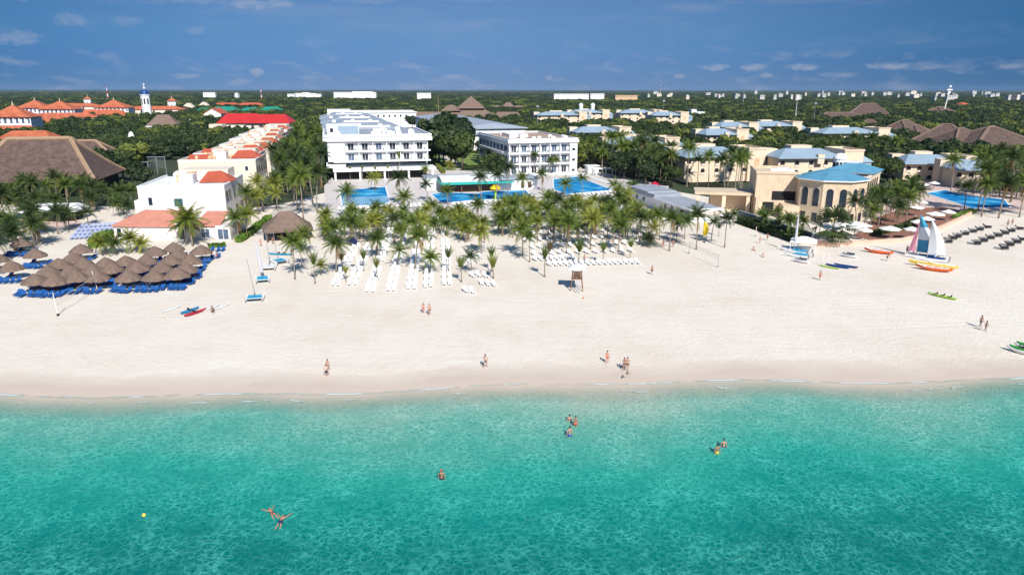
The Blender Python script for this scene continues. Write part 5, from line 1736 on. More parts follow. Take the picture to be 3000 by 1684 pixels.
um = umbrella_proto()
UMB = [[(98, 803), (158, 805), (220, 796), (284, 795), (373, 793), (448, 792), (516, 786)], [(138, 780), (206, 780), (266, 775), (325, 771), (402, 769), (471, 769), (541, 771)], [(170, 760), (242, 758), (308, 757), (367, 750), (427, 749), (497, 747), (557, 749)],
       [(235, 717), (212, 742), (452, 724), (508, 712), (520, 731), (588, 719)], [(100, 731), (32, 768), (-10, 745), (60, 700)]]
RN = ['front row', 'second row', 'third row', 'back row', 'shaded left-edge group']
first = True
for ri, row in enumerate(UMB):
    row = sorted(row)
    for i, (px, py) in enumerate(row):
        t = um if first else dup(um)
        first = False
        p = G(px, py, 3.2)
        t.location = (p.x, p.y, 0)
        s = lr.uniform(0.84, 0.95)
        t.scale = (s, s, lr.uniform(0.95, 1.05))
        t.rotation_euler = (0, 0, lr.uniform(0, 6.28))
        lab = 'thatched beach umbrella, %s in the %s' % (nth(i, len(row)), RN[ri])
        t['label'] = lab
        gg = 'blue sun loungers around the thatched umbrellas'
        for k, (dx, dy) in enumerate([(-1.3, -2.3), (-0.45, -2.5), (0.4, -2.5), (1.25, -2.4), (-1.6, 1.2), (1.7, 1.0), (-2.1, -2.0), (2.1, -2.1)]):
            if k > 3 and lr.random() < 0.25:
                continue
            q = Vector((p.x + dx + lr.uniform(-.2, .2), p.y + dy + lr.uniform(-.3, .3), 0))
            put_lounger('blue', q, R(8 + lr.uniform(-12, 12)), 'blue lounger, %s of the %s umbrella, %s' % (['front left', 'front inner left', 'front inner right', 'front right', 'rear left', 'rear right', 'outer left', 'outer right'][k], nth(i, len(row)), RN[ri]), gg)
# spare blue loungers at the right edge of the umbrella field
for i, (px, py) in enumerate([(622, 736), (640, 737), (654, 736), (600, 785), (588, 795), (572, 800), (556, 812), (548, 826), (640, 756), (622, 762), (610, 772)]):
    put_lounger('blue', G(px, py), R(6), 'blue lounger standing free at the right border of the umbrella field, %s' % nth(i, 11), 'blue sun loungers around the thatched umbrellas')
# pale blue stacked field behind
k = 0
for r in range(4):
    for c in range(9):
        px, py = 212 + c * 13.5 + r * 9, 702 - r * 11 - c * 0.8
        put_lounger('lav', G(px, py), R(12), 'pale blue lounger, %s, %s row of the packed block behind umbrellas' % (nth(c, 9), ['front', 'second', 'third', 'rear'][r]), 'pale blue loungers packed together behind the umbrellas')

# past three hundred loungers, the smallest seen are one object
def merge_far(prefix, limit, name):
    ls = [o for o in COL.objects if o.parent is None and o.name.startswith(prefix)]
    ls.sort(key=lambda o: (o.location.x ** 2 + o.location.y ** 2))
    V, F, MI, mats, n0 = [], [], [], [], 0
    for o in ls[limit:]:
        Mx = Matrix.LocRotScale(o.location, o.rotation_euler, o.scale)
        for ch in list(o.children):
            me = ch.data
            for mt in me.materials:
                if mt not in mats:
                    mats.append(mt)
            Mc = Mx @ Matrix.LocRotScale(ch.location, ch.rotation_euler, ch.scale)
            V += [Mc @ v.co for v in me.vertices]
            for p in me.polygons:
                F.append(tuple(n0 + i for i in p.vertices))
                MI.append(mats.index(me.materials[p.material_index]))
            n0 += len(me.vertices)
            bpy.data.objects.remove(ch)
        bpy.data.objects.remove(o)
    mb = MB()
    mb.v, mb.f, mb.m = [tuple(v) for v in V], F, MI
    structure(mb.build(name, mats), 'stuff')


merge_far('sun_lounger', 296, 'distant_sun_loungers')

# ---- white parasols of the terrace
def parasol_proto():
    t = thing('parasol', 'x', 'parasol', (0, 0, -500), 0, 'white parasols on the restaurant terrace')
    n = 8
    v = [(0, 0, 3.0)] + [(1.75 * math.cos(2 * PI * k / n), 1.75 * math.sin(2 * PI * k / n), 2.35) for k in range(n)] + [(1.75 * math.cos(2 * PI * k / n), 1.75 * math.sin(2 * PI * k / n), 2.15) for k in range(n)]
    f = [(0, 1 + k, 1 + (k + 1) % n) for k in range(n)] + [(1 + k, 1 + n + k, 1 + n + (k + 1) % n, 1 + (k + 1) % n) for k in range(n)]
    MB().mesh(v, f).build('canopy', 'canvas_white', t)
    MB().tube([(0, 0, 0), (0, 0, 2.95)], 0.045, 6).build('pole', 'wood_brown', t)
    MB().lathe([(0.4, 0), (0.4, 0.12)], 10).build('base', 'grey_flat', t)
    return t


pp = parasol_proto()
PAR = [(2628, 554, 'behind the pool wall, leftmost of the back parasols'), (2650, 551, 'second of the back parasols behind the pool wall'), (2668, 547, 'third of the back parasols behind the pool wall'), (2688, 541, 'fourth of the back parasols behind the pool wall'), (2708, 536, 'fifth of the back parasols behind the pool wall'),
       (2738, 531, 'rightmost of the back parasols behind the pool wall'), (2686, 601, 'in the middle of the terrace, beside the yellow wall corner'), (2702, 586, 'at the sea end of the long pool'), (2742, 620, 'right of the largest palm clump on the terrace'), (2780, 614, 'rightmost on the terrace by the grass strip'), (2717, 634, 'front right above the sails of the beached catamaran'),
       (2690, 643, 'half hidden left of the pink sail tip'), (2609, 662, 'largest on the front deck below the arcaded wing'), (2673, 664, 'on the front deck left of the sails'), (2537, 667, 'alone in front of the stone tower')]
for i, (px, py, lab) in enumerate(PAR):
    t = pp if i == 0 else dup(pp)
    p = G(px, py, 2.9)
    t.location = (p.x, p.y, 0.03)
    s = 1.35 if 'largest' in lab else lr.uniform(0.9, 1.15)
    t.scale = (s, s, 1)
    t.rotation_euler = (0, 0, lr.uniform(0, 1))
    t['label'] = 'white parasol ' + lab


# ---- boats
def hull_mesh(mb, L, W, H, x0=0.0, z0=0.0, nose=0.0, flat=False, y0=0.0):
    """pointed hull along y: bow at +y"""
    n, m = 11, 7
    v = []
    for i in range(n):
        u = i / (n - 1)
        s = -L / 2 + L * u
        w = W / 2 * (max(0.02, math.sin(PI * (0.06 + 0.94 * u) ** 0.85)) ** 0.6)
        up = nose * max(0, (u - 0.6) / 0.4) ** 2 + 0.5 * nose * max(0, (0.25 - u) / 0.25) ** 2
        for k in range(m):
            a = PI * k / (m - 1)
            v.append((x0 - w * math.cos(a), y0 + s, z0 + up + H - H * math.sin(a) * (1 - 0.35 * abs(2 * u - 1))))
    f = []
    for i in range(n - 1):
        for k in range(m - 1):
            f.append((i * m + k, (i + 1) * m + k, (i + 1) * m + k + 1, i * m + k + 1))
    mb.mesh(v, f)
    # deck
    b = [(i * m, i * m + m - 1) for i in range(n)]
    dv = []
    for l, r in b:
        dv += [v[l], ((v[l][0] + v[r][0]) / 2, v[l][1], v[l][2] + 0.05), v[r]]
    df = []
    for i in range(n - 1):
        df += [(3 * i, 3 * i + 1, 3 * i + 4, 3 * i + 3), (3 * i + 1, 3 * i + 2, 3 * i + 5, 3 * i + 4)]
    mb.mesh(dv, [tuple(reversed(q)) for q in df])
    mb.face([v[k] for k in range(m)])
    mb.face([v[(n - 1) * m + k] for k in reversed(range(m))])
    return mb


def kayak(px, py, rz, L, W, mt, label, name='kayak', seats=2, z=0.0, roll=0.0, cat='kayak', seatmat='black_rubber'):
    p = G(px, py)
    t = thing(name, label, cat, (p.x, p.y, z), R(rz))
    t.rotation_euler = (0, R(roll), R(rz))
    hull_mesh(MB(), L, W, 0.32 if name != 'paddle_board' else 0.14, nose=0.12).build('hull', mt, t, smooth=False)
    for k in range(seats):
        y = (k - (seats - 1) / 2) * 1.1
        MB().box(-W * 0.28, W * 0.28, y - 0.28, y + 0.28, 0.31, 0.40).box(-W * 0.28, W * 0.28, y - 0.34, y - 0.27, 0.40, 0.72).build('seat', seatmat, t)
    return t


kayak(502, 909, -22, 3.6, 0.75, 'boat_white', 'white paddle board lying alone left of the blue and red kayaks', 'paddle_board', 0, cat='board')
kayak(558, 914, -24, 3.4, 0.85, 'boat_blue', 'blue kayak lying against a red one', seats=1)
kayak(574, 920, -27, 3.9, 0.85, 'boat_red', 'red kayak lying against a blue one', seats=1)
kayak(618, 905, -22, 3.4, 0.75, 'boat_white', 'white board left of the seated black figure, right of the kayaks', 'paddle_board', 0, cat='board')
kayak(648, 902, -24, 3.6, 0.7, 'boat_white', 'white board with pointed tip, rightmost of the boards on the left sand', 'paddle_board', 0, cat='board')
kayak(2760, 870, 34, 4.6, 0.8, 'boat_lime', 'lime green kayak alone on the right sand', seats=3)
kayak(2428, 783, 40, 4.0, 0.9, 'boat_lime', 'lime yellow board leaning out beside the navy kayaks', 'paddle_board', 0, cat='board')
kayak(2454, 782, 47, 4.4, 1.15, 'boat_navy', 'navy blue kayak next to the lime yellow board', seats=0)
kayak(2478, 781, 48, 4.4, 1.15, 'boat_navy', 'navy blue kayak, right one of the two', seats=0)


def catamaran(px, py, rz, label, hull='boat_white', deck='boat_cyan', L=4.9, B=2.3, mast_h=6.8, lean=(0, 0), sail=None, furled=None, jib=None):
    p = G(px, py)
    t = thing('catamaran', label, 'catamaran', p, R(rz))
    for s in (-1, 1):
        hull_mesh(MB(), L, 0.42, 0.55, nose=0.18, x0=s * B / 2).build('hull', hull, t)
        MB().box(s * B / 2 - 0.03, s * B / 2 + 0.03, -L / 2 - 0.35, -L / 2 - 0.02, 0.15, 0.95).build('rudder', 'metal_grey', t)
    MB().box(-B / 2 + 0.22, B / 2 - 0.22, -L * 0.40, L * 0.14, 0.62, 0.66).build('trampoline', deck, t)
    for y in (-L * 0.42, L * 0.16):
        MB().tube([(-B / 2, y, 0.6), (B / 2, y, 0.6)], 0.06, 6).build('crossbeam', 'metal_grey', t)
    mx, my = lean
    if mast_h:
        MB().tube([(0, L * 0.16, 0.62), (mx, L * 0.16 + my, mast_h)], [0.07, 0.045], 7).build('mast', 'metal_grey', t)
        MB().tube([(0, L * 0.16, 1.1), (0, -L * 0.36, 1.2)], 0.045, 6).build('boom', 'metal_grey', t)
    top = Vector((mx, L * 0.16 + my, mast_h))
    foot = Vector((0, L * 0.16, 1.2))
    if furled:
        pts = [foot.lerp(top, u) + Vector((0.02, -0.12, 0)) for u in (0.02, 0.25, 0.5, 0.75, 0.97)]
        MB().tube(pts, [0.26, 0.30, 0.25, 0.18, 0.08], 8).build('furled_sail', furled, t)
    if sail:
        clew = Vector((-0.2, -L * 0.40, 1.35))
        nseg = 9
        mb = MB()
        for i in range(nseg):
            u0, u1 = i / nseg, (i + 1) / nseg
            def leech(u):
                q = clew.lerp(top, u)
                return q + Vector((-0.25 * math.sin(PI * u), -0.75 * math.sin(PI * u), 0))
            mb.mi = min(len(sail) - 1, int(u0 * len(sail)))
            a0, a1, c0, c1 = foot.lerp(top, u0), foot.lerp(top, u1), leech(u0), leech(u1)
            m0, m1 = (a0 + c0) / 2 + Vector((-0.25, 0, 0)), (a1 + c1) / 2 + Vector((-0.25, 0, 0))
            mb.face([a0, m0, m1, a1])
            mb.face([m0, c0, c1, m1])
        mb.build('sail', list(sail), t)
    if jib:
        bow = Vector((0, L * 0.45, 0.9))
        tip = foot.lerp(top, 0.86)
        cl = Vector((-0.35, L * 0.20, 1.0))
        mb = MB()
        mb.face([bow, (bow + cl) / 2 + Vector((-0.12, 0, 0.4)), cl.lerp(tip, 0.5) + Vector((-0.2, 0, 0)), tip])
        mb.face([(bow + cl) / 2 + Vector((-0.12, 0, 0.4)), cl, cl.lerp(tip, 0.5) + Vector((-0.2, 0, 0))])
        mb.build('jib', jib, t)
    return t


catamaran(748, 878, 14, 'blue decked catamaran nearest the sea on the left sand, mast bare', mast_h=6.6, lean=(-0.75, 0.3), B=2.6, L=3.6)
catamaran(770, 822, 20, 'catamaran with grey sail furled round its mast, behind the bare-masted one', mast_h=7.2, lean=(-0.6, 0.3), furled='sail_grey', B=2.2)
catamaran(790, 787, 14, 'white catamaran farther up the left sand below the blue boats', deck='boat_white', mast_h=7.2, lean=(-0.2, 0.5))
catamaran(818, 770, 40, 'small white catamaran with blue deck beside the palm edge', deck='boat_cyan', mast_h=6.4, lean=(-0.3, 0.2), L=4.0)
kayak(822, 748, 82, 5.2, 1.0, 'boat_cyan', 'bright blue boat lying crosswise at the left edge of the palm grove', 'rowing_boat', 2, cat='boat')
catamaran(2336, 740, 42, 'catamaran with tall grey furled sail beside the white tent', furled='sail_grey', mast_h=8.2, lean=(0.1, 0.0), B=2.4)
catamaran(2338, 751, 44, 'low mastless catamaran with blue deck just in front of the grey-sailed one', mast_h=0, B=2.2)
catamaran(2316, 733, 44, 'mastless catamaran with cyan deck left of the grey-sailed one', mast_h=0, B=2.0, hull='boat_white', deck='boat_cyan')
catamaran(2698, 754, 52, 'catamaran with blue, white and pink sail on the right sand', deck='boat_navy', sail=('sail_blue', 'sail_white', 'sail_blue'), jib='sail_pink', mast_h=8.8, lean=(0.0, 0.3), L=5.6)
catamaran(2730, 762, 54, 'catamaran with plain white sail standing nearest the orange boat', deck='boat_navy', sail=('sail_white',), mast_h=8.2, lean=(0.0, 0.2), L=5.6)


def banana_boat(px, py, rz, label, c, L=5.6, W=1.25, extra=None):
    p = G(px, py)
    t = thing('beach_boat', label, 'boat', p, R(rz))
    hull_mesh(MB(), L, W, 0.75, nose=0.3).build('hull', c, t)
    rim = MB()
    for s in (-1, 1):
        rim.tube([(s * W * (0.46 * (1 - abs(2 * u - 1) ** 3)), -L / 2 + L * u, 0.8 + 0.3 * max(0, (u - 0.6) / 0.4) ** 2) for u in [i / 8 for i in range(9)]], 0.07, 6)
        (rim.build('gunwale', extra or 'boat_white', t))
        rim = MB()
    for y in (-L * 0.2, L * 0.05, L * 0.26):
        MB().box(-W * 0.42, W * 0.42, y - 0.12, y + 0.12, 0.70, 0.86).build('bench', extra or 'boat_white', t)
    return t


banana_boat(2574, 742, 51, 'orange boat with a person bending at its right end', 'boat_orange')
banana_boat(2736, 793, 54, 'orange red boat in front of the white-sailed catamaran', 'boat_orange', 6.0, 1.5)
banana_boat(2716, 781, 54, 'yellow hulled boat just behind the orange red one', 'boat_yellow', 6.4, 0.8, 'boat_yellow')
banana_boat(2762, 786, 54, 'pale yellow hull right of the orange red boat', 'boat_yellow', 5.0, 0.7, 'canvas_white')


def jet_ski(px, py, rz, label, body='boat_white', trim='green_paint'):
    p = G(px, py)
    t = thing('jet_ski', label, 'jet ski', p, R(rz))
    hull_mesh(MB(), 3.3, 1.2, 0.5, nose=0.25).build('hull', body, t)
    hull_mesh(MB(), 2.4, 0.8, 0.35, z0=0.42, nose=0.1, y0=0.15).build('deck_cover', trim, t)
    MB().box(-0.2, 0.2, -1.1, 0.1, 0.75, 1.0).build('saddle', 'black_rubber', t)
    MB().tube([(0, 0.35, 0.8), (0, 0.2, 1.15)], 0.07, 6).tube([(-0.38, 0.2, 1.15), (0.38, 0.2, 1.15)], 0.03, 6).build('handlebar', 'black_rubber', t)
    return t


jet_ski(2990, 1034, 32, 'white and green jet ski cut by the right edge of the picture')
jet_ski(3010, 1024, 32, 'second white and green jet ski just behind the first at the right edge')
jet_ski(2347, 769, 40, 'white jet ski with dark seat in front of the low catamarans', trim='metal_grey')
jet_ski(2486, 753, 43, 'grey inflatable-looking jet ski right of the two thin posts', body='boat_white', trim='grey_wall')


# ---- lifeguard tower
def lifeguard():
    p = G(1690, 848)
    t = thing('lifeguard_tower', 'wooden lifeguard tower with white roof on splayed legs', 'lifeguard tower', p, R(-6))
    for sx in (-1, 1):
        for sy in (-1, 1):
            MB().tube([(sx * 1.05, sy * 1.0, 0), (sx * 0.75, sy * 0.75, 2.2), (sx * 0.75, sy * 0.75, 3.9)], 0.085, 6).build('leg', 'wood_brown', t)
    MB().box(-0.95, 0.95, -0.95, 0.95, 2.0, 2.14).build('platform', 'wood_brown', t)
    MB().hip(-1.45, 1.45, -1.45, 1.45, 3.95, 4.45, 0.6, 0.1, 0.14).build('roof', 'white_paint', t)
    r = MB()
    for (x0, x1, y0, y1) in ((-0.85, 0.85, -0.88, -0.82), (-0.88, -0.82, -0.8, 0.8), (0.82, 0.88, -0.8, 0.8)):
        r.box(x0, x1, y0, y1, 2.95, 3.03)
        r.box(x0, x1, y0, y1, 2.5, 2.58)
    r.build('railing', 'wood_brown', t)
    MB().box(-0.62, 0.62, 0.55, 0.62, 2.15, 3.1).build('back_panel', 'pink_wall', t)
    l = MB()
    for s in (-1, 1):
        l.tube([(s * 0.3 + 0.2, -2.3, 0), (s * 0.3 + 0.2, -1.0, 2.1)], 0.05, 6)
    for k in range(6):
        u = (k + 0.5) / 6
        l.tube([(-0.1, -2.3 + 1.3 * u, 2.1 * u), (0.5, -2.3 + 1.3 * u, 2.1 * u)], 0.035, 5)
    l.build('ladder', 'metal_grey', t)


lifeguard()


# ---- posts, nets, flags
def pole(px, py, h, label, mt='white_paint', r=0.06, name='post', cat='post', lean=(0, 0), cap=None):
    p = G(px, py)
    t = thing(name, label, cat, p)
    MB().tube([(0, 0, 0), (lean[0], lean[1], h)], [r, r * 0.8], 7).build('shaft', mt, t)
    MB().lathe([(r * 3.2, 0), (r * 2.6, 0.35)], 9).build('foot', cap or 'grey_flat', t)
    return t


pole(171, 926, 3.6, 'white volleyball post with dark sandbag foot, nearest the sea at left', cap='black_rubber', lean=(-0.25, 0.1))
pole(287, 852, 3.4, 'white volleyball post at the right front of the umbrella field', lean=(-0.5, 0.1))
pole(2104, 783, 2.6, 'grey volleyball post standing alone on the sand right of the lifeguard tower', 'metal_grey')
pole(2019, 743, 2.6, 'grey volleyball post at the right edge of the palm grove', 'metal_grey')
pole(2214, 693, 2.4, 'pale post at the lawn corner', 'cream_plaster', 0.09)
pole(2410, 778, 2.6, 'thin post with dark top, left of two beside the lime yellow board', 'white_paint', 0.04)
pole(2426, 776, 2.6, 'thin post with dark top, right of two beside the lime yellow board', 'white_paint', 0.04)
pole(1052, 806, 6.6, 'pale loudspeaker pole among the lounger files', 'white_paint', 0.10, lean=(-0.35, 0.1))


def net(a, b, label):
    p, q = G(*a), G(*b)
    d = q - p
    t = thing('volleyball_net', label, 'net', p, math.atan2(d.y, d.x))
    L = d.length
    m = MB()
    for k in range(6):
        m.box(0, L, -0.004, 0.004, 1.5 + k * 0.17, 1.508 + k * 0.17)
    for k in range(int(L / 0.5)):
        m.box(k * 0.5, k * 0.5 + 0.01, -0.0035, 0.0035, 1.5, 2.4)
    m.build('mesh', 'wood_dark', t)
    MB().box(0, L, -0.01, 0.01, 2.4, 2.44).build('tape', 'canvas_white', t)


net((171, 926), (287, 852), 'volleyball net strung in front of the umbrella field')
net((2019, 743), (2104, 783), 'volleyball net strung right of the palm grove')
# signboard on the loudspeaker pole
p = G(1052, 806)
t = thing('loudspeaker', 'dark horn loudspeaker on the pale pole among the palms', 'loudspeaker', (p.x - 0.35, p.y + 0.1, 6.5))
MB().lathe([(0.15, -0.3), (0.25, 0.0), (0.7, 0.35)], 12).build('horn', 'cloth_navy', t)
t.rotation_euler = (R(100), 0, R(-20))
# yellow rolled sail standing at the right grove edge
p = G(2058, 708)
t = thing('feather_flag', 'tall yellow feather flag at the right end of the palm grove', 'flag', p)
MB().tube([(0, 0, 0), (0.05, 0, 4.6)], [0.05, 0.025], 6).build('pole', 'wood_dark', t)
fl = MB()
for k in range(6):
    u0, u1 = k / 6, (k + 1) / 6
    w0, w1 = 1.15 * math.sin(PI * (0.12 + 0.85 * u0)) ** 0.5, 1.15 * math.sin(PI * (0.12 + 0.85 * u1)) ** 0.5
    fl.face([(0.05, -0.02, 1.4 + 3.1 * u0), (0.05 + w0, -0.12 * math.sin(4 * u0), 1.4 + 3.1 * u0), (0.05 + w1, -0.12 * math.sin(4 * u1), 1.4 + 3.1 * u1), (0.05, -0.02, 1.4 + 3.1 * u1)])
fl.build('cloth', 'flag_yellow', t)
# white tent by the grey-sailed catamaran
p = G(2352, 735)
t = thing('tent', 'white canopy tent behind the grey furled sail', 'tent', p, R(-25))
MB().hip(-2.6, 2.6, -2.2, 2.2, 2.3, 3.2, 0.6, 0.1, 0.25).build('canopy', 'canvas_white', t)
for sx in (-1, 1):
    for sy in (-1, 1):
        MB().tube([(sx * 2.4, sy * 2.0, 0), (sx * 2.4, sy * 2.0, 2.1)], 0.06, 6).build('post', 'white_paint', t)
MB().box(-1.4, 1.6, -0.5, 0.6, 0, 1.0).build('counter', 'boat_white', t)
# orange cooler-sized buoy and floats
p = G(1709, 875)
t = thing('beach_ball', 'tiny orange ball lying on the sand in front of the lifeguard tower', 'ball', (p.x, p.y, 0.16))
MB().lathe([(0.02, -0.16), (0.1, -0.12), (0.16, 0), (0.1, 0.12), (0.02, 0.16)], 10).build('shell', 'boat_orange', t)
p = G(423, 1509)
t = thing('buoy', 'pale yellow buoy floating in the open water at lower left', 'buoy', (p.x, p.y, -0.1))
MB().lathe([(0.03, -0.1), (0.13, 0.0), (0.16, 0.12), (0.10, 0.24), (0.03, 0.28)], 12).build('float', 'boat_yellow', t)
# yellow water slide tower in the long pool
p = G(1451, 586)
t = thing('play_fountain', 'yellow umbrella-shaped play fountain in the long shallow pool', 'fountain', (p.x, p.y, 0.05))
MB().tube([(0, 0, 0), (0, 0, 3.6)], 0.28, 8).build('column', 'boat_lime', t)
MB().lathe([(1.7, 3.4), (1.6, 3.9), (1.0, 4.5), (0.2, 4.8)], 12).build('cap', 'flag_yellow', t)
# children's playthings at the beach bar
p = G(1908, 566)
t = thing('play_castle', 'red, blue and white inflatable play castle left of the beach bar', 'bouncy castle', p, R(10))
MB().box(-3, 3, -2.4, 2.4, 0, 1.0).build('mattress', 'boat_blue', t)
MB().box(-3.1, -1.0, 1.6, 2.5, 1.003, 2.4).box(1.0, 3.1, 1.6, 2.5, 1.003, 2.4).build('wall', 'boat_blue', t)
MB().lathe([(1.5, 2.4), (1.4, 2.8), (0.2, 3.6)], 10, (1.9, 2.0, 0)).build('turret', 'boat_red', t)
# ================================================================== palms and trees
vr = random.Random(21)


def frond(mb, az, el0, L, droop, rr, nleaf=13, leafL=0.62, width=0.085):
    """one feather frond: arching midrib with hanging leaflets"""
    pts = []
    p = Vector((0, 0, 0))
    el = el0
    n = 7
    for k in range(n + 1):
        pts.append(p.copy())
        d = Vector((math.cos(az) * math.cos(el), math.sin(az) * math.cos(el), math.sin(el)))
        p = p + d * (L / n)
        el -= droop / n
    side = Vector((-math.sin(az), math.cos(az), 0))
    for k in range(n):                                   # midrib
        w = 0.045 * (1 - k / n) + 0.008
        mb.face([pts[k] - side * w, pts[k] + side * w, pts[k + 1] + side * w * 0.8, pts[k + 1] - side * w * 0.8])
    for i in range(nleaf):
        u = 0.12 + 0.86 * i / (nleaf - 1)
        f = u * n
        k = min(n - 1, int(f))
        q = pts[k].lerp(pts[k + 1], f - k)
        t = (pts[k + 1] - pts[k]).normalized()
        ll = leafL * math.sin(PI * (0.16 + 0.78 * u)) ** 0.7
        for s in (-1, 1):
            dirn = (side * s * 0.78 + t * 0.62 + Vector((0, 0, -0.42 - 0.3 * rr.random()))).normalized()
            w = t * width * (1.1 - 0.4 * u)
            tip = q + dirn * ll
            mb.face([q - w, q + w, tip + w * 0.25, tip - w * 0.25])


def palm_crown(kind, seed):
    rr = random.Random(seed)
    mb = MB()
    if kind == 'full':
        for i in range(26):
            u = i / 25
            mb.mi = 1 if i > 23 and seed % 2 else 0
            frond(mb, i * 2.39996 + rr.uniform(-.2, .2), R(84 - (92 if i < 24 else 112) * u + rr.uniform(-8, 8)), rr.uniform(2.7, 3.7) * (0.9 + 0.12 * u), R(46 + 50 * u), rr, 14, 0.78, 0.10)
    elif kind == 'thin':
        for i in range(20):
            u = i / 19
            frond(mb, i * 2.39996 + rr.uniform(-.3, .3), R(82 - 84 * u + rr.uniform(-10, 10)), rr.uniform(2.5, 3.4), R(46 + 42 * u), rr, 13, 0.70, 0.10)
    elif kind == 'tied':                                    # fronds bound upright
        for i in range(17):
            u = i / 16
            frond(mb, i * 2.39996, R(86 - 16 * u + rr.uniform(-4, 4)), rr.uniform(2.4, 3.3), R(16 + 45 * u * rr.random()), rr, 12, 0.40, 0.09)
    elif kind == 'fan':                                      # stiff fan leaves
        for i in range(30):
            az, el = i * 2.39996 + rr.uniform(-.2, .2), R(75 - 110 * i / 29 + rr.uniform(-8, 8))
            d = Vector((math.cos(az) * math.cos(el), math.sin(az) * math.cos(el), math.sin(el)))
            side = Vector((-math.sin(az), math.cos(az), 0))
            up = d.cross(side)
            c = d * rr.uniform(1.2, 1.6)
            mb.face([-side * 0.03, side * 0.03, c + side * 0.03, c - side * 0.03])
            for k in range(11):
                a = (k / 10 - 0.5) * 2.6
                tp = c + (d * math.cos(a) + side * math.sin(a)) * 1.15 - Vector((0, 0, 0.22)) * (1 + abs(math.sin(a)))
                w = (d * -math.sin(a) + side * math.cos(a)) * 0.085
                mb.face([c - w * 0.4, c + w * 0.4, tp + w, tp - w])
    return mb


def trunk_mesh(h, r0, r1, bend, seed):
    rr = random.Random(seed)
    a = rr.uniform(0, 2 * PI)
    n = 6
    pts = [(math.cos(a) * bend * (k / n) ** 2, math.sin(a) * bend * (k / n) ** 2, h * k / n) for k in range(n + 1)]
    mb = MB().tube(pts, [r0 * 1.35] + [r0 + (r1 - r0) * k / n for k in range(1, n + 1)], 7)
    return mb, Vector(pts[-1])


PALM = {}
FROND = {'green': 'frond_green', 'yellow': 'frond_yellow', 'dark': 'frond_dark', 'dry': 'frond_dry'}
CROWNS = {}


def palm(p, h, kind='full', colour='green', label='x', group=None, scale=1.0, seed=None, name='coconut_palm'):
    seed = vr.randrange(4) if seed is None else seed
    ck = (kind, colour, seed % 4)
    if ck not in CROWNS:
        CROWNS[ck] = palm_crown(kind, 100 + seed % 4 + {'full': 0, 'thin': 10, 'tied': 20, 'fan': 30}[kind]).data('crown', [FROND[colour], 'frond_dry'] if kind == 'full' else FROND[colour])
    hb = max(1, round(h * 2) / 2)
    tk = (hb, seed % 4, kind == 'tied')
    if tk not in PALM:
        mb, top = trunk_mesh(hb, 0.13 if kind != 'tied' else 0.15, 0.085, 0.12 * hb * (0.25 + 0.75 * (seed % 4) / 3) if kind != 'tied' else 0.15, seed * 7 + int(hb * 10))
        PALM[tk] = (mb.data('trunk', 'trunk', True), top)
    me, top = PALM[tk]
    t = thing(name, label, 'palm tree', (p[0], p[1], 0), vr.uniform(0, 2 * PI), group)
    t.scale = (scale, scale, scale)
    link('trunk', me, t)
    c = link('crown', CROWNS[ck], t, top - Vector((0, 0, 0.05)), vr.uniform(0, 6.28))
    return t


def palm_px(px, py, cpy, kind='full', colour='green', label='x', group=None, scale=1.0, name='coconut_palm'):
    """palm with its foot at (px, py) and the heart of its crown at height cpy in the photograph"""
    p = G(px, py)
    h = CAM_H * (1 - (cpy - 264) / (py - 264)) * 1.0
    return palm(p, max(1.0, h / scale), kind, colour, label, group, scale, name=name)


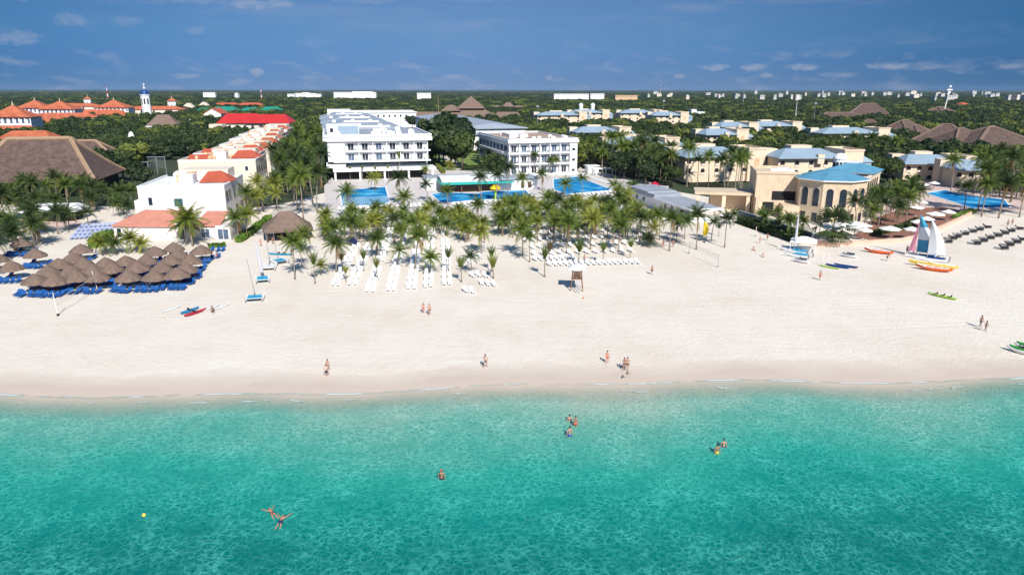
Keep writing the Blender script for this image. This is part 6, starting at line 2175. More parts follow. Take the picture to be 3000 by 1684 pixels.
gp = 'coconut palms standing on the sand along the front of the grove'
FRONT = [(865, 819, 705, 'full', 'green', .95, 'tall leaning palm at the left front corner of the grove, by the white catamaran'), (885, 779, 724, 'thin', 'green', .8, 'short palm just right of the left front corner palm'),
         (924, 831, 775, 'tied', 'green', .85, 'small bound palm nearest the sea at the left of the grove'), (940, 806, 778, 'thin', 'yellow', .7, 'tiny yellow-green palm behind the small bound one at left'), (901, 742, 690, 'full', 'green', .95, 'palm right of the thatched hut, leaning over the sand'),
         (987, 812, 716, 'full', 'green', 1.0, 'tall palm at the left edge of the first lounger file'), (1014, 825, 800, 'tied', 'yellow', .6, 'stubby bound palm between the first two lounger files'), (1004, 790, 760, 'tied', 'green', .7, 'bound palm behind the stubby one between the first two lounger files'),
         (1066, 794, 760, 'tied', 'green', .75, 'bound palm right of the loudspeaker pole'), (1107, 821, 780, 'tied', 'yellow', .75, 'bound yellow-green palm between the third and fourth lounger files'), (1109, 756, 697, 'full', 'green', 1.0, 'full palm over the third lounger file'),
         (1167, 784, 735, 'thin', 'green', .9, 'slim leaning palm between the fourth and fifth lounger files'), (1219, 792, 683, 'full', 'green', 1.1, 'big dark shadowed palm over the fifth lounger file'), (1262, 802, 755, 'full', 'green', .85, 'drooping palm at the sixth lounger file'),
         (1316, 800, 752, 'tied', 'green', .8, 'bound palm at the seventh lounger file'), (1353, 827, 782, 'tied', 'green', .85, 'bound palm just right of the seventh lounger file'), (1382, 800, 745, 'thin', 'dark', .8, 'thin dark palm left of the three loungers by the tied palms'),
         (1446, 815, 785, 'tied', 'yellow', .95, 'right of the two bound palms at the sandy gap'), (1441, 796, 748, 'tied', 'green', .8, 'tall left one of the two bound palms at the sandy gap'), (1411, 743, 680, 'full', 'yellow', 1.0, 'palm standing over the sand at the gap between the groves'),
         (1468, 687, 645, 'full', 'green', .95, 'palm at the back of the sandy gap'), (1532, 749, 668, 'full', 'green', 1.1, 'large palm at the left end of the right grove, with a long shadow'), (1552, 768, 690, 'thin', 'green', .8, 'thin grey-trunked palm right of the large left-end palm of the right grove'),
         (1596, 811, 757, 'tied', 'green', .85, 'bound palm standing in front of the slanting lounger rows'), (1611, 772, 735, 'tied', 'dry', .8, 'withered orange bound palm beside the green one in front of the slanting rows'), (1695, 776, 740, 'tied', 'green', 1.0, 'wide bound palm just behind the lifeguard tower'),
         (1767, 773, 735, 'tied', 'green', .8, 'bound palm in the middle of the front slanting lounger row'), (1846, 757, 722, 'tied', 'green', .75, 'bound palm near the right end of the front slanting row'), (1899, 722, 700, 'full', 'dark', .8, 'low bushy palm right of the slanting lounger rows'),
         (1961, 735, 632, 'full', 'green', 1.0, 'tall palm leaning right at the right front of the grove'), (2040, 731, 622, 'full', 'dark', 1.0, 'tall palm just left of the yellow feather flag'), (2084, 706, 650, 'thin', 'dark', .85, 'small dark palm right of the yellow feather flag'),
         (2123, 725, 640, 'thin', 'dark', .95, 'lone tall palm farthest right on the open sand'), (2106, 692, 668, 'tied', 'dark', .6, 'small bound palm in front of the beach bar'), (2005, 700, 645, 'full', 'green', .9, 'palm with yellow tips left of the beach bar front'), (1812, 738, 660, 'full', 'green', 1.0, 'full palm over the right end of the middle slanting row'),
         (1660, 742, 650, 'full', 'green', 1.0, 'full palm behind the bound palm of the slanting rows'), (1730, 730, 640, 'full', 'yellow', 1.0, 'yellow-green palm over the middle slanting row')]
PALM_PTS = []
for (px, py, cpy, kd, co, sc, lab) in FRONT:
    palm_px(px, py, cpy, kd, co, lab, gp, sc)
    PALM_PTS.append(G(px, py))


def inside(p, poly):
    x, y = p
    c = False
    for (x0, y0), (x1, y1) in zip(poly, poly[1:] + poly[:1]):
        if (y0 > y) != (y1 > y) and x < (x1 - x0) * (y - y0) / (y1 - y0) + x0:
            c = not c
    return c


def palm_field(poly, n, hmin, hmax, where, group, kinds, dmin=2.6, smin=0.9, smax=1.15, bands=4, name='coconut_palm', kp=0.5):
    """scatter palms over a patch of ground given in photograph pixels, then name each by its row and place"""
    W = [G(x, y) for x, y in poly]
    wp = [(p.x, p.y) for p in W]
    x0, x1 = min(p[0] for p in wp), max(p[0] for p in wp)
    y0, y1 = min(p[1] for p in wp), max(p[1] for p in wp)
    pts = []
    tries = 0
    while len(pts) < n and tries < 20000:
        tries += 1
        q = Vector((vr.uniform(x0, x1), vr.uniform(y0, y1), 0))
        if not inside((q.x, q.y), wp) or not free(q.x, q.y, kp):
            continue
        if any((q - o).length < dmin for o in pts) or any((q - o).length < dmin * 0.8 for o in PALM_PTS):
            continue
        pts.append(q)
    pts.sort(key=lambda q: q.y)
    per = math.ceil(len(pts) / bands)
    rown = ['front', 'second', 'third', 'fourth', 'fifth', 'sixth'][:bands - 1] + ['rear']
    for b in range(bands):
        row = sorted(pts[b * per:(b + 1) * per], key=lambda q: to_px((q.x, q.y, 6))[0])
        for i, q in enumerate(row):
            kd, co = vr.choice(kinds)
            desc = {'green': 'green', 'yellow': 'yellow-green', 'dark': 'dark green', 'dry': 'withered orange'}[co]
            palm(q, vr.uniform(hmin, hmax), kd, co, '%s palm, %s in the %s row %s' % (desc, nth(i, len(row)), rown[b], where), group, vr.uniform(smin, smax), name=name)
            PALM_PTS.append(q)


K1 = [('full', 'green')] * 4 + [('full', 'yellow')] * 2 + [('thin', 'green'), ('thin', 'yellow'), ('full', 'dark')]
KD = [('full', 'dark')] * 4 + [('full', 'green')] * 2 + [('thin', 'dark')]
pool_gap = [(990, 640), (1130, 640)]
palm_field([(955, 730), (950, 668), (1180, 664), (1430, 650), (1430, 700), (1250, 730)], 52, 3.0, 6.4, 'of the left palm grove', 'palms of the left grove', K1, 2.4, 0.7, 1.0, bands=5)
palm_field([(1480, 705), (1440, 655), (1500, 640), (1840, 634), (1870, 670), (2020, 692), (1985, 708), (1700, 730)], 84, 3.6, 7.4, 'of the right palm grove', 'palms of the right grove', K1, 2.3, 0.7, 1.0, bands=5)
palm_field([(880, 690), (840, 600), (800, 540), (840, 470), (880, 430), (965, 420), (958, 520), (945, 600), (955, 680)], 46, 6, 10, 'of the belt beside the apartments', 'dark palms between the apartments and the left hotel', KD, 3.2, 1.15, 1.5, bands=5)
palm_field([(-80, 690), (-60, 580), (120, 572), (300, 566), (395, 585), (395, 650), (290, 668), (130, 700)], 42, 3.0, 5.6, 'around the snack bar', 'palms around the snack bar at left', KD, 3.0, 1.0, 1.3, bands=4, kp=0.0)
palm_field([(-60, 780), (-70, 710), (60, 700), (130, 706), (110, 745)], 9, 3.0, 5.5, 'at the left beach edge', 'palms at the left edge of the beach', KD, 2.8, 1.0, 1.25, bands=2)
palm_field([(690, 690), (730, 640), (800, 590), (830, 560), (845, 600), (760, 668)], 9, 4.5, 7, 'beside the cream apartments', 'palms beside the cream apartments', K1, 3.2, 0.95, 1.2, bands=2)
palm_field([(1700, 480), (1780, 462), (2010, 500), (2190, 535), (2160, 572), (2050, 560), (1900, 540), (1780, 520)], 62, 6, 10.0, 'before the cream villas', 'tall palms in front of the villas', KD + [('full', 'green')], 3.4, 1.05, 1.45, bands=5, kp=-2.0)
palm_field([(2130, 655), (2150, 630), (2360, 690), (2350, 712)], 9, 2.8, 5.5, 'along the grey boundary wall', 'slim palms along the boundary wall', [('thin', 'green'), ('thin', 'dark'), ('full', 'green')], 3.0, 0.75, 0.95, bands=1, kp=0.0)
palm_field([(2480, 690), (2540, 640), (2640, 590), (2700, 620), (2640, 670), (2560, 700)], 18, 4.5, 7.5, 'before the arcaded wing', 'palms on the restaurant terrace', KD, 2.8, 1.0, 1.25, bands=2, kp=0.0)
palm_field([(2720, 550), (2790, 520), (2960, 520), (3080, 540), (3080, 640), (2930, 645), (2820, 640), (2800, 612), (2950, 612), (2960, 590)], 34, 5.5, 8.5, 'around the right-hand pool', 'palms around the right-hand pool', KD, 3.6, 1.2, 1.6, bands=4, kp=0.0)
palm_field([(2180, 560), (2230, 505), (2450, 465), (2660, 475), (2700, 500), (2560, 505)], 16, 7, 10, 'behind the restaurant', 'palms behind the restaurant', KD, 5, 1.1, 1.35, bands=2)
# pool-side palms
for (px, py, cpy, kd, co, sc, lab) in [(1030, 640, 560, 'full', 'green', 1.15, 'wide palm in front of the rectangular pool'), (1100, 560, 520, 'full', 'yellow', 1.1, 'yellow palm behind the right end of the rectangular pool'), (1176, 600, 520, 'full', 'dark', 1.3, 'tallest dark palm right of the rectangular pool'),
                                       (1190, 640, 575, 'full', 'green', 1.1, 'palm in front of the tallest dark palm by the rectangular pool'), (1172, 520, 462, 'tied', 'green', 1.1, 'slim palm with upright fronds before the left hotel facade'), (1253, 590, 540, 'thin', 'dark', 1.0, 'thin palm at the left end of the long shallow pool'),
                                       (1312, 600, 560, 'full', 'green', 1.0, 'palm beside the left end of the long shallow pool'), (1410, 585, 520, 'full', 'dark', 1.15, 'dark palm in front of the barrel roofed bar'), (1455, 590, 512, 'full', 'dark', 1.0, 'dark palm right of the barrel roofed bar'), (1487, 580, 490, 'full', 'dark', 1.1, 'tall bent palm between the bar and the right hotel'),
                                       (1535, 590, 520, 'full', 'green', 1.0, 'palm at the right end of the long shallow pool'), (1590, 560, 512, 'full', 'green', 1.1, 'palm left of the angular pool'), (1655, 575, 540, 'full', 'green', 1.1, 'full palm standing in the corner of the angular pool'), (1706, 585, 520, 'thin', 'green', 1.0, 'thin palm over the middle of the angular pool'),
                                       (1800, 590, 540, 'thin', 'green', 1.0, 'thin palm right of the angular pool'), (1850, 585, 545, 'full', 'green', 1.0, 'palm left of the play castle'),
                                       (1566, 512, 455, 'full', 'dark', .9, 'dark palm before the right hotel, second bay'), (1612, 510, 470, 'full', 'dark', .85, 'dark palm before the right hotel, fourth bay'), (1632, 514, 470, 'full', 'green', .85, 'green palm before the right hotel, fourth bay'), (1651, 506, 470, 'thin', 'dark', .85, 'slim palm before the right hotel, fifth bay'), (1679, 500, 475, 'full', 'yellow', .8, 'yellow-green palm before the right hotel, last bay'),
                                       (1548, 508, 482, 'thin', 'dark', .8, 'small dark palm before the right hotel, first bay'),
                                       (1027, 528, 500, 'tied', 'green', .6, 'young palm at the left hotel front, first from the left'), (1063, 530, 496, 'tied', 'green', .6, 'young palm at the left hotel front, second from the left'), (1101, 528, 496, 'tied', 'green', .6, 'young palm at the left hotel front, third from the left'), (1139, 526, 496, 'tied', 'green', .6, 'young palm at the left hotel front, fourth from the left'),
                                       (1248, 525, 495, 'thin', 'green', .9, 'palm right of the left hotel front'), (1318, 500, 485, 'full', 'yellow', .9, 'yellow palm on the garden lawn'), (1480, 500, 470, 'full', 'dark', 1.2, 'dark palm at the left corner of the right hotel'), (1440, 490, 455, 'full', 'dark', 1.2, 'dark palm on the garden lawn left of the right hotel'),
                                       (565, 722, 640, 'full', 'yellow', 1.5, 'huge palm before the salmon roofed beach house'), (548, 715, 655, 'full', 'green', 1.4, 'second huge palm crown before the salmon roofed beach house'), (700, 705, 640, 'full', 'green', 1.1, 'palm right of the salmon roofed beach house'), (725, 700, 630, 'full', 'yellow', 1.1, 'yellow-green palm right of the salmon roofed beach house'),
                                       (385, 742, 700, 'full', 'yellow', 1.0, 'low palm left of the beach house door'), (300, 748, 715, 'full', 'yellow', 1.0, 'low yellow palm behind the third umbrella row, left one'), (342, 745, 715, 'full', 'green', 1.0, 'low palm behind the third umbrella row, middle one'), (418, 742, 718, 'full', 'yellow', .9, 'low yellow palm behind the third umbrella row, right one')]:
    palm_px(px, py, cpy, kd, co, lab, 'palms around the pools, hotels and beach house', sc)
palm_px(2436, 716, 660, 'fan', 'dark', 'big dark fan palm in front of the stone tower', None, 2.1, name='fan_palm')
palm_px(706, 497, 468, 'full', 'dark', 'dark palm growing on the roof terrace between the cream apartments', None, 1.0)

merge_far('coconut_palm', 297, 'distant_palms')

# ---- broad-leaved trees
def tree_crown(seed, mt, n=1500, rx=4.6, rz=3.4, leaf=0.46):
    rr = np.random.RandomState(seed)
    # several overlapping lobes give an uneven outline
    k = 9
    cs = rr.uniform(-1, 1, (k, 3)) * np.array([rx * 0.62, rx * 0.62, rz * 0.45]) + np.array([0, 0, rz * 0.15])
    rs = rr.uniform(0.36, 0.58, k) * rx
    idx = rr.randint(0, k, n)
    d = rr.normal(size=(n, 3))
    d /= np.linalg.norm(d, axis=1)[:, None]
    d[:, 2] = np.abs(d[:, 2]) * np.where(rr.rand(n) < 0.22, -1, 1)
    rad = rs[idx] * rr.uniform(0.72, 1.06, n)
    P = cs[idx] + d * rad[:, None] * np.array([1, 1, 0.78])
    # leaf clumps: small quads facing roughly outward, jittered
    nrm = d + rr.normal(size=(n, 3)) * 0.55
    nrm /= np.linalg.norm(nrm, axis=1)[:, None]
    a = np.cross(nrm, rr.normal(size=(n, 3)))
    a /= np.linalg.norm(a, axis=1)[:, None]
    b = np.cross(nrm, a)
    s = leaf * rr.uniform(0.55, 1.35, n)[:, None]
    V = np.stack([P - a * s - b * s * 0.7, P + a * s - b * s * 0.7, P + a * s * 0.6 + b * s, P - a * s * 0.6 + b * s], 1).reshape(-1, 3)
    mb = MB()
    mb.v = [tuple(v) for v in V]
    mb.f = [(4 * i, 4 * i + 1, 4 * i + 2, 4 * i + 3) for i in range(n)]
    mb.m = [0] * n
    # inner mass so that the crown is not hollow
    for c, r in zip(cs, rs):
        prof = [(r * 0.78 * math.sin(PI * t), -r * 0.62 * math.cos(PI * t)) for t in (0.04, 0.25, 0.5, 0.75, 0.96)]
        mb.lathe(prof, 8, tuple(c))
    return mb.data('crown', mt)


TREES = []
for i, (mt, desc) in enumerate([('leaf_dark', 'dark green'), ('leaf_mid', 'mid green'), ('leaf_dark', 'dark green'), ('leaf_light', 'light green'), ('leaf_mid', 'mid green')]):
    TREES.append((tree_crown(40 + i, mt), desc))
TRUNKS = []
for i in range(3):
    mb = MB().tube([(0, 0, 0), (0.15, 0.1, 2.0), (0.1, 0.3, 4.2)], [0.34, 0.26, 0.16], 7)
    for k in range(4):
        a = k * 1.6 + i
        mb.tube([(0.12, 0.15, 2.4 + 0.3 * k), (1.3 * math.cos(a), 1.3 * math.sin(a), 4.0 + 0.2 * k), (2.2 * math.cos(a), 2.2 * math.sin(a), 5.2)], [0.14, 0.09, 0.04], 6)
    TRUNKS.append(mb.data('trunk', 'bark', True))


def tree(p, s, label, group, k=None, hs=1.0):
    k = vr.randrange(len(TREES)) if k is None else k
    t = thing('broadleaf_tree', label, 'tree', (p[0], p[1], 0), vr.uniform(0, 6.28), group)
    t.scale = (s, s, s * hs)
    link('trunk', TRUNKS[k % 3], t)
    link('crown', TREES[k][0], t, (0, 0, 5.6))
    return t


# the big trees in the garden between the two hotels, and the light ones left of the left hotel
for i, (px, ytop, h, s, k, lab) in enumerate([(1300, 336, 17, 0, 0, 'largest dark tree in the garden between the hotels'), (1338, 352, 15, 0, 2, 'dark tree right of the largest garden tree'), (1264, 352, 13, 0, 2, 'dark tree left of the largest garden tree'), (1318, 378, 13.5, 0, 0, 'dark tree just in front of the largest garden tree'), (1352, 394, 12, 0, 1, 'tree at the right front of the garden clump'),
                                              (1284, 384, 12, 0, 1, 'tree at the left front of the garden clump'), (1240, 350, 10.5, 0, 1, 'tree beside the grey wing roofs, left end of the garden clump'), (1206, 341, 10, 0, 0, 'small tree at the far left of the garden clump'), (1190, 336, 10, 0, 2, 'farthest small tree behind the garden clump'), (1300, 412, 10, 0, 1, 'low tree at the foot of the garden clump, middle'), (1334, 418, 10, 0, 2, 'low tree at the foot of the garden clump, right'), (1276, 416, 9, 0, 0, 'low tree at the foot of the garden clump, left'), (1430, 452, 8, 0, 1, 'tree against the shaded side of the right hotel'), (1460, 458, 8, 0, 2, 'tree at the shaded corner of the right hotel'),
                                              (950, 338, 12, 1.4, 3, 'light green tree left of the grey wing roofs'), (936, 355, 11, 1.3, 3, 'light green tree in front of the other by the grey wing roofs'), (960, 372, 10, 1.15, 1, 'tree touching the left hotel corner'), (975, 352, 10, 1.1, 0, 'dark tree wedged between the light tree and the hotel wings')]):
    h *= 1.22 if i < 7 else 1.1
    p = G(px, ytop, h)
    s2 = h / 8.9
    tree((p.x, p.y), s2, lab, 'trees between and beside the hotel blocks', k)
    keep(p, -4, 4, -4, 4)
# trees right and left of the hotels: the nearest stand alone, the rest close up into one wood
wr = random.Random(77)
cand = []
d = 225.0
while d < 900:
    step = 7.6 + (d - 225) * 0.013
    half = d * 0.80
    x = -half + wr.uniform(0, step)
    while x < half:
        px, py = to_px((x, d, 0))
        q = (x + wr.uniform(-2.4, 2.4), d + wr.uniform(-2.4, 2.4))
        x += step * wr.uniform(0.8, 1.25)
        pl = to_px((q[0], q[1], 0))
        # open ground: beach, resort gardens, pools
        if q[1] < 246 and -78 < q[0] < 150:
            continue
        if inside(pl, [(640, 700), (905, 560), (965, 405), (1030, 345), (1270, 345), (1270, 430), (1420, 430), (1420, 500), (1700, 500), (1900, 545), (2160, 575), (2560, 560), (2700, 520), (3100, 520), (3100, 760), (1000, 760)]) :
            continue
        if pl[1] > 548 or (pl[1] > 470 and 330 < pl[0] < 830):
            if not (pl[0] < 430 and pl[1] < 560):
                continue
        if not free(q[0], q[1], 3.2, True):
            continue
        s = wr.uniform(0.80, 1.22)
        cand.append((q[0], q[1], s))
    d += step * 0.86
cand.sort(key=lambda c: c[1])
NEAR = 268
near, rest = cand[:NEAR], cand[NEAR:]
lm = [(-999, 430, 'behind the huge thatched hall'), (430, 900, 'behind the cream apartments'), (900, 1280, 'behind the left hotel wings'), (1280, 1760, 'behind the right hotel'), (1760, 2230, 'among the villas right of the hotels'), (2230, 2640, 'behind the restaurant'), (2640, 9999, 'behind the right-hand pool')]
cells = {}
for c in near:
    px = to_px((c[0], c[1], 6))[0]
    for j, (a, b, nm) in enumerate(lm):
        if a <= px < b:
            cells.setdefault(j, []).append((c, px))
for j, lst in cells.items():
    lst.sort(key=lambda e: e[0][1])
    rows = max(1, math.ceil(len(lst) / 12))
    for r in range(rows):
        row = sorted(lst[r * 12:(r + 1) * 12], key=lambda e: e[1])
        for i, (c, px) in enumerate(row):
            k = vr.choice([0, 0, 1, 1, 2, 2, 3, 4])
            rn = ['front', 'second', 'third', 'fourth', 'fifth', 'sixth', 'seventh', 'eighth', 'ninth', 'tenth'][min(r, 9)]
            tree((c[0], c[1]), c[2], '%s tree, %s, %s row %s' % (TREES[k][1], nth(i, len(row)), rn, lm[j][2]), 'trees of the wood behind the resorts', k)


# ---- everything farther off: one continuous wood, carried by points
def far_wood():
    pts, scl, rot, idx = [], [], [], []
    fr = np.random.RandomState(9)
    for (x, y, s) in rest:
        pts.append((x, y, 5.2 * s))
        scl.append((s, s, s))
    d = 900.0
    while d < 14000:
        k = max(9.5, d * 0.0125)
        half = d * 0.85
        n = int(2 * half / k)
        xs = -half + (np.arange(n) + fr.uniform(0, 1, n)) * k
        ys = d + fr.uniform(-0.5, 0.5, n) * k
        for x, y in zip(xs, ys):
            if d < 4500 and not free(x, y, 6, True):
                continue
            s = k / 8.5 * fr.uniform(0.85, 1.35)
            hz = min(s, 1.0 + 0.25 * math.log(max(1, s))) * fr.uniform(0.8, 1.25)
            hz = hz * (0.92 if d > 2500 else 1)
            pts.append((x, y, 5.0 * hz * 0.75))
            scl.append((s, s, hz))
        d += k * 0.8
    n = len(pts)
    me = bpy.data.meshes.new('far_wood')
    me.from_pydata(pts, [], [])
    a = me.attributes.new('tree_scale', 'FLOAT_VECTOR', 'POINT')
    a.data.foreach_set('vector', np.array(scl, dtype=np.float32).ravel())
    a = me.attributes.new('tree_turn', 'FLOAT', 'POINT')
    a.data.foreach_set('value', fr.uniform(0, 6.28, n).astype(np.float32))
    a = me.attributes.new('tree_kind', 'INT', 'POINT')
    a.data.foreach_set('value', fr.choice([0, 0, 1, 1, 2, 2, 4, 3], n).astype(np.int32))
    o = bpy.data.objects.new('woodland', me)
    COL.objects.link(o)
    o['kind'] = 'stuff'
    ng = bpy.data.node_groups.new('wood_nodes', 'GeometryNodeTree')
    ng.interface.new_socket('Geometry', in_out='INPUT', socket_type='NodeSocketGeometry')
    ng.interface.new_socket('Geometry', in_out='OUTPUT', socket_type='NodeSocketGeometry')
    N, L = ng.nodes.new, ng.links.new
    gi, go = N('NodeGroupInput'), N('NodeGroupOutput')
    join = N('GeometryNodeJoinGeometry')
    kind = N('GeometryNodeInputNamedAttribute')
    kind.data_type = 'INT'
    kind.inputs['Name'].default_value = 'tree_kind'
    turn = N('GeometryNodeInputNamedAttribute')
    turn.data_type = 'FLOAT'
    turn.inputs['Name'].default_value = 'tree_turn'
    sc = N('GeometryNodeInputNamedAttribute')
    sc.data_type = 'FLOAT_VECTOR'
    sc.inputs['Name'].default_value = 'tree_scale'
    comb = N('ShaderNodeCombineXYZ')
    L(turn.outputs['Attribute'], comb.inputs['Z'])
    srcs = {}
    for ob in COL.objects:
        if ob.name.startswith('crown') and ob.parent and ob.parent.name.startswith('broadleaf_tree'):
            srcs.setdefault(ob.data.name, ob)
    for k in range(len(TREES)):
        src = srcs.get(TREES[k][0].name)
        if src is None:
            continue
        oi = N('GeometryNodeObjectInfo')
        oi.transform_space = 'ORIGINAL'
        oi.inputs['Object'].default_value = src
        oi.inputs['As Instance'].default_value = True
        cmp_ = N('FunctionNodeCompare')
        cmp_.data_type = 'INT'
        cmp_.operation = 'EQUAL'
        L(kind.outputs['Attribute'], [s for s in cmp_.inputs if s.type == 'INT'][0])
        [s for s in cmp_.inputs if s.type == 'INT'][1].default_value = k
        iop = N('GeometryNodeInstanceOnPoints')
        L(gi.outputs[0], iop.inputs['Points'])
        L(cmp_.outputs[0], iop.inputs['Selection'])
        L(oi.outputs['Geometry'], iop.inputs['Instance'])
        L(comb.outputs[0], iop.inputs['Rotation'])
        L(sc.outputs['Attribute'], iop.inputs['Scale'])
        L(iop.outputs[0], join.inputs[0])
    L(join.outputs[0], go.inputs[0])
    md = o.modifiers.new('wood', 'NODES')
    md.node_group = ng


far_wood()


# ---- hedges and bushes
def hedge(pts, w, h, label, mt='hedge_green', seed=0, dens=26):
    P = [G(x, y) for x, y in pts]
    o = P[0]
    rr = np.random.RandomState(seed)
    t = thing('hedge', label, 'hedge', o)
    mb = MB()
    for a, b in zip(P, P[1:]):
        d = b - a
        L = d.length
        dn = d.normalized()
        nn = Vector((-dn.y, dn.x, 0))
        n = int(L * w * dens)
        for i in range(n):
            c = a - o + dn * (rr.rand() * L) + nn * ((rr.rand() - 0.5) * w) + Vector((0, 0, h * rr.rand() ** 0.5))
            u = Vector(rr.normal(size=3)).normalized() * 0.28
            v = Vector(rr.normal(size=3)).normalized() * 0.28
            mb.face([c - u - v, c + u - v, c + u + v, c - u + v])
        q = nn * w * 0.36
        mb.prism([tuple((a - o - q).xy), tuple((b - o - q).xy), tuple((b - o + q).xy), tuple((a - o + q).xy)], 0, h * 0.8)
    mb.build('foliage', mt, t)
    return t


hedge([(612, 728), (660, 724)], 1.0, 0.9, 'short clipped hedge before the right end of the beach house', seed=1)
hedge([(700, 712), (745, 680), (790, 645)], 1.6, 1.3, 'green hedge slanting beside the sandy path to the thatched hut', seed=2)
hedge([(278, 728), (300, 706), (330, 696)], 2.4, 1.8, 'bright green bush at the left corner of the beach house', seed=3)
hedge([(2170, 652), (2260, 684), (2345, 714)], 2.6, 1.8, 'long dark bush belt along the grey boundary wall', 'leaf_mid', seed=4)
hedge([(1500, 512), (1690, 500)], 1.0, 0.8, 'low hedge at the foot of the right hotel', 'leaf_mid', seed=5)
hedge([(2800, 640), (2850, 620)], 2.0, 0.8, 'green strip at the end of the pink garden wall', seed=6)
hedge([(1340, 494), (1420, 490)], 1.6, 1.0, 'row of shrubs at the near edge of the garden lawn', 'leaf_mid', seed=7)
hedge([(1355, 452), (1415, 446)], 1.6, 1.2, 'row of shrubs at the foot of the stair tower', 'leaf_mid', seed=8)
hedge([(1250, 448), (1268, 470), (1300, 510)], 1.4, 1.2, 'shrubs along the left side of the garden path', 'leaf_light', seed=9)
hedge([(2560, 690), (2640, 672), (2690, 650)], 1.6, 1.2, 'planting strip between the front deck and the terrace', 'leaf_mid', seed=10)
# ================================================================== people
def skin_mesh(verts, edges, radii, root=0, sub=1):
    me = bpy.data.meshes.new('tmp')
    me.from_pydata(verts, edges, [])
    o = bpy.data.objects.new('tmp', me)
    COL.objects.link(o)
    md = o.modifiers.new('skin', 'SKIN')
    md.use_smooth_shade = True
    for i, sv in enumerate(me.skin_vertices[0].data):
        r = radii[i]
        sv.radius = r if isinstance(r, tuple) else (r, r)
        sv.use_root = (i == root)
    ss = o.modifiers.new('sub', 'SUBSURF')
    ss.levels = sub
    ss.render_levels = sub
    dg = bpy.context.evaluated_depsgraph_get()
    out = bpy.data.meshes.new_from_object(o.evaluated_get(dg))
    bpy.data.objects.remove(o)
    bpy.data.meshes.remove(me)
    return out


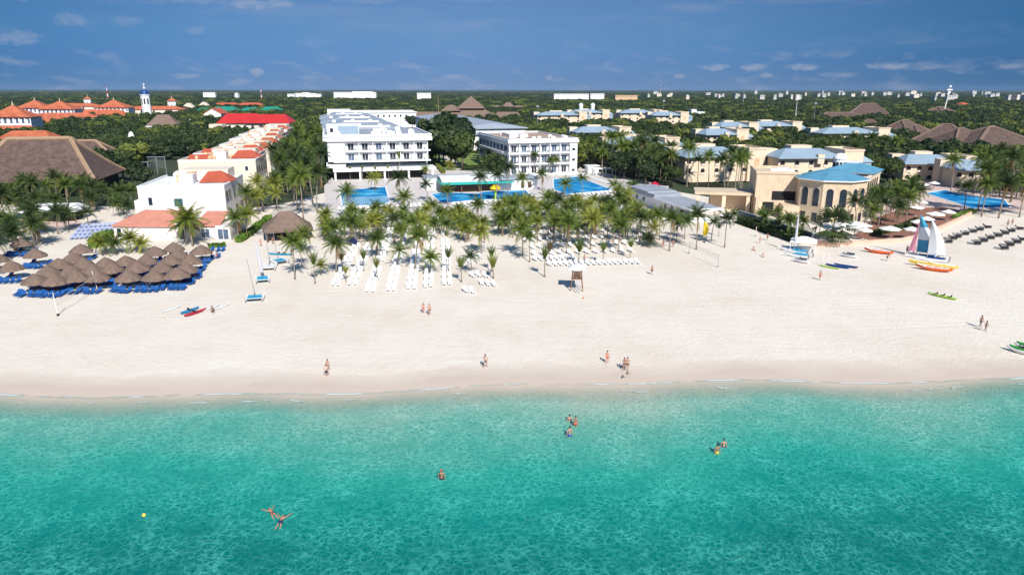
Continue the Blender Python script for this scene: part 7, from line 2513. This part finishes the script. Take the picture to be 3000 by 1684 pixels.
def figure(pose, female=False):
    """joint positions for a 1.75 m adult facing -y; returns verts, edges, radii"""
    P = {}
    hip, sh = 0.90, 1.42
    P['pelvis'] = Vector((0, 0, hip))
    lean = {'stand': 0.0, 'walk': 0.04, 'bend': 0.55, 'sit': -0.10, 'recline': -0.7, 'wade': 0.0}.get(pose, 0.0)
    P['waist'] = P['pelvis'] + Vector((0, -0.17 * math.sin(lean), 0.17 * math.cos(lean)))
    P['chest'] = P['waist'] + Vector((0, -0.24 * math.sin(lean), 0.24 * math.cos(lean)))
    P['neck'] = P['chest'] + Vector((0, -0.17 * math.sin(lean), 0.17 * math.cos(lean)))
    P['head0'] = P['neck'] + Vector((0, -0.10 * math.sin(lean) - 0.01, 0.09))
    P['head1'] = P['head0'] + Vector((0, -0.02, 0.10))
    P['nose'] = P['head0'] + Vector((0, -0.125, 0.04))
    sw = 0.17 if female else 0.20
    legs = {'stand': ((0, 0), (0, 0)), 'walk': ((-0.30, 0.08), (0.30, 0.02)), 'bend': ((-0.05, 0.05), (0.1, 0.05)), 'sit': ((-0.42, 0), (-0.42, 0)), 'recline': ((-0.42, 0), (-0.42, 0)), 'wade': ((-0.1, 0), (0.1, 0))}.get(pose, ((0, 0), (0, 0)))
    for i, s in enumerate((-1, 1)):
        n = 'lr'[i]
        P['hip' + n] = P['pelvis'] + Vector((s * 0.095, 0, -0.04))
        P['sho' + n] = P['chest'] + Vector((s * sw, 0, 0.10))
        if pose in ('sit', 'recline'):
            P['knee' + n] = P['hip' + n] + Vector((s * 0.03, -0.40, 0.04))
            P['ank' + n] = P['knee' + n] + Vector((0, -0.40, -0.10))
        elif pose == 'float':
            P['knee' + n] = P['hip' + n] + Vector((s * 0.05, 0.02, -0.42))
            P['ank' + n] = P['knee' + n] + Vector((s * 0.04, 0.06, -0.42))
        else:
            fwd, bend = legs[i]
            P['knee' + n] = P['hip' + n] + Vector((s * 0.01, fwd * 0.45 - 0.02, -0.41 * math.cos(fwd * 0.7)))
            P['ank' + n] = P['knee' + n] + Vector((0, fwd * 0.45 + 0.03 + bend, -0.41 * math.cos(fwd * 0.8)))
        P['toe' + n] = P['ank' + n] + Vector((0, -0.17, -0.035))
        ar = {'walk': 0.32 * s * (1 if i else 1), 'bend': 0.5, 'sit': 0.2}.get(pose, 0.05)
        if pose == 'float':
            el = P['sho' + n] + Vector((s * 0.18, -0.02, 0.20))
            wr = el + Vector((s * 0.13, 0, 0.20))
        elif pose == 'recline':
            el = P['sho' + n] + Vector((s * 0.14, 0.02, -0.22))
            wr = el + Vector((-s * 0.02, -0.20, -0.08))
        elif pose == 'carry':
            el = P['sho' + n] + Vector((s * 0.06, -0.02, -0.27))
            wr = el + Vector((-s * 0.08, -0.22, 0.02))
        else:
            el = P['sho' + n] + Vector((s * 0.07, -0.12 * ar, -0.28))
            wr = el + Vector((s * 0.02, -0.22 * abs(ar) - 0.05, -0.23))
        P['elb' + n], P['wri' + n] = el, wr
        d = (wr - el).normalized()
        P['palm' + n] = wr + d * 0.08
    v, e, r, idx = [], [], [], {}

    def add(k, rad):
        idx[k] = len(v)
        v.append(tuple(P[k]))
        r.append(rad)
    f = 0.92 if female else 1.0
    add('pelvis', (0.135 / f if female else 0.125, 0.095))
    add('waist', (0.105 * f, 0.085))
    add('chest', (0.145 * f, 0.10))
    add('neck', 0.055)
    add('head0', (0.078, 0.09))
    add('head1', (0.075, 0.085))
    add('nose', 0.014)
    for n in 'lr':
        for k, rad in (('hip', 0.085), ('knee', 0.058), ('ank', 0.037), ('toe', 0.030), ('sho', 0.058), ('elb', 0.040), ('wri', 0.027), ('palm', 0.032)):
            add(k + n, rad * (f if k != 'hip' else 1))
    E_ = [('pelvis', 'waist'), ('waist', 'chest'), ('chest', 'neck'), ('neck', 'head0'), ('head0', 'head1'), ('head0', 'nose')]
    for n in 'lr':
        E_ += [('pelvis', 'hip' + n), ('hip' + n, 'knee' + n), ('knee' + n, 'ank' + n), ('ank' + n, 'toe' + n), ('chest', 'sho' + n), ('sho' + n, 'elb' + n), ('elb' + n, 'wri' + n), ('wri' + n, 'palm' + n)]
    e = [(idx[a], idx[b]) for a, b in E_]
    for n, s in (('l', -1), ('r', 1)):           # five fingers
        d = (P['palm' + n] - P['wri' + n]).normalized()
        side = d.cross(Vector((1, 0, 0)))
        side = side.normalized() if side.length > 0.1 else Vector((0, 1, 0))
        for k in range(5):
            ln = (0.075, 0.085, 0.09, 0.08, 0.055)[k]
            off = side * ((k - 2) * 0.018)
            if k == 0:
                tip = P['palm' + n] - d * 0.03 + side * -0.07
            else:
                tip = P['palm' + n] + d * ln + off
            v.append(tuple(tip))
            r.append(0.010)
            e.append((idx['palm' + n], len(v) - 1))
    return v, e, r, P


BODY = {}


def person(p, rz, pose, label, skin=0, hair='hair_dark', shorts='cloth_navy', top=None, female=False, h=1.75, sink=0.0, tilt=None, longhair=None):
    key = (pose, female)
    if key not in BODY:
        v, e, r, P = figure(pose, female)
        body = skin_mesh(v, e, r)
        sv, se, sr = [], [], []
        for k, rad in (('pelvis', (0.15, 0.112)), ('hipl', 0.102), ('hipr', 0.102)):
            sv.append(tuple(P[k] + (Vector((0, 0, 0.03)) if k == 'pelvis' else Vector((0, 0, 0)))))
            sr.append(rad)
        lo = 0.16 if female else 0.62
        for k, q in (('hipl', 'kneel'), ('hipr', 'kneer')):
            sv.append(tuple(P[k].lerp(P[q], lo)))
            sr.append(0.088 if female else 0.082)
        se = [(0, 1), (0, 2), (1, 3), (2, 4)]
        sh = skin_mesh(sv, se, sr)
        tv = [tuple(P['waist'].lerp(P['chest'], 0.1 if not female else 0.62)), tuple(P['chest']), tuple(P['chest'].lerp(P['shol'], 0.85)), tuple(P['chest'].lerp(P['shor'], 0.85)), tuple(P['chest'].lerp(P['neck'], 0.55))]
        tp = skin_mesh(tv, [(0, 1), (1, 2), (1, 3), (1, 4)], [(0.128, 0.10), (0.16, 0.115), 0.075, 0.075, 0.07])
        hm = MB()
        prof = [(0.092, 0.0), (0.102, 0.05), (0.095, 0.10), (0.06, 0.145), (0.01, 0.158)]
        hm.lathe(prof, 12)
        c = P['head0']
        hm.v = [(x * 0.95 + c.x, y * 1.08 + c.y + 0.012, z + c.z + 0.035) for x, y, z in hm.v]
        if female:
            b0 = MB().tube([tuple(c + Vector((0, 0.085, 0.10))), tuple(c + Vector((0, 0.12, -0.05))), tuple(c + Vector((0, 0.12, -0.24)))], [0.07, 0.075, 0.03], 8)
            hm.mesh(b0.v, b0.f)
        BODY[key] = (body, sh, tp, hm)
    body, sh, tp, hm = BODY[key]
    t = thing('person', label, 'person', (p[0], p[1], (p[2] if len(p) > 2 else 0.0) - sink), R(rz))
    s = h / 1.75
    t.scale = (s, s, s)
    if tilt:
        t.rotation_euler = (R(tilt[0]), R(tilt[1]), R(rz))

    def part(nm, me, mt):
        m = me.copy()
        m.materials.clear()
        m.materials.append(MATS[mt])
        return link(nm, m, t)
    part('body', body, 'skin_%d' % skin)
    if shorts:
        part('shorts' if not female else 'bikini_bottom', sh, shorts)
    if top:
        part('shirt' if not female else 'bikini_top', tp, top)
    hm.build('hair', hair, t, smooth=True)
    return t


def at(px, py, z=0.0):
    return G(px, py, z)


# pairs and strollers on the open sand (feet at the given pixels)
person(at(1241, 917), 10, 'walk', 'woman in red bikini, left of the couple strolling below the lounger files', 0, 'hair_brown', 'cloth_red', 'cloth_red', True, 1.66)
person(at(1259, 923), 12, 'walk', 'man in dark red shorts, right of the couple strolling below the lounger files', 4, 'hair_dark', 'cloth_brown', None, False, 1.78)
person(at(962, 1089), 8, 'walk', 'woman in grey top and shorts, farther of the two walkers at the left water edge', 0, 'hair_dark', 'cloth_grey', 'cloth_grey', True, 1.68)
person(at(958, 1106), 12, 'walk', 'walker in pale top and dark shorts, nearer of the two at the left water edge', 2, 'hair_brown', 'cloth_black', 'cloth_white', False, 1.72)
person(at(1423, 1077), -25, 'walk', 'man in white shirt walking alone below the tied palms', 0, 'hair_dark', 'cloth_grey', 'cloth_white', False, 1.8)
person(at(1779, 1064), -12, 'walk', 'bare-chested person in coral shorts walking left of the strolling couple', 4, 'hair_dark', 'cloth_coral', None, False, 1.72)
person(at(1829, 1084), -10, 'walk', 'woman in dark bikini, left of the couple walking at the right water edge', 1, 'hair_dark', 'cloth_black', 'cloth_black', True, 1.68)
person(at(1838, 1085), -10, 'walk', 'bare-chested man in dark shorts, right of the couple at the right water edge', 0, 'hair_dark', 'cloth_brown', None, False, 1.8)
person(at(2872, 958), 20, 'walk', 'tanned man in black shorts, taller of the two on the far right sand', 3, 'hair_dark', 'cloth_black', None, False, 1.85)
person(at(2887, 969), 20, 'walk', 'tanned person in brown shorts, smaller of the two on the far right sand', 3, 'hair_dark', 'cloth_brown', None, False, 1.6)
person(at(1910, 804), 15, 'walk', 'person in coral shirt and dark shorts walking right of the lifeguard tower', 1, 'hair_dark', 'cloth_black', 'cloth_coral', False, 1.75)
person(at(2402, 820), 10, 'walk', 'person all in red on the sand below the navy kayaks', 1, 'hair_dark', 'cloth_red', 'cloth_coral', False, 1.75)
person(at(2598, 764), 40, 'bend', 'person in orange shirt bending at the end of the orange boat', 1, 'hair_dark', 'cloth_black', 'cloth_orange', False, 1.75)
person(at(2657, 742), 0, 'stand', 'dark clothed man standing left of the blue and pink sail', 3, 'hair_dark', 'cloth_black', 'cloth_black', False, 1.78)
person(at(2675, 746), 30, 'bend', 'dark clothed man stooping at the hull below the blue and pink sail', 3, 'hair_dark', 'cloth_black', 'cloth_brown', False, 1.75)
person(at(2248, 704), 10, 'walk', 'person in orange top at the edge of the lawn', 1, 'hair_dark', 'cloth_brown', 'cloth_orange', False, 1.75)
person(at(2226, 713), -10, 'walk', 'pale person in pink top left of the orange topped one by the lawn', 0, 'hair_brown', 'cloth_coral', 'cloth_white', True, 1.65)
person(at(2235, 752), 0, 'sit', 'sunbather sitting on the sand in front of the lawn', 0, 'hair_dark', 'cloth_white', None, False, 1.75, 0.82)
person(at(2208, 733), 20, 'sit', 'sunbather sitting farther left on the sand below the lawn', 0, 'hair_brown', 'cloth_grey', None, False, 1.75, 0.82)
person(at(2386, 715), 0, 'walk', 'person walking right of the white canopy tent', 1, 'hair_dark', 'cloth_brown', 'cloth_coral', False, 1.75)
person(at(1943, 724), 5, 'stand', 'person in coral swimwear, left of two standing at the right grove edge', 4, 'hair_brown', 'cloth_red', None, False, 1.76)
person(at(1972, 724), -5, 'stand', 'person in dark swimwear, right of two standing at the right grove edge', 1, 'hair_dark', 'cloth_brown', None, False, 1.7)
person(at(1712, 772), 0, 'stand', 'person in blue trousers standing behind the lifeguard tower', 1, 'hair_dark', 'cloth_blue', 'cloth_coral', False, 1.78)
person(at(1420, 712), 10, 'walk', 'dark person walking in the sandy gap between the two groves', 3, 'hair_dark', 'cloth_brown', 'cloth_brown', False, 1.75)
person(at(1105, 744), 0, 'stand', 'person in coral shirt between the palms of the third lounger file', 1, 'hair_dark', 'cloth_brown', 'cloth_coral', False, 1.78)
person(at(624, 915), 30, 'sit', 'person in black sitting on the white board right of the kayaks', 3, 'hair_dark', 'cloth_black', 'cloth_black', False, 1.75, 0.70)
person(at(765, 722), 0, 'walk', 'person in pink top on the sand left of the thatched hut', 0, 'hair_brown', 'cloth_coral', 'cloth_coral', True, 1.68)
person(at(800, 716), 0, 'stand', 'person in dark red standing in the doorway of the thatched hut', 1, 'hair_dark', 'cloth_brown', 'cloth_red', False, 1.76)
person(at(2952, 662), 0, 'stand', 'person in dark red top, left of two at the black loungers', 1, 'hair_dark', 'cloth_brown', 'cloth_red', False, 1.76)
person(at(2965, 658), 0, 'stand', 'person in pink top, right of two at the black loungers', 1, 'hair_dark', 'cloth_brown', 'cloth_coral', False, 1.72)
person(at(2756, 706), 0, 'stand', 'person standing between the white sail and the black loungers', 1, 'hair_dark', 'cloth_brown', 'cloth_grey', False, 1.75)
for i, (px, py, c, lab) in enumerate([(1412, 830, 'cloth_red', 'sunbather on the left of the three loungers by the tied palms'), (1430, 832, 'cloth_brown', 'sunbather on the middle of the three loungers by the tied palms'), (1448, 834, 'cloth_black', 'sunbather on the right of the three loungers by the tied palms')]):
    q = at(px, py)
    person((q.x, q.y + 0.1, 0.0), 8, 'recline', lab, i, 'hair_dark', c, None, False, 1.75, 0.42)
for i, (px, py, c, lab) in enumerate([(142, 856, 'cloth_red', 'bather in red on a lounger under the leftmost front umbrella'), (92, 848, 'cloth_red', 'bather in red at the left front corner of the umbrella field'), (202, 850, 'cloth_brown', 'bather in brown under the second front umbrella'), (342, 836, 'cloth_red', 'bather in red right of the white volleyball post'),
                                      (376, 832, 'cloth_coral', 'bather in coral under the middle front umbrellas'), (478, 830, 'cloth_red', 'bather in dark red under the right front umbrellas'), (620, 756, 'cloth_black', 'bather in black at the right border of the umbrella field'), (636, 757, 'cloth_coral', 'bather in coral at the right border of the umbrella field')]):
    q = at(px, py)
    person((q.x, q.y, 0.0), rnd.uniform(-20, 20), 'recline', lab, i % 4, 'hair_dark', c, None, False, 1.75, 0.42)
# in the water
person(at(1669, 1231), 10, 'stand', 'bather deep in the water, farthest left of the group of three', 0, 'hair_dark', 'cloth_navy', None, False, 1.72, 1.05)
person(at(1687, 1247), -10, 'stand', 'woman standing in the water, right one of the group of three', 1, 'hair_dark', 'cloth_coral', 'cloth_coral', True, 1.68, 0.55)
person(at(1670, 1278), 15, 'stand', 'man in blue trunks, nearest of the group of three in the water', 0, 'hair_dark', 'cloth_blue', None, False, 1.8, 0.68)
person(at(2121, 1307), 0, 'stand', 'bather deep in the water, right one of the pair at right', 0, 'hair_dark', 'cloth_navy', None, False, 1.75, 0.92)
person(at(2101, 1326), 15, 'stand', 'bather with yellow trunks, left one of the pair at right', 1, 'hair_dark', 'cloth_yellow', None, False, 1.75, 0.80)
person(at(1295, 1402), 0, 'stand', 'lone bather with red cap standing chest deep in the middle', 1, 'cloth_red', 'cloth_black', None, False, 1.78, 0.85)
q = at(823, 1530)
person((q.x, q.y - 0.85, -0.02), 0, 'float', 'person in navy trunks floating on the back with arms raised', 4, 'hair_dark', 'cloth_navy', None, False, 1.75, 0, (-86, 0))
q = at(800, 1508)
person((q.x + 0.45, q.y - 0.5, -0.02), 38, 'float', 'woman in brown swimwear floating on the back beside the navy trunks', 4, 'hair_brown', 'cloth_brown', 'cloth_brown', True, 1.66, 0, (-86, 0))
# a gull low over the wet sand
p = at(1836, 1118)
t = thing('gull', 'brown gull flying low over the wet sand at the water edge', 'bird', (p.x + 0.15, p.y + 0.4, 0.9), R(70))
MB().lathe([(0.01, -0.28), (0.06, -0.16), (0.09, 0.0), (0.06, 0.16), (0.045, 0.24), (0.01, 0.30)], 8).build('body', 'cloth_grey', t)
t.children[0].rotation_euler = (R(90), 0, 0)
w = MB()
for s in (-1, 1):
    w.mesh([(0, -0.08, 0.04), (0, 0.10, 0.04), (s * 0.35, 0.12, 0.16), (s * 0.35, -0.02, 0.16), (s * 0.70, 0.0, 0.08), (s * 0.66, -0.06, 0.08), (0, -0.08, 0.02), (0, 0.10, 0.02), (s * 0.35, 0.12, 0.14), (s * 0.35, -0.02, 0.14)],
           [(0, 1, 2, 3), (3, 2, 4, 5), (9, 8, 7, 6)])
    w.build('wing', 'cloth_brown', t)
    w = MB()
# ================================================================== far things fade a little into blue air
def haze():
    o = MB().box(-9000, 9000, -390, 9000, -4.0, 75.0).build('haze', [])
    m = bpy.data.materials.new('haze_air')
    m.use_nodes = True
    T = NT(m.node_tree)
    v = T.n('ShaderNodeVolumePrincipled', None, Density=0.00003)
    v.inputs['Color'].default_value = (0.55, 0.74, 0.98, 1)
    out = T.n('ShaderNodeOutputMaterial')
    T.link(v.outputs[0], out.inputs['Volume'])
    o.data.materials.append(m)
    structure(o, 'stuff')


haze()
